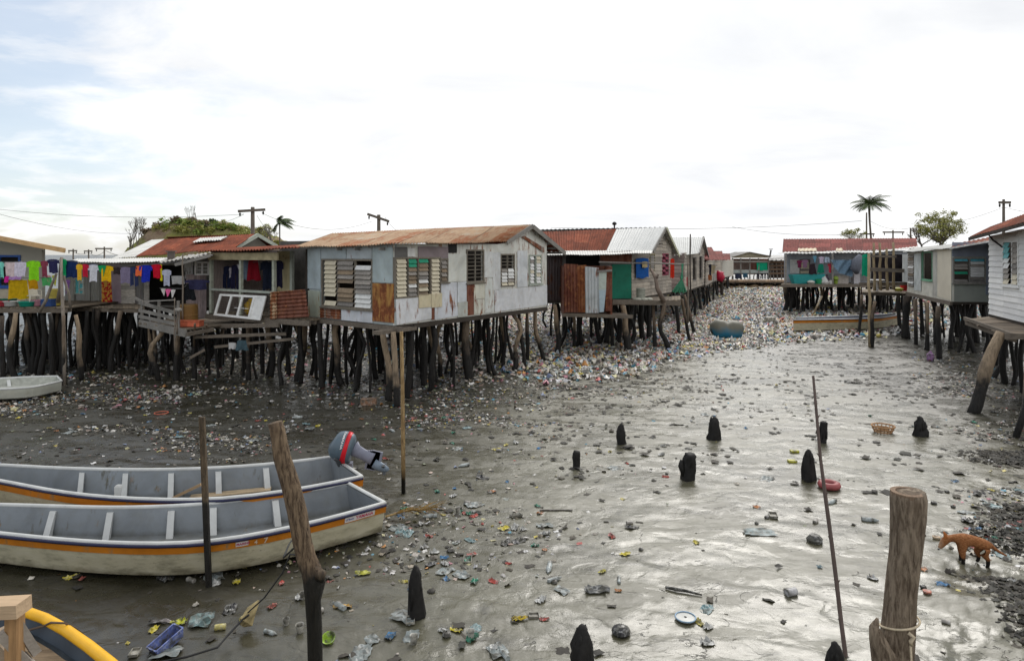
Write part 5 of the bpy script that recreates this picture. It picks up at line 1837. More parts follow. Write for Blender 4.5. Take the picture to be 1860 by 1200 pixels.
def chair(x, d, z, label):
    p = U(x, 500, d)
    h_ = thing('plastic_chair', label, 'chair', (p.x, p.y, z))
    W_c = plain((.62, .60, .52), .45, .08, name='off white plastic')
    o = Vector((p.x, p.y, z))
    mb = MB()
    mb.box(o + Vector((0, 0, .43)), (.44, .42, .035), rz=.5)
    mb.build('seat', W_c, h_)
    mb = MB()
    R_ = Matrix.Rotation(.9, 3, 'Z')
    P = lambda a, b, c_: o + R_ @ Vector((a, b, c_))
    mb.hexa([P(-.2, .19, .45), P(.2, .19, .45), P(.2, .22, .45), P(-.2, .22, .45)], [P(-.17, .32, .88), P(.17, .32, .88), P(.17, .35, .88), P(-.17, .35, .88)])
    mb.build('backrest', W_c, h_)
    for a, b in ((-.19, -.18), (.19, -.18), (-.19, .2), (.19, .2)):
        mb = MB()
        mb.tube([P(a, b, .43), P(a * 1.2, b * 1.2, 0)], [.025, .02], 6)
        mb.build('leg', W_c, h_)
    for a in (-.22, .22):
        mb = MB()
        mb.tube([P(a, -.18, .43), P(a, -.16, .62), P(a, .24, .64)], .018, 6)
        mb.build('armrest', W_c, h_)


chair(62, 27.9, 2.84, 'off white plastic armchair behind the pink basin')
for (x, y, d, s, c, lab, nm) in ((88, 540, 27.6, (.3, .3, .5), (.02, .06, .2), 'blue crate on the left deck by the slanting prop', 'crate'),
                                 (99, 536, 27.9, (.25, .25, .8), (.35, .28, .05), 'mustard yellow drum at the end of the left deck', 'drum')):
    p = U(x, y, d)
    mb = MB()
    if nm == 'crate':
        mb.box((p.x, p.y, 2.84 + .15), (.42, .32, .3))
        for i in range(4):
            mb.box((p.x, p.y - .165, 2.9 + i * .065), (.44, .02, .03))
    else:
        mb.lathe((p.x, p.y, 2.84), [(.2, 0), (.22, .03), (.22, .3), (.235, .32), (.22, .34), (.22, .62), (.2, .7), (.05, .72)], 16)
    tag(mb.build(nm, plain(c, .6, name='worn plastic')), lab, nm)
p = U(341, 560, 26.2)
mb = MB()
mb.lathe((p.x, p.y, 2.22), [(.38, 0), (.39, .02), (.38, .35), (.40, .37), (.38, .4), (.38, .75), (.36, .8), (.02, .8)], 18)
tag(mb.build('drum', tin((.20, .11, .03), amt=.4, name='brown drum')), 'brown rusty drum on the timber landing', 'drum')
mb = MB()
p = U(345, 577, 25.6)
mb.box((p.x, p.y, 2.22 + .1), (.9, .4, .2))
mb.box((p.x, p.y, 2.22 + .21), (.94, .44, .03))
tag(mb.build('crate', plain((.50, .12, .06), .6, .4, 6, name='red and yellow crate')), 'flat red crate on the landing in front of the brown drum', 'crate')
p = U(1164, 535, 35.6)
mb = MB()
mb.lathe((p.x, p.y, 2.57), [(.22, 0), (.24, .02), (.24, .25), (.26, .27), (.24, .3), (.24, .52), (.26, .54), (.23, .62), (.2, .62), (.2, .5)], 16)
tag(mb.build('drum', plain((.30, .31, .26), .6, .2, name='grey drum')), 'pale grey green drum against the weatherboard wall', 'drum')
# heap of nets / gravel coloured sacks on the porch deck
mb = MB()
for i in range(18):
    p = U(1150 + rnd.uniform(0, 34), 540, 35 + rnd.uniform(0, .8))
    mb.lathe((p.x, p.y, 2.57), [(.16, 0), (.18, .05), (.1, .1), (.01, .12)], 7)
tag(mb.build('shell_heap', plain((.45, .45, .38), .8, .3, 9, name='pale shells')), 'low pale heap of shells on the porch deck', 'heap')
# goods on the maroon house deck
dz_ = 2.59


def deckthing(nm, x, d, fn, c, label, cat, grp=None):
    p = U(x, 500, d)
    mb = MB()
    fn(mb, Vector((p.x, p.y, dz_)))
    tag(mb.build(nm, plain(c, .6, .15, name='worn ' + cat)), label, cat, grp)


deckthing('bathtub', 1465, 54.6, lambda m, o: m.hexa([o + Vector(q) for q in ((-1.1, -.3, 0), (1.1, -.3, 0), (1.1, .3, 0), (-1.1, .3, 0))], [o + Vector(q) for q in ((-1.35, -.45, .75), (1.35, -.45, .8), (1.35, .45, .8), (-1.35, .45, .75))]), (.03, .30, .30), 'large teal tub on the deck of the maroon roofed house', 'tub')
deckthing('box', 1528, 54.6, lambda m, o: m.box(o + Vector((0, 0, .32)), (.9, .6, .64)), (.45, .40, .36), 'pinkish grey box under the grey blue tarpaulin', 'box')
deckthing('sack', 1497, 54.3, lambda m, o: m.lathe(o, [(.35, 0), (.4, .15), (.3, .4), (.12, .6), (.02, .7)], 10), (.50, .50, .48), 'white sack slumped on the deck', 'sack')
deckthing('bucket', 1487, 54.2, lambda m, o: m.lathe(o, [(.2, 0), (.27, .4), (.25, .4), (.18, .03)], 12), (.02, .28, .12), 'green bucket beside the white sack', 'bucket')
deckthing('jug', 1502, 54.2, lambda m, o: m.lathe(o, [(.14, 0), (.17, .1), (.17, .45), (.06, .6), (.06, .75), (.01, .75)], 10), (.04, .02, .04), 'tall dark jug on the deck', 'jug')
deckthing('tin_can', 1509, 54.1, lambda m, o: m.lathe(o, [(.14, 0), (.14, .3), (.01, .3)], 10), (.6, .58, .55), 'white tin by the tall dark jug', 'tin')
deckthing('basin', 1473, 54.0, lambda m, o: m.lathe(o, [(.2, 0), (.32, .16), (.28, .2), (.1, .3)], 12), (.5, .5, .45), 'pale bowl in front of the teal tub', 'basin')
deckthing('plant_pot', 1518, 54.2, lambda m, o: (m.lathe(o, [(.12, 0), (.18, .25), (.15, .25)], 10), m.lathe(o + Vector((0, 0, .25)), [(.1, 0), (.25, .15), (.15, .35), (.02, .4)], 9)), (.25, .35, .05), 'small yellow green potted plant on the deck', 'plant')
deckthing('box', 1554, 54.6, lambda m, o: m.box(o + Vector((0, 0, .4)), (.5, .5, .8)), (.50, .48, .5), 'tall white box beside the clothes bundle', 'box')
deckthing('basket', 1642, 43.5, lambda m, o: m.lathe(o, [(.16, 0), (.24, .4), (.22, .44), (.15, .42)], 12), (.60, .03, .04), 'bright red plastic basket beside the louvre window', 'basket')
deckthing('basin', 1632, 43.3, lambda m, o: m.lathe(o, [(.2, 0), (.3, .15), (.25, .2), (.02, .26)], 12), (.45, .42, .05), 'yellow green bowl beside the red basket', 'basin')
deckthing('wash_bowl', 1592, 43.6, lambda m, o: (m.lathe(o + Vector((0, 0, .62)), [(.2, 0), (.5, .1), (.48, .13), (.05, .05)], 14), m.lathe(o, [(.14, 0), (.1, .3), (.12, .62)], 10)), (.65, .65, .65), 'white bowl on a stool inside the pole frame', 'bowl')
# satellite bits on roofs
mb = MB()
a = U(1116, 412.3, 41)
mb.tube([a + Vector((0, 0, -.3)), a + Vector((0, 0, .15))], .05, 6)
mb.lathe(a + Vector((0, 0, .12)), [(.1, 0), (.16, .1), (.05, .2)], 8)
tag(mb.build('roof_vent', DARK), 'small dark vent cap on the ridge of the half silver roof', 'vent')
mb = MB()
a = U(1398, 468, 102)
mb.tube([a, U(1400.5, 454, 102)], .12, 6)
mb.tube([U(1397, 452.5, 102), U(1404, 452.5, 102)], .06, 5)
tag(mb.build('antenna', GREYD), 'short leaning antenna on the far open sided house', 'antenna')
# kayak-like red boat prow beyond the fourth house
mb = MB()
mb.tube([U(1302, 492, 80), U(1306, 501, 80), U(1311, 503, 80), U(1316, 501, 80)], [.15, .75, .65, .15], 12)
tag(mb.build('water_tank', plain((.50, .01, .05), .4, .1, name='red plastic'), smooth=True), 'bright red rounded tank at the far end of the left bank', 'tank')
mb = MB()
mb.tube([U(1311, 505, 80), (U(1311, 505, 80).x, 80, 0)], .2, 8)
tag(mb.build('tank_support', WOODD), 'dark post under the bright red tank', 'post')

# ================================================================== FLAT BOATS
ORANGE = tin((.55, .19, .015), (.30, .22, .12), amt=.34, name='orange boat paint', rough=.5)
NAVY = plain((.012, .014, .05), .5, .15, name='navy rub rail')
HULLM, T = newmat('cream hull paint')
v = T.n('ShaderNodeTexCoord').outputs['Object']
nn = T.noise(T.scale(v, (1, 1, 2.5)), 2.4, 7, .68)
gp = T.n('ShaderNodeNewGeometry').outputs['Position']
zz = T.n('ShaderNodeSeparateXYZ', None, Vector=gp).outputs[2]
cc = T.ramp(nn, [(.28, (.26, .24, .17)), (.5, (.52, .48, .34)), (.75, (.60, .56, .43))])
dirt = T.math('MULTIPLY', T.map(T.math('ADD', zz, T.math('MULTIPLY', nn, .35)), .22, .38, 1, 0), .85)
cc = T.mix(dirt, cc, (.09, .075, .045))
cc = T.mix(T.map(T.noise(T.scale(v, (1, 1, 4)), 5, 6, .75), .62, .68), cc, (.10, .08, .05))
finish(T, cc, .5, nn, .1, .4)
INN = tin((.20, .22, .24), (.13, .125, .10), amt=.34, name='grey boat interior', rough=.55)
RIM = plain((.52, .53, .52), .45, .12, 3.0, name='pale gunwale')


b_ = INN.node_tree.nodes.get('Principled BSDF')
T = NT.__new__(NT)
T.t = INN.node_tree
old = b_.inputs['Base Color'].links[0].from_socket
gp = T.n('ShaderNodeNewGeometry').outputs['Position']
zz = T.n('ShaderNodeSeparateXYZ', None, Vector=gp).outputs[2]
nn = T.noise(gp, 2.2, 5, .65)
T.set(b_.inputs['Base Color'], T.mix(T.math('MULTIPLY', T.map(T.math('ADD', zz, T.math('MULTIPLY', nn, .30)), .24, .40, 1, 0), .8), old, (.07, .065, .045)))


def interp(tab, x):
    return float(np.interp(x, [q[0] for q in tab], [q[1] for q in tab]))


def longboat(label, near, far, zg, stern_near, stern_far, depth, ribs, zb=None, stripe=True, hullm=HULLM, inn=INN, group=None, zgt=None, name='boat', cat='boat', bow=None):
    """near / far: gunwale points (px, py) from bow side to stern, given at height zg; the hull hangs between them"""
    N = [G(x, y, zg) for x, y in near]
    Fq = [G(x, y, zg) for x, y in far]
    if bow:
        N.insert(0, Vector(bow))
        Fq.insert(0, Vector(bow) + Vector((0, .12, 0)))
        N[0].z = Fq[0].z = zg + .1
    K = 28

    def res(P):
        L = [0]
        for a, b in zip(P[:-1], P[1:]):
            L.append(L[-1] + (b - a).length)
        out_ = []
        for i in range(K + 1):
            t = L[-1] * i / K
            out_.append(Vector([np.interp(t, L, [p[k] for p in P]) for k in range(3)]))
        for _ in range(2):
            out_ = [out_[0]] + [(out_[i - 1] + out_[i] * 2 + out_[i + 1]) / 4 for i in range(1, K)] + [out_[-1]]
        return out_
    N, Fq = res(N), res(Fq)
    base = N[K // 2].lerp(Fq[K // 2], .5)
    h_ = thing(name, label, cat, (base.x, base.y, 0), group)
    zb_ = lambda i: (zb[0] + (zb[1] - zb[0]) * i / K) if zb else 0.0
    th = .035

    def sect(i):
        n_, f_ = N[i], Fq[i]
        u = i / K
        bowf = min(1, u * 5) if bow else 1.0
        w = (f_ - n_)
        wl_ = w.length
        wd = w.normalized()
        zbot = zb_(i) + (.30 * (1 - bowf) if bow else 0)
        ins = min(.24, wl_ * .3)
        chn = n_ + wd * (ins * .55) + Vector((0, 0, zbot + .07 - n_.z))
        chf = f_ - wd * (ins * .55) + Vector((0, 0, zbot + .07 - f_.z))
        kn = n_ + wd * min(ins * 1.3, wl_ * .45) + Vector((0, 0, zbot - n_.z))
        kf = f_ - wd * min(ins * 1.3, wl_ * .45) + Vector((0, 0, zbot - f_.z))
        return n_, f_, wd, chn, chf, kn, kf
    S = [sect(i) for i in range(K + 1)]
    hull = MB()
    rings = []
    for n_, f_, wd, chn, chf, kn, kf in S:
        dn = Vector((0, 0, -.03))
        rings.append([hull.vert(p) for p in (n_ + dn, n_.lerp(chn, .45) - wd * .015, chn, kn, kf, chf, f_.lerp(chf, .45) + wd * .015, f_ + dn)])
    for a, b in zip(rings[:-1], rings[1:]):
        for k in range(7):
            hull.face((a[k], a[k + 1], b[k + 1], b[k]))
    hull.face(rings[-1])
    hull.face(list(reversed(rings[0])))
    hull.build('hull', hullm, h_, smooth=False)
    inner = MB()
    rings = []
    for i, (n_, f_, wd, chn, chf, kn, kf) in enumerate(S):
        q = .06
        fl = Vector((0, 0, .09))
        sh = (S[i][0] - S[i - 1][0]).normalized() * -.06 if i == K else Vector((0, 0, 0))
        rings.append([inner.vert(p + sh) for p in (n_ + wd * q, chn + wd * q + fl, kf - wd * q * 0 + Vector((0, 0, .16)) if False else chf - wd * q + fl, f_ - wd * q)])
    for a, b in zip(rings[:-1], rings[1:]):
        for k in range(3):
            inner.face((a[k], b[k], b[k + 1], a[k + 1]))
    inner.face(list(reversed(rings[-1])))
    inner.build('interior', inn, h_)
    # gunwale rim all round the open side and stern
    rim = MB()
    P = [s[0] + s[2] * .03 for s in S] + [s[1] - s[2] * .03 for s in reversed(S)]
    rim.tube(P, .038, 8, flat=1.0)
    rim.build('gunwale', RIM, h_, smooth=True)
    if stripe:
        st, nv = MB(), MB()
        for side in (0, 1):
            sg = -1 if side == 0 else 1
            ring = []
            for i, s in enumerate(S):
                top_, mid = s[side], s[side].lerp(s[3 + side], .45)
                wd = s[2] * sg
                out_ = wd * .022
                a0 = top_.lerp(s[3 + side], .05) + out_ + Vector((0, 0, -.005))
                a1 = top_.lerp(s[3 + side], .30) + out_ + wd * .004
                ring.append((a0, a1, wd))
            for (a0, a1, wa_), (b0, b1, wb_) in zip(ring[:-1], ring[1:]):
                for mbx, (p, q, r_, s_) in ((st, (a0, b0, b1, a1)),):
                    ids = (p, q, r_, s_)
                    mbx.quad(*(ids if side == 0 else ids[::-1]))
                    mbx.quad(p, q, q - wb_ * .03, p - wa_ * .03)
                    mbx.quad(s_, r_, r_ - wb_ * .03, s_ - wa_ * .03)
            nv.tube([r_[0] + Vector((0, 0, .012)) + r_[2] * .012 for r_ in ring], .024, 6)
        # across the transom
        s = S[-1]
        e = (S[-1][0] - S[-2][0]).normalized() * .03
        a0, b0 = s[0].lerp(s[3], .05) + e, s[1].lerp(s[4], .05) + e
        a1, b1 = s[0].lerp(s[3], .34) + e, s[1].lerp(s[4], .34) + e
        st.hexa([a1 - e * .9, b1 - e * .9, b1, a1], [a0 - e * .9, b0 - e * .9, b0, a0])
        st.build('orange_stripe', ORANGE, h_)
        nv.build('rub_rail', NAVY, h_, smooth=True)
    for x, side in ribs:
        # rib nearest to the photo column x on the far side
        best = min(range(1, K), key=lambda i: abs(proj(np.array([[S[i][1].x, S[i][1].y]]))[0][0] - x))
        s = S[best]
        fwd = (S[best + 1][1] - S[best - 1][1]).normalized() * .055
        for sd in (1, 0):
            mb = MB()
            w = s[2] * (-1 if sd else 1)
            tp_ = s[sd] + w * .07 + Vector((0, 0, -.06))
            bt = s[3 + sd] + w * .10 + Vector((0, 0, .09))
            mb.hexa([bt - fwd, bt + fwd, bt + fwd + w * .14, bt - fwd + w * .14], [tp_ - fwd, tp_ + fwd, tp_ + fwd + w * .05, tp_ - fwd + w * .05])
            mb.build('rib', RIM if sd else inn, h_)
    return h_, S


near1 = [(-330, 940), (-200, 950), (0, 970), (100, 981), (200, 988), (300, 990), (380, 987), (480, 970), (600, 943), (700, 914)]
far1 = [(-200, 912), (0, 915), (100, 918), (200, 921), (300, 919), (380, 914), (480, 902), (560, 890), (632, 877)]
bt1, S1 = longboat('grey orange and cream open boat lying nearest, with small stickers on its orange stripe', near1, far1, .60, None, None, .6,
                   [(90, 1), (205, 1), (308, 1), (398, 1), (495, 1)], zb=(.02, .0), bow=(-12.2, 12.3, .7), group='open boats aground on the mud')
near2 = [(-150, 850), (0, 873), (100, 894), (200, 905), (300, 909), (400, 909), (500, 896), (604, 879), (658, 866)]
far2 = [(-150, 838), (0, 843), (100, 849), (200, 852), (300, 852), (380, 850), (496, 842), (604, 829)]
bt2, S2 = longboat('grey orange and cream open boat behind the nearest one, outboard motor on its stern', near2, far2, .66, None, None, .6,
                   [(137, 1), (234, 1), (320, 1), (402, 1), (484, 1)], zb=(.02, .0), bow=(-15.8, 15.8, .7), group='open boats aground on the mud')


def sticker(boat, S, u0, u1, v0, v1, bits, name='sticker', base=True):
    """a flat label on the near side of the hull between stations u0..u1; bits = [(text, size, colour, du, dv)]"""
    K = len(S) - 1

    def P(u, v, off):
        i = min(K - 1, int(u * K))
        f = u * K - i
        a = S[i][0].lerp(S[i][3], v)
        b = S[i + 1][0].lerp(S[i + 1][3], v)
        return a.lerp(b, f) - S[i][2] * (off)
    o_, ex, ey = P(u0, v1, .034), (P(u1, v1, .034) - P(u0, v1, .034)), (P(u0, v0, .034) - P(u0, v1, .034))
    par = boat
    if base:
        mb = MB()
        for q_ in range(8):
            ua, ub = u0 + (u1 - u0) * q_ / 8, u0 + (u1 - u0) * (q_ + 1) / 8
            mb.hexa([P(ua, v1, .036), P(ub, v1, .036), P(ub, v1, .027), P(ua, v1, .027)], [P(ua, v0, .036), P(ub, v0, .036), P(ub, v0, .027), P(ua, v0, .027)])
        par = mb.build(name, plain((.66, .62, .60), .5, .08, name='white sticker'), boat)
    X, Y = ex.normalized(), ey.normalized()
    Z = X.cross(Y).normalized()
    Y = Z.cross(X)
    for text, size, c, du, dv in bits:
        cu = bpy.data.curves.new('lettering', 'FONT')
        cu.body = text
        cu.size = size
        cu.offset = size * .025
        tmp = bpy.data.objects.new('lettering', cu)
        col.objects.link(tmp)
        dg = bpy.context.evaluated_depsgraph_get()
        me = bpy.data.meshes.new_from_object(tmp.evaluated_get(dg))
        bpy.data.objects.remove(tmp)
        me.materials.clear()
        me.materials.append(plain(c, .6, .05, name='lettering ink'))
        o = bpy.data.objects.new('lettering', me)
        col.objects.link(o)
        o.parent = par
        Le, Lh = ex.length, ey.length
        for vv_ in me.vertices:
            uu = u0 + (u1 - u0) * (du + vv_.co.x / Le)
            hh_ = v1 + (v0 - v1) * (dv + vv_.co.y / Lh)
            vv_.co = P(uu, hh_, .040) - ORG[par.name]
    return par


def station(S, x):
    xs = [proj(np.array([[s[0].x, s[0].y]]))[0][0] for s in S]
    hs = []
    for s in S:
        hs.append(CX + F * s[0].x / s[0].y)
    return float(np.interp(x, hs, np.linspace(0, 1, len(S))))


sticker(bt1, S1, station(S1, 626), station(S1, 680), .07, .26, [('YAMAHA', .080, (.50, .02, .08), .36, .22), ('of Boats', .045, (.12, .14, .35), .03, .35)])
sticker(bt1, S1, station(S1, 428), station(S1, 451), .10, .24, [('MARINE', .055, (.40, .05, .12), .05, .28)])
sticker(bt1, S1, station(S1, 460), station(S1, 490), .10, .27, [('4', .10, (.62, .50, .38), .05, .1), ('7', .13, (.62, .50, .38), .62, .0)], base=False)
# small things in the boats
def prism_thing(nm, pts, w, hh, mat, label, cat):
    mb = MB()
    mb.bar(pts[0], pts[1], w, hh)
    return tag(mb.build(nm, mat), label, cat)


PINE = wood((.42, .29, .17), 'new sawn timber', axis=0, var=.2)
prism_thing('timber_plank', (G(312, 905, .16), G(368, 878, .50)), .13, .05, PINE, 'pale timber plank leaning inside the rear boat', 'plank')
prism_thing('timber_plank', (G(345, 903, .20), G(492, 888, .24)), .22, .04, wood((.42, .33, .22), 'worn paddle', axis=0), 'long worn plank lying inside the rear boat', 'plank')
mb = MB()
p = G(577, 885, .16)
mb.box(p, (.42, .30, .04), rz=.4)
tag(mb.build('timber_board', PINE), 'short tan board by the stern of the rear boat', 'board')
mb = MB()
p = G(217, 905, .14)
mb.box(p + Vector((0, 0, .12)), (.14, .12, .26))
mb.box(p + Vector((0, 0, .26)), (.12, .10, .02))
tag(mb.build('plastic_container', plain((.70, .70, .68), .5, .05, name='white plastic')), 'small white plastic container standing in the rear boat', 'container')

# outboard motor, tilted up
mt = thing('outboard_motor', 'grey outboard motor with red band tilted up on the stern of the rear boat', 'outboard motor', G(640, 880, .0))
md_ = 13.75
Pm = lambda x, y, dd=0.0: U(x, y, md_ + dd)
GREYM = plain((.085, .12, .15), .35, .12, 3, name='blue grey motor paint', spec=.5)
DKM = plain((.05, .055, .06), .4, .15, name='dark motor metal')
LTM = plain((.20, .21, .27), .45, .12, name='light grey motor casting')
px_of = lambda x, y: (560 + x / 5.455, 760 + y / 5.455)


def motor_tube(name, pts, mat, n=18, flat=.8, smooth=True, par=None):
    mb = MB()
    cs = [Pm(*px_of(x, y)) for x, y, _ in pts]
    mb.tube(cs, [r / 5.455 * md_ / F for _, _, r in pts], n, flat=flat)
    return mb.build(name, mat, par or mt, smooth=smooth)


cow = motor_tube('cowling', [(222, 240, 20), (232, 248, 75), (255, 258, 118), (290, 268, 145), (340, 278, 158), (380, 286, 158), (410, 292, 150), (430, 297, 138), (445, 300, 110), (450, 302, 60)], GREYM)
motor_tube('red_band', [(366, 283, 159.5), (372, 285, 162), (404, 291, 156), (408, 292, 152)], plain((.60, .01, .02), .4, .08, name='red band'), par=cow)
motor_tube('lower_pan', [(285, 395, 30), (320, 430, 52), (370, 440, 50), (410, 425, 30)], DKM)
motor_tube('midsection', [(440, 290, 85), (480, 320, 62), (540, 352, 55), (610, 385, 60), (640, 400, 66)], LTM, flat=.6)
for k, x in enumerate((628, 650, 672)):
    mb = MB()
    a, b = Pm(*px_of(x - 22, 505 - k * 6)), Pm(*px_of(x + 18, 322))
    mb.bar(a, b, .22, .035, up=(0, 1, 0))
    mb.build('cavitation_plate', LTM, mt)
motor_tube('gearcase', [(650, 440, 50), (700, 470, 48), (745, 490, 40), (785, 503, 25), (800, 508, 8)], plain((.17, .22, .28), .4, .1, name='blue grey gearcase'), flat=.75)
for k in range(3):
    mb = MB()
    c_ = Pm(*px_of(740, 490))
    a_ = k * 2.094 + .4
    dirv = Vector((.25, math.cos(a_) * .0, 0)) + Vector((0, math.cos(a_), math.sin(a_)))
    mb.hexa([c_ + Vector((-.01, 0, -.02)), c_ + Vector((.02, 0, -.02)), c_ + Vector((.02, .02, .02)), c_ + Vector((-.01, .02, .02))],
            [c_ + dirv * .13 + Vector(q) for q in ((-.03, -.04, 0), (.03, -.03, 0), (.03, .04, .02), (-.03, .03, .02))])
    mb.build('propeller_blade', DKM, mt)
mb = MB()
mb.bar(Pm(*px_of(415, 430)), Pm(*px_of(405, 590), .05), .10, .12)
mb.build('clamp_bracket', LTM, mt)
mb = MB()
mb.bar(Pm(*px_of(350, 470), -.1), Pm(*px_of(385, 590), .05), .05, .06)
mb.build('clamp_bracket', DKM, mt)
mb = MB()
mb.tube([Pm(*px_of(350, 450)), Pm(*px_of(300, 420), -.2), Pm(*px_of(255, 400), -.3)], [.03, .03, .025], 8)
mb.build('tiller', DKM, mt)


def facetext(text, size, c, loc, par, ang=0.0, tilt=math.pi / 2):
    cu = bpy.data.curves.new('lettering', 'FONT')
    cu.body = text
    cu.size = size
    cu.offset = size * .03
    tmp = bpy.data.objects.new('lettering', cu)
    col.objects.link(tmp)
    me = bpy.data.meshes.new_from_object(tmp.evaluated_get(bpy.context.evaluated_depsgraph_get()))
    bpy.data.objects.remove(tmp)
    # wrap the letters round the cowling
    me.materials.clear()
    me.materials.append(plain(c, .5, .05, name='white lettering'))
    o = bpy.data.objects.new('lettering', me)
    col.objects.link(o)
    o.parent = par
    o.matrix_local = Matrix.Translation(Vector(loc) - ORG[par.name]) @ Euler((tilt, ang, 0), 'XYZ').to_matrix().to_4x4()
    return me, o


# vertical lettering curved with the cowl: each vertex is pushed onto its surface
cu = bpy.data.curves.new('lettering', 'FONT')
cu.body = 'YAMAHA'
cu.size = 1.0
cu.offset = .02
tmp = bpy.data.objects.new('lettering', cu)
col.objects.link(tmp)
me = bpy.data.meshes.new_from_object(tmp.evaluated_get(bpy.context.evaluated_depsgraph_get()))
bpy.data.objects.remove(tmp)
W0 = max(v.co.x for v in me.vertices)
cax = Pm(*px_of(352, 281))
ax = (Pm(*px_of(410, 292)) - Pm(*px_of(340, 278))).normalized()
Rr = 163 / 5.455 * md_ / F
for v in me.vertices:
    t = v.co.x / W0
    ang = math.radians(78 - 74 * t)          # from the top of the cowl down its near side
    up = Vector((0, 0, 1)) - ax * ax.z
    up.normalize()
    side = Vector((0, -1, 0))
    base = cax + ax * (v.co.y * .055 - .02)
    v.co = base + (up * math.sin(ang) + side * math.cos(ang) * .815) * (Rr + .003) - ORG[cow.name]
me.materials.clear()
me.materials.append(plain((.75, .75, .75), .5, .05, name='white lettering'))
o = bpy.data.objects.new('lettering', me)
col.objects.link(o)
o.parent = cow

# white boat at the left edge
WHT = tin((.52, .53, .47), (.3, .27, .18), amt=.12, name='chalky white hull')
longboat('plain white open boat at the left edge before the stilts', [(-260, 714), (-120, 712), (0, 707), (60, 704), (112, 692)], [(-260, 694), (-120, 691), (0, 687), (60, 684), (104, 683)], .46, None, None, .6, [(20, 1)], zb=(.05, .05), stripe=False, hullm=WHT, inn=plain((.36, .37, .33), .7, name='white boat interior'), group='open boats aground on the mud')
# distant orange boat
longboat('distant orange and cream boat on the rubbish beside the pole stand', [(1441, 581), (1500, 580), (1560, 579), (1600, 577), (1632, 572)], [(1446, 577), (1500, 575), (1560, 573), (1600, 571), (1626, 569)], .85, None, None, .6, [], zb=(.1, .1), inn=plain((.20, .21, .25), .7, name='grey inside'), group='open boats aground on the mud')
mb = MB()
mb.tube([U(1478, 569, 45), U(1484, 556, 44.6), U(1493, 538, 45)], .06, 6)
tag(mb.build('boat_pole', wood((.34, .28, .2), 'pale pole')), 'pale pole rising from the bow of the distant orange boat', 'pole')

# yellow rimmed boat in the lower left corner and the timber stack on the jetty
yb = thing('boat', 'yellow rimmed grey boat with plank floor in the bottom left corner', 'boat', (-5.6, 7.0, 0))
YEL = plain((.78, .42, .015), .45, .10, 4, name='yellow boat paint')
rimp = [G(-150, 1120, .75), G(-40, 1112, .75), G(30, 1110, .75), G(52, 1112, .75), G(80, 1122, .75), G(120, 1144, .75), G(160, 1172, .75), (G(200, 1204, .75)), G(240, 1240, .75), G(270, 1275, .75), G(290, 1330, .75)]
mb = MB()
mb.tube(rimp, .058, 10)
mb.build('gunwale', YEL, yb, smooth=True)
floorp = [p.copy() for p in rimp]
cen = Vector((-6.3, 6.4, .14))
mb = MB()
inn_, out_ = [], []
for p in rimp:
    b = p.lerp(cen, .04)
    b.z = .56
    inn_.append((mb.vert(p + Vector((-.02, -.02, -.02))), mb.vert(b)))
for a, b in zip(inn_[:-1], inn_[1:]):
    mb.face((a[0], b[0], b[1], a[1]))
mb.build('interior', plain((.05, .065, .085), .6, .25, 2, name='dark blue grey interior'), yb)
mb = MB()
for p in rimp:
    b = p.lerp(cen, .15)
    b.z = .0
    out_.append((mb.vert(p + Vector((.03, .03, 0))), mb.vert(b)))
for a, b in zip(out_[:-1], out_[1:]):
    mb.face((a[1], b[1], b[0], a[0]))
mb.build('hull', plain((.10, .12, .14), .6, .2, name='grey hull'), yb)
mb = MB()
for i in range(12):
    y0 = 5.4 + i * .20
    xe = float(np.interp(y0, [6.4, 6.9, 7.2, 7.5, 7.73], [-3.75, -4.25, -4.75, -5.2, -5.65])) - .12
    xf = float(np.interp(y0 + .19, [6.4, 6.9, 7.2, 7.5, 7.73], [-3.75, -4.25, -4.75, -5.2, -5.65])) - .12
    zq = .585 + rnd.uniform(-.006, .006)
    mb.hexa([(-7.2, y0 - .4, .56), (xe, y0, .56), (xf, y0 + .19, .56), (-7.2, y0 - .21, .56)], [(-7.2, y0 - .4, zq), (xe, y0, zq), (xf, y0 + .19, zq), (-7.2, y0 - .21, zq)])
mb.build('floor_plank', wood((.30, .22, .14), 'boat floor planks', axis=0), yb)
mb = MB()
mb.tube([G(20, 1152, .6), G(80, 1136, .72) + Vector((0, 0, .0)), G(92, 1130, .81), G(118, 1131, .84), G(136, 1140, .72), G(150, 1150, .2)], .012, 6)
tag(mb.build('mooring_rope', plain((.10, .07, .05), .9, name='brown rope')), 'thin brown rope lying over the yellow boat rim', 'rope')
NEWT = wood((.52, .38, .25), 'fresh sawn timber', axis=0, var=.15)
tr = thing('timber_railing', 'fresh sawn timber railing at the lower left corner over the yellow boat', 'railing', (-3.9, 4.9, 0))
dj = 4.9
mb = MB()
mb.bar(U(-160, 1112, dj), U(44, 1101, dj), .16, .10)
mb.build('top_rail', NEWT, tr)
mb = MB()
p = U(27, 1115, dj + .06)
mb.bar((p.x, p.y, -.2), (p.x, p.y, p.z), .09, .09)
mb.build('post', wood((.42, .25, .12), 'brown post'), tr)
for k, (x0, y0, x1, y1, w) in enumerate(((-60, 1090, 12, 1099, .10), (-40, 1168, 24, 1140, .07), (0, 1150, 60, 1212, .07), (-30, 1150, 48, 1225, .08), (30, 1128, 66, 1185, .05))):
    mb = MB()
    mb.bar(U(x0, y0, dj - .05 + k * .03), U(x1, y1, dj + .1 + k * .02), w, .06)
    mb.build('brace', wood((.50, .40, .30), 'pale weathered timber', axis=0, var=.2) if k % 2 else wood((.36, .32, .28), 'grey timber end', axis=0, var=.2), tr)

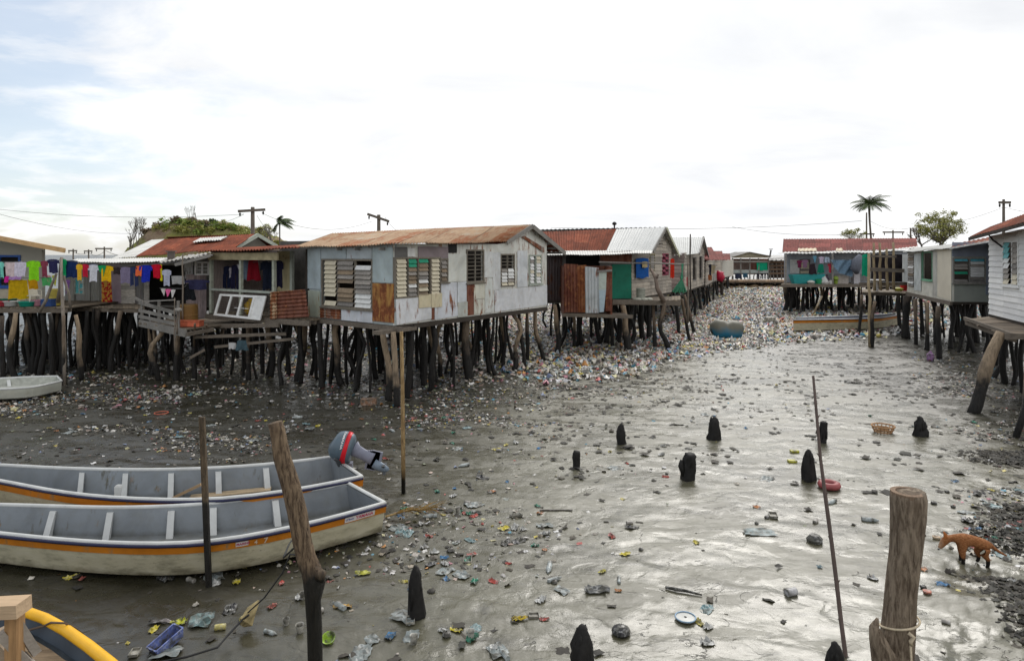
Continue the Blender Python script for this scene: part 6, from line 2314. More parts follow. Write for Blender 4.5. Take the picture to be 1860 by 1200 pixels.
# ================================================================== POSTS, POLES, STUMPS
def bigpost(nm, label, cat, pts, dfun, radii, mat, n=14, jit=.05, grp=None, rope=None):
    mb = MB()
    P = [U(x, y, dfun(y)) for x, y in pts]
    mb.tube(P, radii, n, jit=jit)
    o = mb.build(nm, mat, None, smooth=True)
    return tag(o, label, cat, grp)


def barkmat(name, pale, dk, zlo, zhi):
    m, T = newmat(name)
    g = T.n('ShaderNodeNewGeometry').outputs['Position']
    z = T.n('ShaderNodeSeparateXYZ', None, Vector=g).outputs[2]
    n = T.noise(T.scale(g, (12, 12, 2.2)), 2, 8, .72, dist=.4)
    n2 = T.noise(T.scale(g, (5, 5, 2)), 1.6, 5, .6)
    cc = T.ramp(n, [(.28, mul(dk, .4)), (.42, dk), (.56, pale), (.75, mul(pale, 1.35))])
    cc = T.mix(T.map(n2, .5, .62, 0, .6), cc, mul(dk, 1.3))
    wet = T.map(T.math('ADD', z, T.math('MULTIPLY', n2, .4)), zlo, zhi, 1, 0)
    cc = T.mix(wet, cc, T.ramp(n, [(.3, (.006, .006, .005)), (.7, (.025, .022, .017))]))
    finish(T, cc, T.map(wet, 0, 1, .85, .5), n, 1.0, .3, bdist=.03)
    return m


PB = barkmat('knotty brown driftwood', (.21, .15, .095), (.075, .05, .032), 1.25, 1.45)
po = bigpost('mooring_post', 'tall crooked brown post with a knot, standing in front of the boats', 'post',
             [(500, 767), (503, 780), (512, 830), (528, 880), (540, 930), (549, 985), (556, 1012), (566, 1038), (572, 1056), (569, 1090), (571, 1140), (573, 1212), (573, 1240)], lambda y: 8.1,
             [.085, .09, .105, .11, .115, .115, .11, .125, .135, .095, .09, .088, .085], PB, jit=.05)
mb = MB()
mb.tube([U(572, 1030, 8.05), U(583, 1044, 8.0), U(584, 1056, 8.0)], [.03, .07, .03], 10, jit=.15)
mb.build('knot', PB, po, smooth=True)
PB2 = barkmat('grey brown bark post', (.26, .205, .15), (.11, .08, .055), -1.0, -.8)
po2 = bigpost('mooring_post', 'thick grey brown bark post with a rope tied round it, nearest on the right', 'post',
              [(1649, 893), (1650, 905), (1649, 940), (1645, 1000), (1638, 1060), (1634, 1110), (1630, 1160), (1622, 1230), (1616, 1330), (1612, 1420)], lambda y: 6.3,
              [.150, .158, .152, .142, .135, .138, .150, .158, .16, .16], PB2, n=22, jit=.035)
mb = MB()
c0_ = U(1649, 893, 6.3)
mb.lathe(c0_ + Vector((0, 0, -.03)), [(.15, 0), (.150, .035), (.105, .038), (.095, -.01), (.07, -.02), (.02, -.02)], 20)
mb.build('sawn_top', wood((.24, .17, .12), 'sawn end grain', var=.5, scale=14), po2, smooth=False)
mb = MB()
mb.tube([U(1622, 1330, 6.25), U(1614, 1240, 6.2), U(1604, 1190, 6.17), U(1592, 1158, 6.15), U(1588, 1138, 6.15), U(1594, 1122, 6.15)], [.13, .12, .10, .065, .04, .012], 10, jit=.12)
mb.build('side_branch', PB2, po2, smooth=True)
ROPE = plain((.50, .42, .30), .9, .2, 30, name='pale rope')
cc0 = U(1634, 1130, 6.3)
mb = MB()
mb.tube([cc0 + Vector((.165 * math.cos(a), .165 * math.sin(a), .05 * math.cos(a * .5 + 2) + (.10 * abs(math.cos(a / 2 + .6)) - .05))) for a in [i * math.tau / 28 for i in range(29)]], .011, 6)
k_ = cc0 + Vector((0, -.17, -.02))
mb.tube([k_ + Vector((-.02, 0, .02)), k_ + Vector((.02, -.02, -.01)), k_ + Vector((-.01, -.02, -.05)), k_ + Vector((.01, 0, -.09))], .018, 6)
mb.tube([k_ + Vector((0, 0, -.05)), k_ + Vector((.01, -.01, -.4)), k_ + Vector((.0, 0, -.9))], .010, 6)
tag(mb.build('rope', ROPE, smooth=True), 'pale rope knotted round the thick bark post', 'rope')
PB3 = barkmat('squared tide stained timber', (.13, .095, .06), (.06, .045, .03), 1.45, 1.5)
mb = MB()
d3 = F * H / (1066 - HY)
mb.bar(U(380, 1078, d3), U(367, 757, d3 + .1), .078, .06, up=(0, 1, 0))
tag(mb.build('timber_stake', PB3), 'thin squared timber stake, black at its foot, before the boats', 'stake')
d4 = F * H / (895 - HY)
mb = MB()
mb.tube([U(733, 905, d4), U(732, 800, d4), U(731, 700, d4), U(729, 602, d4)], [.045, .045, .04, .035], 8)
tag(mb.build('bamboo_pole', barkmat('weathered cane', (.36, .25, .12), (.2, .13, .06), .5, .75), smooth=True), 'straight tan cane pole standing beside the boat stern', 'pole')
mb = MB()
pp = [(1542, 1260), (1537, 1200), (1528, 1130), (1520, 1060), (1510, 980), (1499, 900), (1490, 830), (1484, 760), (1477, 682)]
mb.tube([U(x, y, 8.1 + .1 * i) for i, (x, y) in enumerate(pp)], [.030, .030, .029, .028, .026, .024, .022, .020, .016], 7, jit=.1)
for i, (x, y) in enumerate(pp[1:-1]):
    q = U(x, y, 8.1 + .1 * (i + 1))
    mb.tube([q, q + Vector((-.04 * (1 if i % 2 else -1), 0, .05))], [.014, .006], 5)
tag(mb.build('stick_pole', wood((.13, .10, .09), 'thin grey purple stick', var=.3), smooth=True), 'long thin slanting stick in the mud left of the bark post', 'pole')

CHAR = plain((.012, .011, .010), .75, .5, 14, name='blackened stump wood')
SG = 'blackened stumps in the mud'
for k, (x, yb_, yt, w, lean, lab) in enumerate(((1128, 806, 769, 18, 0, 'small blackened stump left of the taller pointed one'), (1297, 796, 755, 24, 0, 'blackened pointed stump farthest from the camera in the middle'),
                                               (1047, 848, 818, 14, 0, 'smallest narrow blackened stump, leftmost of the middle group'), (1249, 870, 823, 24, 4, 'blackened stump with a notched top and reflection'),
                                               (1469, 871, 815, 24, 0, 'tall blackened stump just left of the thin stick'), (1493, 803, 765, 14, 4, 'narrow forked black stump behind the thin stick'),
                                               (1669, 793, 757, 20, 2, 'ragged double blackened stump by the right bank'), (757, 1124, 1032, 29, -3, 'tall pointed blackened stump right of the crooked post'),
                                               (1056, 1232, 1137, 44, 2, 'thick blackened stump at the bottom edge'), (1517, 1225, 1170, 32, 0, 'low blackened stump at the bottom edge by the thin stick'))):
    d = F * H / (yb_ - HY)
    r = w / 2 * d / F
    hh = (yb_ - yt) * d / F
    p = G(x, yb_)
    ln = lean * d / F
    mb = MB()
    us = (0, .2, .45, .7, .85, .95, 1)
    pr = (1.0, .98, .92, .78, .60, .38, .16) if k not in (3, 2, 5) else (1, 1, .98, .95, .9, .85, .7)
    z0 = mz(p.x, p.y) - .12
    mb.tube([(p.x + ln * u + rnd.uniform(-.02, .02) * r * 4, p.y, z0 + (hh + .12) * u) for u in us], [r * q for q in pr], 16, jit=.24)
    for j_ in range(7):
        a_ = j_ * .9 + k
        u_ = rnd.uniform(.55, .9)
        rr_ = r * float(np.interp(u_, us, pr)) * .8
        q_ = Vector((p.x + ln * u_ + math.cos(a_) * rr_, p.y + math.sin(a_) * rr_, z0 + (hh + .12) * u_))
        mb.tube([q_ - Vector((0, 0, hh * .35)), q_, q_ + Vector((0, 0, hh * rnd.uniform(.06, .16)))], [r * .3, r * .24, r * .04], 5, jit=.3)
    if k in (6, 3, 5):
        s_ = -1 if k == 6 else 1
        mb.tube([(p.x - s_ * r * .5, p.y, z0 + hh * .4), (p.x - s_ * r * 1.0, p.y, z0 + hh * .75), (p.x - s_ * r * .9, p.y, z0 + hh * .95)], [r * .6, r * .5, r * .25], 8, jit=.2)
    if k == 6:
        mb.tube([(p.x + r * 1.0, p.y, z0), (p.x + r * 1.2, p.y, z0 + hh * .45), (p.x + r * 1.0, p.y, z0 + hh * .7)], [r * .8, r * .7, r * .3], 8, jit=.2)
    tag(mb.build('stump', CHAR, None, smooth=True), lab, 'stump', SG)

# ropes between the crooked post and the boats
mb = MB()
mb.tube([U(546, 985, 8.1), U(528, 1000, 8.3), U(515, 1012, 8.5), U(525, 988, 9.6), U(532, 978, 10.4)], .013, 6)
mb.tube([U(545, 1008, 8.0), U(527, 1006, 8.2), U(513, 1040, 8.3), U(480, 1085, 8.6), U(450, 1112, 8.8)], .010, 6)
DR = plain((.03, .03, .03), .9, name='dark rope')
tag(mb.build('mooring_rope', DR), 'dark rope from the crooked post to the nearest boat', 'rope')
mb = MB()
mb.tube([G(452, 1116, .25), G(440, 1125, .18), G(412, 1155, .12), G(395, 1175, .1), G(340, 1192, .08), G(250, 1210, .05)], .014, 6)
tag(mb.build('mooring_rope', DR), 'dark rope trailing over the mud towards the lower left', 'rope')
mb = MB()
mb.tube([G(470, 1090, .32), G(458, 1108, .22), G(446, 1128, .12), G(440, 1135, .08)], [.02, .07, .10, .04], 8, jit=.3)
tag(mb.build('rag_clump', plain((.30, .24, .12), .9, .4, 12, name='muddy yellow rag'), smooth=False), 'muddy yellow rag caught on the trailing rope', 'rag')

# ================================================================== UTILITY POLES AND WIRES
PG = 'utility poles'
PM = wood((.14, .12, .10), 'dark pole timber')
poles = {}
for nm, x, ytop, d, arm, lab in (('a', 459, 376, 46, .75, 'utility pole with crossarm standing behind the big rusty roof'), ('b', 688, 390, 52, .75, 'utility pole behind the patchwork house roof'),
                                 ('c', 1574, 386, 80, .9, 'tall pale utility pole beside the palm'), ('d', 1622, 418, 80, 1.3, 'short utility pole with a wide crossarm right of the palm'),
                                 ('e', 1823, 362, 50, .45, 'slim utility pole over the white weatherboard house'), ('f', 133, 452, 90, .6, 'first distant utility pole beyond the walkway'),
                                 ('g', 161, 453, 95, .6, 'second distant utility pole beyond the walkway'), ('h', 189.5, 448, 85, 1.1, 'third and tallest distant utility pole beyond the walkway'),
                                 ('i', 1654, 414, 75, 0, 'bare pole behind the maroon roofed house right end')):
    p = U(x, ytop, d)
    h_ = thing('utility_pole', lab, 'utility pole', (p.x, p.y, 0), PG)
    mb = MB()
    r = (.17 if nm in 'ab' else .11)
    mb.tube([(p.x, p.y, -.3), (p.x, p.y, p.z * .5), (p.x, p.y, p.z)], [r * 1.2, r, r * .8], 8)
    mb.build('pole', PM, h_, smooth=True)
    if arm:
        mb = MB()
        z = p.z - (.25 if nm != 'c' else 2.6)
        ay = .0 if nm not in 'ab' else .5
        tl = .12 if nm == 'a' else (-.35 if nm == 'b' else 0)
        mb.bar((p.x - arm, p.y - ay - r, z - tl * arm), (p.x + arm, p.y + ay - r, z + tl * arm), .1, .18)
        mb.build('crossarm', PM, h_)
        for s in (-.85, .85):
            mb = MB()
            q = Vector((p.x + s * arm, p.y + s * ay - r, z + s * tl * arm - .1))
            mb.lathe(q + Vector((0, 0, -.25)), [(.03, 0), (.07, .05), (.05, .1), (.08, .15), (.03, .25)], 8)
            mb.build('insulator', DARK, h_)
    poles[nm] = p
CAB = plain((.10, .10, .105), .8, name='cable')


def wire(a, b, sag, label, r=.012):
    mb = MB()
    a, b = Vector(a), Vector(b)
    mb.tube([a.lerp(b, i / 16) + Vector((0, 0, -4 * sag * (i / 16) * (1 - i / 16))) for i in range(17)], r, 4)
    tag(mb.build('power_line', CAB), label, 'cable', 'overhead cables')


pa, pb_ = poles['a'], poles['b']
wire(U(-60, 373, 50), pa + Vector((-.6, 0, -.5)), .5, 'upper cable from the left edge to the pole behind the rusty roof')
wire(U(-60, 372, 40), U(240, 424, 60), .5, 'lower cable crossing the sky at the left edge')
wire(pa + Vector((-.6, 0, -.5)), U(360, 408, 60), .3, 'cable falling from the pole towards the hill')
wire(pa + Vector((.6, 0, -.4)), pb_ + Vector((-.5, 0, -.5)), .9, 'sagging cable between the two poles behind the houses')
wire(pa + Vector((.3, 0, -.6)), U(500, 432, 60), .2, 'steep cable from the pole down past the wind bent palm')
wire(pb_ + Vector((.5, 0, -.2)), U(720, 418, 54), .1, 'short cable dropping behind the patchwork roof')
wire(U(1000, 413, 70), poles['c'] + Vector((-.6, 0, -1)), .5, 'long faint cable crossing the middle of the sky', .02)
wire(U(1330, 412, 90), poles['c'] + Vector((0, 0, -2.5)), .6, 'faint lower cable left of the palm', .02)
wire(poles['c'] + Vector((.4, 0, -1)), poles['i'], .5, 'cable from the palm pole to the bare pole', .02)
wire(poles['e'] + Vector((0, 0, -.6)), U(1990, 395, 40), .2, 'cable from the slim pole to the right edge')
wire(poles['e'] + Vector((0, 0, -.6)), poles['i'] + Vector((0, 0, .5)), .6, 'faint cable between the right hand poles')
wire(poles['f'] + Vector((0, 0, -.4)), poles['g'] + Vector((0, 0, -.4)), .3, 'cable between the first and second distant poles', .03)
wire(poles['g'] + Vector((0, 0, -.4)), poles['h'] + Vector((0, 0, -.6)), .5, 'cable between the second and third distant poles', .03)
wire(poles['h'] + Vector((0, 0, -.4)), U(235, 462, 100), .4, 'cable from the third distant pole behind the hill', .03)

# ================================================================== HILL, TREES
def build_hill():
    prof = [(228, 468), (236, 448), (246, 436), (273, 411), (295, 400), (317, 398), (361, 401), (392, 404), (437, 413), (470, 425), (492, 436), (520, 446), (560, 462)]
    mb = MB()
    nx, ny = 150, 34
    ids = []
    for i in range(nx + 1):
        x = 226 + (565 - 226) * i / nx
        row = []
        top = interp(prof, x)
        zt = H + (HY - top) * 118 / F
        for j in range(ny + 1):
            v = j / ny
            d = 112 + 34 * v
            # X follows a straight line in the world, not the ray, for the far half
            X = (x - CX) * 118 / F
            k = math.sin(min(1, v / .25) * math.pi / 2) if v < .25 else math.cos((v - .25) * math.pi / 1.5)
            k = max(0, k) ** .62
            nz = mnoise.fractal(Vector((X * .22, d * .22, 3)), .8, 2.1, 5) * .7 + mnoise.fractal(Vector((X * .9, d * .9, 7)), .7, 2.1, 4) * .45
            row.append(mb.vert((X * (d / 118 if False else 1), d, max(-.2, zt * k + nz * (k ** .5)) if k > 0 else -.3)))
        ids.append(row)
    for i in range(nx):
        for j in range(ny):
            mb.face((ids[i][j], ids[i + 1][j], ids[i + 1][j + 1], ids[i][j + 1]))
    m, T = newmat('dry hillside with scrub')
    g = T.n('ShaderNodeNewGeometry')
    p = g.outputs['Position']
    n = T.noise(p, .35, 6, .7)
    n2 = T.noise(p, .16, 5, .65)
    sp = T.n('ShaderNodeSeparateXYZ', None, Vector=p)
    cc = T.ramp(n, [(.3, (.07, .05, .035)), (.48, (.25, .19, .13)), (.6, (.17, .12, .085)), (.75, (.34, .27, .18))])
    gr = T.ramp(n, [(.3, (.09, .11, .02)), (.6, (.20, .22, .05)), (.8, (.28, .24, .08))])
    f = T.map(T.math('ADD', n2, T.math('MULTIPLY', sp.outputs[2], .006)), .52, .62, 0, .8)
    finish(T, T.mix(f, cc, gr), .95, n, 1.0, .1, bdist=.5)
    o = mb.build('hill', m, None, smooth=True)
    o['kind'] = 'structure'
    return o


hill = build_hill()
from mathutils.bvhtree import BVHTree


def leaf_cluster(mb, c, r, n, size, squash=.75, m=0):
    for _ in range(n):
        while True:
            q = Vector((rnd.uniform(-1, 1), rnd.uniform(-1, 1), rnd.uniform(-1, 1)))
            if q.length < 1:
                break
        q = q * (.55 + .45 * rnd.random())
        p = Vector(c) + Vector((q.x * r, q.y * r, q.z * r * squash))
        a, b = Vector((rnd.gauss(0, 1), rnd.gauss(0, 1), rnd.gauss(0, .6))).normalized(), Vector((rnd.gauss(0, 1), rnd.gauss(0, 1), rnd.gauss(0, 1))).normalized()
        s = size * rnd.uniform(.6, 1.4)
        b = (b - a * a.dot(b)).normalized()
        mb.quad(p - a * s, p - b * s * .45, p + a * s, p + b * s * .45, m)


LG1 = leaf_mat((.09, .15, .018), (.26, .34, .05))
LG2 = leaf_mat((.15, .17, .03), (.40, .38, .09))
LG3 = leaf_mat((.03, .055, .015), (.09, .13, .03))
LG4 = leaf_mat((.14, .10, .06), (.28, .22, .13))
hg = 'scrub bushes on the hill'
tree_ = BVHTree.FromObject(hill, bpy.context.evaluated_depsgraph_get())
bushes = [(306, 408, 2.6, LG1), (322, 405, 1.8, LG1), (345, 411, 2.4, LG2), (338, 406, 1.8, LG1), (358, 409, 1.8, LG1), (372, 408, 1.6, LG4), (392, 413, 2.0, LG1), (408, 412, 2.4, LG2), (420, 414, 2.0, LG1), (432, 418, 1.9, LG2), (388, 404, 1.3, LG3),
          (318, 398, 1.1, LG4), (350, 401, 1.2, LG4), (300, 420, 2.2, LG2), (330, 420, 2.0, LG2), (362, 424, 2.0, LG1), (285, 412, 1.6, LG4), (268, 420, 1.4, LG4), (450, 422, 1.8, LG1), (440, 428, 2.0, LG2), (378, 420, 1.6, LG2), (485, 440, 1.7, LG2), (505, 443, 1.4, LG2)]
sb = 0
words = ['leftmost bright', 'second bright', 'third yellowish', 'small bright', 'fourth bright']
for k, (x, y, r, m) in enumerate(bushes):
    hit = tree_.ray_cast(Vector((0, 0, H)) - hill.location, U(x, y, 100) - Vector((0, 0, H)))
    if hit[0] is None:
        q = U(x, y, 118)
    else:
        q = hit[0] + hill.location
    mb = MB()
    for _ in range(5):
        leaf_cluster(mb, q + Vector((rnd.uniform(-.6, .6) * r, rnd.uniform(-.4, .4) * r, rnd.uniform(-.1, .3) * r)), r * .5, 55, .22)
    kind = {id(LG1): 'green', id(LG2): 'yellow green', id(LG3): 'dark green', id(LG4): 'dry brown'}[id(m)]
    tag(mb.build('bush', m, None, origin=q), f'{kind} scrub bush growing on the dry hill', 'bush', hg + ', ' + kind)


def twiggy(x, y, d, hgt, label, m, leaves=120, blob=None, spread=.5, grp=None, zb=None, lean=0.0, dens=.22, nm='tree', twig=True, trunk_r=.12):
    """a tree: tapered trunk, limbs, and leaf clumps with gaps; (x, y) is the photo position of its foot"""
    p = U(x, y, d)
    z0 = p.z if zb is None else zb
    top = hgt
    t = thing(nm, label, 'tree', (p.x, p.y, z0), grp)
    tb, lb = MB(), MB()
    tips = []

    def grow(a, dirv, L, r, lev):
        b = a + dirv * L
        mid = a.lerp(b, .5) + Vector((rnd.uniform(-.06, .06), rnd.uniform(-.06, .06), 0)) * L
        tb.tube([a, mid, b], [r, r * .85, r * .65], 6)
        if lev == 0:
            tips.append(b)
            return
        if lev <= 2:
            tips.append(mid.lerp(b, .6))
        for _ in range(3 if lev > 1 else 3):
            nd = (dirv + Vector((rnd.gauss(lean * .3, spread), rnd.gauss(0, spread), rnd.uniform(-.1, .5)))).normalized()
            grow(b, nd, L * rnd.uniform(.55, .8), r * .6, lev - 1)
    o = Vector((p.x, p.y, z0))
    for s in range(2):
        grow(o, Vector((rnd.uniform(-.3, .3) + lean, rnd.uniform(-.2, .2), 1)).normalized(), top * .36, trunk_r, 3)
    for q in tips:
        if rnd.random() < .8:
            leaf_cluster(lb, q, top * dens * rnd.uniform(.35, .85), max(1, leaves // 12), top * .016)
    if blob:
        cx_, cy_, rx_, rz_, nb_ = blob
        c_ = U(cx_, cy_, d)
        for _ in range(nb_):
            a_, e_, q_ = rnd.uniform(0, 6.28), rnd.uniform(-.6, 1.4), rnd.uniform(.3, 1)
            v_ = c_ + Vector((math.cos(a_) * math.cos(e_) * rx_ * q_, math.sin(a_) * math.cos(e_) * rx_ * q_, math.sin(e_) * rz_ * q_))
            tb.tube([o + Vector((0, 0, top * .4)), v_], [.03, .012], 4)
            leaf_cluster(lb, v_, rnd.uniform(.3, .55), 60, .085)
    tb.build('trunk', wood((.16, .14, .12), 'grey bark'), t)
    lb.build('crown', m, t)
    return t


twiggy(1706, 444, 66, 4.9, 'bushy yellow green tree behind the cream and blue grey house', LG2, leaves=500, blob=(1706, 412, 2.7, 1.8, 64), spread=.62, zb=H + (HY - 446) * 66 / F - 1.7, dens=.24, trunk_r=.12)
twiggy(1678, 445, 66.5, 3.6, 'sparse bare branched tree left of the bushy yellow green tree', LG4, leaves=80, spread=.5, zb=H + (HY - 446) * 66 / F - 1.2, dens=.12, trunk_r=.10)
twiggy(1550, 436, 75, 2.6, 'small sparse tree left of the palm behind the maroon roof', LG2, leaves=300, blob=(1548, 424, 1.3, .7, 9), spread=.75, zb=H + (HY - 440) * 75 / F - 1.0, dens=.24, trunk_r=.05)
twiggy(478, 440, 70, 3.2, 'small green bush tree right of the crossarm pole', LG2, leaves=300, blob=(478, 420, 1.2, .9, 12), spread=.5, zb=H + (HY - 440) * 70 / F - 1.3, trunk_r=.08, dens=.18)
twiggy(496, 440, 64, 2.9, 'bare twiggy shrub beside the wind bent palm', LG4, leaves=16, spread=.42, zb=H + (HY - 440) * 64 / F - 1.0, trunk_r=.06, dens=.1)
for k, (x, y, hg_) in enumerate(((241, 447, 4.8), (249, 436, 4.6), (258, 424, 4.0), (235, 455, 3.6))):
    twiggy(x, y, 112, hg_ * 1.0, ('thin grey shrub on the left cliff of the hill, lowest', 'tallest thin grey shrub on the left cliff of the hill', 'thin grey shrub near the cliff top of the hill', 'small thin grey shrub at the foot of the cliff')[k], LG4 if k % 2 else leaf_mat((.10, .11, .08), (.22, .22, .17)), leaves=40, spread=.28, grp='thin shrubs on the cliff', lean=.15, zb=H + (HY - y) * 112 / F - .8, trunk_r=.08, dens=.08)
for k, (x, y, hg_) in enumerate(((344, 399, 2.8), (349, 399, 3.0), (358, 401, 2.0))):
    twiggy(x, y, 117, hg_, ('left bare sapling on the hill crest', 'middle and tallest bare sapling on the hill crest', 'right bare sapling on the hill crest')[k], LG4, leaves=6, spread=.12, grp='bare saplings on the hill crest', zb=H + (HY - y) * 117 / F - .4, trunk_r=.035, dens=.03)


def palm(x, ytop, d, zbase, label, n=16, L=2.4, wind=0.0, r=.16, lean=0.0):
    p = U(x, ytop, d)
    t = thing('palm_tree', label, 'tree', (p.x - lean, p.y, zbase))
    mb = MB()
    b = Vector((p.x - lean, p.y, zbase))
    mb.tube([b.lerp(p, u) + Vector((.25 * math.sin(u * 3), 0, 0)) * lean for u in (0, .25, .5, .75, 1)], [r * 1.3, r, r * .9, r * .85, r * 1.1], 9)
    mb.build('trunk', wood((.15, .13, .11), 'palm trunk'), t, smooth=True)
    for k in range(n):
        a = 2 * math.pi * k / n + rnd.uniform(-.2, .2)
        el = rnd.uniform(-.15, 1.0)
        dv = Vector((math.cos(a) * math.cos(el) + wind, math.sin(a) * math.cos(el), math.sin(el))).normalized()
        q = p.copy()
        pts = [q.copy()]
        LL = L * rnd.uniform(.8, 1.1)
        for i in range(9):
            q = q + dv * LL / 9
            dv = (dv + Vector((wind * .18, 0, -.16))).normalized()
            pts.append(q.copy())
        mb = MB()
        mb.tube(pts, [.035 * (1 - i / 11) for i in range(10)], 4)
        for i in range(1, 10):
            for sgn in (-1, 1):
                for h_ in (0, .5):
                    base = pts[i - 1].lerp(pts[i], h_)
                    fw_ = (pts[i] - pts[i - 1]).normalized()
                    sd = fw_.cross(Vector((0, 0, 1))).normalized() * sgn
                    ll = LL * .24 * math.sin(math.pi * min(1, (i + .6) / 10.5)) + .05
                    tip = base + (sd * .75 + fw_ * .5 + Vector((wind * .3, 0, -.42))).normalized() * ll
                    wv_ = fw_ * .06
                    mb.quad(base - wv_, base + wv_, tip + wv_ * .2, tip - wv_ * .2)
        mb.build('frond', LG3, t)
    return t


palm(1579, 372, 72, 3.0, 'tall palm with spread fronds behind the maroon roofed house', 26, 2.3, .10, .12, lean=-.75)
palm(508, 405, 66, 4.5, 'wind bent palm behind the verandah house with fronds blown to the right', 22, 1.7, .75, .07, lean=-.05)

# ================================================================== DOG (skinned body, one surface)
def build_dog():
    d0 = 10.75
    k = d0 / F
    sy = -.22         # the rump is a little nearer to the camera
    base = Vector(((1750 - CX) * k, d0, 0))

    def D_(x, y, off=0.0):
        X = (x - 1750) * k
        return Vector((X, sy * X + off, (1021 + (x - 1750) * .24 - y) * k))
    P = [  # point, radius, parent
        (D_(1780, 990), .088, None),            # 0 pelvis
        (D_(1770, 984), .092, 0),               # 1 loin
        (D_(1757, 978), .100, 1),               # 2 ribs
        (D_(1745, 976), .108, 2),               # 3 chest
        (D_(1737.5, 972.5), .074, 3),               # 4 neck base
        (D_(1730, 971), .052, 4),               # 5 neck
        (D_(1721.0, 973), .070, 5),             # 6 skull
        (D_(1716.0, 981), .047, 6),             # 7 muzzle
        (D_(1711.5, 987.5), .027, 7),           # 8 nose
        (D_(1790, 991), .06, 0),                # 9 rump
        (D_(1797, 998), .026, 9),               # 10 tail
        (D_(1807, 1008), .023, 10),             # 11
        (D_(1818, 1016), .012, 11),             # 12
        (D_(1745, 986, -.055), .060, 3),        # 13 near shoulder
        (D_(1744.5, 997, -.065), .046, 13),     # 14 elbow
        (D_(1745.5, 1009, -.065), .031, 14),    # 15 wrist
        (D_(1745, 1019, -.065), .028, 15),      # 16
        (D_(1741.0, 1020.5, -.065), .026, 16),  # 17 paw
        (D_(1748, 986, .055), .055, 3),         # 18 far shoulder
        (D_(1749, 997, .065), .042, 18),
        (D_(1750, 1007, .065), .029, 19),
        (D_(1749.5, 1016, .065), .027, 20),
        (D_(1747, 1017, .065), .018, 21),
        (D_(1783, 996, -.055), .074, 0),        # 23 near thigh
        (D_(1778.5, 1006, -.065), .056, 23),    # knee
        (D_(1784.5, 1016, -.065), .033, 24),    # hock
        (D_(1783.5, 1028, -.065), .028, 25),
        (D_(1780, 1029.5, -.065), .020, 26),
        (D_(1782, 996, .055), .068, 0),         # 28 far thigh
        (D_(1774, 1005, .065), .052, 28),
        (D_(1779, 1013, .065), .031, 29),
        (D_(1777, 1022, .065), .027, 30),
        (D_(1774, 1023.5, .065), .018, 31),
    ]
    me = bpy.data.meshes.new('dog')
    me.from_pydata([tuple(p[0]) for p in P], [(p[2], i) for i, p in enumerate(P) if p[2] is not None], [])
    o = bpy.data.objects.new('dog', me)
    col.objects.link(o)
    o.location = base + Vector((0, 0, mz(base.x, base.y) - .01))
    sk = o.modifiers.new('skin', 'SKIN')
    sk.use_smooth_shade = True
    for i, (_, r, _) in enumerate(P):
        me.skin_vertices[0].data[i].radius = (r, r)
    me.skin_vertices[0].data[0].use_root = True
    ss = o.modifiers.new('sub', 'SUBSURF')
    ss.levels = ss.render_levels = 2
    bpy.context.view_layer.update()
    dg = bpy.context.evaluated_depsgraph_get()
    me2 = bpy.data.meshes.new_from_object(o.evaluated_get(dg))
    o.modifiers.clear()
    o.data = me2
    m, T = newmat('ginger fur')
    v = T.n('ShaderNodeTexCoord').outputs['Object']
    sp = T.n('ShaderNodeSeparateXYZ', None, Vector=v)
    n = T.noise(T.scale(v, (14, 14, 30)), 2, 5, .65)
    cc = T.ramp(n, [(.3, (.13, .05, .02)), (.5, (.26, .10, .035)), (.7, (.37, .18, .08))])
    sock = T.math('MULTIPLY', T.map(T.math('ADD', sp.outputs[2], T.math('MULTIPLY', n, .05)), .13, .17, 1, 0), T.math('LESS_THAN', sp.outputs[0], .42))
    cc = T.mix(sock, cc, (.012, .010, .008))
    muz = T.map(sp.outputs[0], -.345, -.30, 1, 0)
    cc = T.mix(T.math('MULTIPLY', muz, .5), cc, (.45, .32, .22))
    finish(T, cc, .85, n, .5, .2)
    me2.materials.clear()
    me2.materials.append(m)
    me2.polygons.foreach_set('use_smooth', [True] * len(me2.polygons))
    tag(o, 'thin ginger dog with black muddy legs sniffing the mud beside the bark post', 'dog')
    ORG[o.name] = Vector((0, 0, 0))
    fur = plain((.36, .12, .03), .85, .2, 20, name='ear fur')

    def part(mb, name, mat):
        q = mb.build(name, mat, o, smooth=False)
        return q
    for off, (bx, by), (tx, ty) in ((-.035, (1720, 968), (1714.5, 955.5)), (.035, (1725, 968), (1722, 960))):
        mb = MB()
        b0_, t0 = D_(bx, by, off), D_(tx, ty, off * 1.6)
        s = Vector((.028, 0, .01))
        e = Vector((0, .014, 0))
        mb.hexa([b0_ - s - e, b0_ + s - e, b0_ + s + e, b0_ - s + e], [t0 - s * .1 - e * .2, t0 + s * .1 - e * .2, t0 + s * .1 + e * .2, t0 - s * .1 + e * .2])
        part(mb, 'ear', fur)
    for off in (-.042, .042):
        mb = MB()
        c_ = D_(1718.2, 975.5, off)
        mb.lathe(c_, [(.001, -.008), (.008, -.004), (.009, .002), (.004, .007), (.001, .008)], 8)
        part(mb, 'eye', plain((.01, .008, .006), .2, name='dark eye'))
    mb = MB()
    c_ = D_(1710.6, 988, 0)
    mb.lathe(c_ + Vector((0, 0, -.01)), [(.002, -.01), (.014, -.005), (.016, .005), (.010, .014), (.001, .016)], 10)
    part(mb, 'nose', plain((.01, .01, .01), .4, name='black nose'))


build_dog()

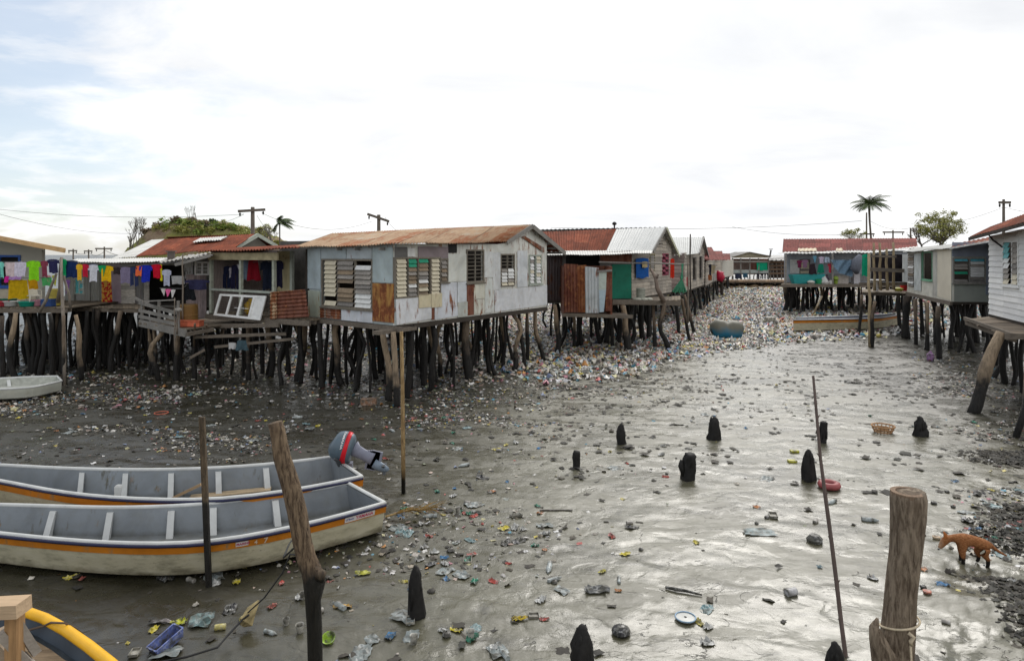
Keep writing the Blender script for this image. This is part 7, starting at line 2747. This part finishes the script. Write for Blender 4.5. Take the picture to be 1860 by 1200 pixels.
# ================================================================== RUBBISH ONE CAN POINT AT
def ring_thing(nm, x, y, r, tr, c, label, cat, z=.04, tilt=0.0, rough=.5):
    p = G(x, y)
    mb = MB()
    z0 = mz(p.x, p.y) + z
    mb.tube([(p.x + r * math.cos(a), p.y + r * math.sin(a), z0 + tilt * math.sin(a)) for a in [i * math.tau / 24 for i in range(25)]], tr, 8)
    tag(mb.build(nm, plain(c, rough, .2, 8, name='worn ' + cat), smooth=True), label, cat)


ring_thing('tyre_ring', 1506, 886, .16, .075, (.28, .07, .07), 'dull red rubber ring on the mud by the thin stick', 'ring', .07)
ring_thing('plastic_hoop', 293, 752, .20, .014, (.50, .12, .07), 'thin red plastic hoop lying behind the boats', 'hoop')
ring_thing('plastic_hoop', 1245, 1130, .135, .010, (.22, .32, .42), 'blue edged round lid hoop lying on the grey mud', 'hoop')
p = G(1245, 1130)
mb = MB()
mb.lathe((p.x, p.y, mz(p.x, p.y) + .015), [(.12, 0), (.125, .02), (.02, .024)], 18)
tag(mb.build('lid', plain((.34, .35, .33), .3, .1, name='clear lid')), 'clear round lid inside the blue hoop', 'lid')
bk_ = thing('wicker_basket', 'broken wicker basket on the mud between the far stumps', 'basket', G(1604, 786))
WK = wood((.42, .24, .12), 'wicker')
p = G(1604, 786)
mb = MB()
for zz_, rr_ in ((.05, .22), (.12, .26), (.20, .29)):
    mb.tube([(p.x + rr_ * math.cos(a), p.y + rr_ * math.sin(a), zz_) for a in [i * math.tau / 20 for i in range(21)]], .022, 6)
mb.build('rim', WK, bk_)
mb = MB()
for i in range(16):
    a = i * math.tau / 16
    mb.tube([(p.x + .2 * math.cos(a), p.y + .2 * math.sin(a), .0), (p.x + .29 * math.cos(a), p.y + .29 * math.sin(a), .21)], .012, 5)
mb.build('weave', WK, bk_)
# dented blue drum tank
p = G(1318, 612)
dr = thing('plastic_tank', 'big dented blue and brown tank lying in the rubbish of the channel', 'tank', (p.x, p.y, 0))
k_ = p.y / F
mb = MB()
pts = [(-28, .0), (-27, .3), (-20, .6), (-8, .64), (-2, .55), (4, .56), (12, .62), (22, .55), (28, .36), (30, .1)]
mb.tube([(p.x + x * k_, p.y - .1 * i * .3, mz(p.x, p.y) + .42 + .06 * math.sin(i)) for i, (x, r) in enumerate(pts)], [max(.05, r) for x, r in pts], 20, jit=.04)
m, T = newmat('mud streaked blue plastic')
v = T.n('ShaderNodeTexCoord').outputs['Object']
n = T.noise(v, 1.1, 4, .6)
sp = T.n('ShaderNodeSeparateXYZ', None, Vector=v)
f = T.map(T.math('ADD', sp.outputs[2], T.math('MULTIPLY', n, .9)), .7, 1.1)
finish(T, T.mix(f, (.02, .16, .26), (.13, .125, .095)), .55, n, .3, .4)
mb.build('body', m, dr, smooth=True)
mb = MB()
q = Vector((p.x - 26 * k_, p.y - .35, .4))
mb.lathe(q, [(.16, -.02), (.16, .02), (.02, .02)], 12, M=Matrix.Rotation(math.radians(80), 3, 'X'))
mb.build('opening', DARK, dr)


# everyday rubbish: each piece that shows is its own object
def grubby(c, rough, nm):
    key = ('grubby', c, rough)
    if key in MATS:
        return MATS[key]
    m, T = newmat('muddy ' + nm.replace('_', ' '))
    v = T.n('ShaderNodeTexCoord').outputs['Object']
    oi = T.n('ShaderNodeObjectInfo').outputs['Random']
    v = T.n('ShaderNodeVectorMath', {'operation': 'ADD'}, i0=v, i1=T.n('ShaderNodeCombineXYZ', None, X=T.math('MULTIPLY', oi, 9.0), Y=oi, Z=oi)).outputs[0]
    n = T.noise(v, 9, 4, .6)
    n2 = T.noise(v, 18, 2, .5)
    cc = T.ramp(n2, [(.35, mul(c, .7)), (.5, c), (.56, mul((c[0] * .6 + .25, c[1] * .6 + .25, c[2] * .6 + .25), 1)), (.7, mul(c, .9))])
    cc = T.mix(T.map(n, .42, .62, .1, .92), cc, (.055, .052, .038))
    finish(T, cc, rough, n, .3, .35)
    MATS[key] = m
    return m


def tpl_mesh(nm, fn, c, rough=.45):
    mb = MB()
    fn(mb)
    arr = mb
    me = bpy.data.meshes.new(nm)
    me.from_pydata(arr.v, [], arr.f)
    me.materials.append(grubby(c, rough, nm))
    me.update()
    return me


def crumpled(seed, w, l, amp):
    def f(mb):
        r = random.Random(seed)
        n = 6
        g = [[mb.vert(((i / n - .5) * w + r.uniform(-.1, .1) * w * .5, (j / n - .5) * l + r.uniform(-.1, .1) * l * .5, max(.002, .006 + abs(r.gauss(0, amp))))) for i in range(n + 1)] for j in range(n + 1)]
        for j in range(n):
            for i in range(n):
                if (i in (0, n - 1) and j in (0, n - 1)) and r.random() < .7:
                    continue
                mb.face((g[j][i], g[j][i + 1], g[j + 1][i + 1], g[j + 1][i]))
    return f


def laid(prof, n=12):
    def f(mb):
        R_ = Matrix.Rotation(math.pi / 2, 3, 'Y')
        mb.lathe((0, 0, max(p[0] for p in prof) * .7), prof, n, M=R_)
    return f


bottle = laid([(.01, -.11), (.032, -.108), (.034, .02), (.032, .06), (.013, .095), (.013, .115), (.001, .116)])
can = laid([(.001, -.06), (.03, -.058), (.033, -.05), (.033, .05), (.03, .058), (.001, .06)])


def cupf(mb):
    mb.lathe((0, 0, 0), [(.028, 0), (.04, .085), (.043, .09), (.038, .085), (.026, .008), (.001, .008)], 14)


def trayf(mb):
    mb.box((0, 0, .012), (.16, .11, .006))
    for c_, s in (((0, .055, .025), (.17, .006, .035)), ((0, -.055, .025), (.17, .006, .035)), ((.083, 0, .025), (.006, .11, .035)), ((-.083, 0, .025), (.006, .11, .035))):
        mb.box(c_, s)


def stonef(mb):
    r = random.Random(5)
    mb.lathe((0, 0, 0), [(.04, 0), (.055, .02), (.04, .045), (.01, .055)], 7)


kinds = [
    ('plastic_wrapper', crumpled(1, .16, .10, .016), (.60, .50, .02), 'crumpled yellow plastic wrapper lying on the mud', 'wrapper', 26),
    ('plastic_wrapper', crumpled(2, .15, .11, .018), (.62, .62, .60), 'crumpled white plastic wrapper lying on the mud', 'wrapper', 38),
    ('plastic_wrapper', crumpled(3, .14, .09, .014), (.50, .07, .05), 'crumpled red plastic wrapper lying on the mud', 'wrapper', 18),
    ('plastic_wrapper', crumpled(4, .14, .09, .016), (.04, .20, .42), 'crumpled blue plastic wrapper lying on the mud', 'wrapper', 20),
    ('plastic_wrapper', crumpled(5, .13, .09, .016), (.04, .32, .20), 'crumpled green plastic wrapper lying on the mud', 'wrapper', 18),
    ('plastic_wrapper', crumpled(6, .12, .08, .014), (.62, .25, .08), 'crumpled orange plastic wrapper lying on the mud', 'wrapper', 16),
    ('plastic_bag', crumpled(7, .30, .22, .014), (.26, .30, .30), 'limp grey plastic bag flattened on the mud', 'plastic bag', 22),
    ('plastic_bag', crumpled(8, .26, .18, .014), (.14, .25, .27), 'limp teal tinted plastic bag flattened on the mud', 'plastic bag', 12),
    ('plastic_bag', crumpled(9, .26, .17, .016), (.025, .025, .03), 'crumpled black plastic bag lying on the mud', 'plastic bag', 20),
    ('plastic_bottle', bottle, (.45, .50, .50), 'empty clear plastic bottle lying on the mud', 'bottle', 18),
    ('drink_can', can, (.45, .42, .38), 'dull drink can lying on the mud', 'can', 14),
    ('plastic_cup', cupf, (.62, .60, .54), 'small white plastic cup on the mud', 'cup', 14),
    ('food_tray', trayf, (.40, .38, .32), 'shallow grey food tray on the mud', 'tray', 10),
    ('stone', stonef, (.05, .045, .038), 'small dark stone on the mud', 'stone', 20),
]
cnt = 0


def in_boat(px, py):
    return (px < 720 and 845 < py < 1045 + 0 * px) or (px < 690 and 820 < py < 900) or (px < 130 and 670 < py < 735)


for nm, fn, c, lab, cat, n in kinds:
    me = tpl_mesh(nm, fn, c)
    k = 0
    tries = 0
    while k < n and tries < 4000:
        tries += 1
        d = math.sqrt(rnd.uniform(8.2 ** 2, 21 ** 2)) if rnd.random() < .7 else rnd.uniform(8.2, 14)
        px = rnd.uniform(-20, 1870)
        py = HY + F * H / d
        if in_boat(px, py) or (px < 240 and py > 1080):
            continue
        x, y = (px - CX) * d / F, d
        f = streak(np.array([x]), np.array([y]), 21, .46, .6)[0]
        w = .25 + .75 * f
        if px > 1000 and nm != 'stone':
            w *= .3
        if nm == 'plastic_wrapper' and px < 900:
            w *= 1.3
        if rnd.random() > w:
            continue
        o = bpy.data.objects.new(nm, me)
        col.objects.link(o)
        o.location = (x, y, mz(x, y) - .002)
        s = rnd.uniform(.8, 1.35)
        if cat == 'stone':
            s = rnd.uniform(.5, 1.2)
        o.scale = (s, s, s)
        o.rotation_euler = (rnd.uniform(-.1, .1), rnd.uniform(-.1, .1), rnd.uniform(0, 6.28))
        tag(o, lab, cat, {'stone': 'small dark stones on the mud'}.get(cat, lab.split(' lying')[0].split(' on the')[0].split(' flattened')[0] + 's on the mud'))
        k += 1


def put(nm, x, y, fn, c, label, cat, rz=0.0, sc=1.0, rough=.5, rx=0.0):
    me = tpl_mesh(nm, fn, c, rough)
    o = bpy.data.objects.new(nm, me)
    col.objects.link(o)
    p = G(x, y)
    o.location = (p.x, p.y, mz(p.x, p.y) + .003)
    o.rotation_euler = (rx, 0, rz)
    o.scale = (sc, sc, sc)
    tag(o, label, cat)
    return o


def tubf(mb):
    w, l, hh = .12, .24, .16
    b = [(-w * .8, -l * .9, 0), (w * .8, -l * .9, 0), (w * .8, l * .9, 0), (-w * .8, l * .9, 0)]
    t = [(-w, -l, hh), (w, -l, hh), (w, l, hh), (-w, l, hh)]
    for i in range(4):
        j = (i + 1) % 4
        mb.quad(b[i], b[j], t[j], t[i])
    mb.quad(*b)
    for i in range(4):
        mb.bar(t[i], t[(i + 1) % 4], .02, .02)


put('plastic_tub', 305, 1172, tubf, (.20, .26, .60), 'periwinkle blue plastic tub lying on the mud near the yellow boat', 'tub', -.5, .8, rx=.3)
put('plastic_bowl', 598, 1166, lambda mb: mb.lathe((0, 0, 0), [(.045, 0), (.075, .03), (.085, .075), (.088, .08), (.075, .075), (.04, .02), (.001, .02)], 18), (.38, .60, .05), 'lime green plastic bowl beside the crooked post', 'bowl', 0, 1.0, rx=.5)
put('tin_can', 1437, 1084, laid([(.001, -.08), (.055, -.08), (.055, -.07), (.055, .08), (.05, .08), (.048, -.06)], 16), (.48, .47, .48), 'white labelled tin can lying open to the left on the grey mud', 'can', .35, 1.0)
put('plastic_bag', 1128, 1152, lambda mb: mb.lathe((0, 0, 0), [(.12, 0), (.15, .04), (.13, .09), (.06, .13), (.01, .14)], 11), (.03, .03, .035), 'round black tied plastic bag on the grey mud', 'plastic bag', 0, .85, .25)
put('plastic_sheet', 1378, 968, crumpled(21, .55, .30, .012), (.20, .27, .28), 'flat translucent teal plastic sheet on the grey mud', 'plastic sheet')
put('plastic_sheet', 1085, 1075, crumpled(22, .38, .22, .025), (.10, .105, .11), 'dark crinkled plastic sheet beside an orange wrapper', 'plastic sheet')
put('plastic_wrapper', 1123, 1077, crumpled(23, .10, .06, .012), (.60, .24, .06), 'single orange wrapper right of the dark crinkled sheet', 'wrapper')
put('plastic_wrapper', 1094, 1041, crumpled(24, .14, .08, .012), (.62, .55, .02), 'single yellow wrapper in the middle of the grey mud', 'wrapper', .7)
put('plastic_bag', 325, 1132, crumpled(25, .20, .13, .035), (.60, .62, .03), 'bright yellow crumpled bag above the blue tub', 'plastic bag')
put('plastic_bag', 290, 1130, crumpled(26, .30, .07, .02), (.55, .50, .50), 'long white plastic strip left of the yellow bag', 'plastic bag')
put('plastic_bag', 365, 1130, crumpled(27, .30, .30, .05), (.20, .30, .30), 'pale translucent bag right of the yellow bag', 'plastic bag')
put('drink_can', 400, 1142, can, (.62, .55, .20), 'yellow banded can beside the translucent bag', 'can', .2, 1.2)
put('snack_packet', 622, 1105, crumpled(28, .26, .10, .018), (.62, .36, .05), 'orange and yellow snack packet by the crooked post', 'packet')
put('snack_packet', 660, 1041, crumpled(29, .24, .13, .02), (.55, .55, .06), 'yellow net like packet right of the crooked post', 'packet', .3)
put('snack_packet', 945, 1130, crumpled(30, .22, .08, .02), (.68, .50, .01), 'yellow and red packet left of the bottom stump', 'packet', .2)
put('wooden_stick', 1010, 927, lambda mb: mb.bar((-.32, 0, .015), (.32, 0, .015), .03, .02), (.08, .06, .05), 'straight flat stick lying on the mud', 'stick')
put('driftwood_branch', 1242, 1080, lambda mb: mb.tube([(-.24, .12, .02), (-.1, .04, .03), (.02, .0, .03), (.24, -.1, .02)], [.02, .026, .022, .012], 7), (.02, .018, .015), 'black driftwood branch lying on the grey mud', 'branch')
put('foam_block', 1480, 985, lambda mb: mb.lathe((0, 0, 0), [(.13, 0), (.14, .05), (.08, .12), (.01, .13)], 7), (.06, .06, .055), 'dark muddy lump beside a yellow packet', 'lump')
for x, y in ((1443, 820), (1439, 838)):
    put('plastic_tray', x, y, lambda mb: mb.box((0, 0, .03), (.20, .12, .05)), (.55, .52, .02), ('upper' if y == 820 else 'lower') + ' yellow tray on the mud left of the tall black stump', 'tray')
put('plastic_jug', 1690, 655, lambda mb: mb.lathe((0, 0, 0), [(.14, 0), (.16, .1), (.15, .3), (.05, .4), (.05, .45), (.001, .45)], 12), (.42, .20, .45), 'lilac plastic jug at the foot of the posts on the right', 'jug')
put('paper_scrap', 1778, 972, crumpled(33, .1, .1, .01), (.6, .6, .58), 'white scrap above the dog', 'paper')
put('bottle_lid', 1684, 1081, lambda mb: mb.lathe((0, 0, 0), [(.06, 0), (.065, .03), (.05, .035), (.001, .03)], 14), (.50, .16, .10), 'red and white round lid right of the bark post', 'lid', 0, .9)
put('food_tin', 1701, 977, lambda mb: mb.lathe((0, 0, 0), [(.06, 0), (.065, .03), (.05, .035), (.001, .01)], 14), (.50, .35, .20), 'open tin lid under the nose of the dog', 'tin', 0, 1.0)
put('cooler_box', 670, 735, lambda mb: mb.box((0, 0, .1), (.5, .35, .2)), (.30, .16, .09), 'brown carton at the foot of the forked pale stilts', 'carton', .1)
put('foam_box', 1399, 588, lambda mb: mb.box((0, 0, .25), (.6, .45, .4)), (.6, .57, .48), 'cream foam box standing out in the rubbish channel', 'box', .1)
# dead palm frond by the boat stern
fr = thing('palm_frond', 'dead straw coloured palm frond lying right of the boat stern', 'frond', G(745, 930))
a, b = G(700, 938, .05), G(792, 926, .08)
mb = MB()
mb.tube([a, a.lerp(b, .5) + Vector((0, 0, .08)), b], [.02, .015, .006], 6)
mb.build('stem', wood((.36, .26, .12), 'dry frond stem'), fr)
mb = MB()
for i in range(60):
    u = .2 + .8 * i / 60
    p = a.lerp(b, u) + Vector((0, 0, .05))
    sg = 1 if i % 2 else -1
    t = p + Vector((.26, sg * rnd.uniform(.05, .22), rnd.uniform(-.05, .10)))
    mb.tube([p, p.lerp(t, .5) + Vector((0, 0, .03)), t], [.006, .005, .002], 3, cap=False)
mb.build('leaflets', wood((.34, .22, .07), 'dry leaflets', var=.5), fr)
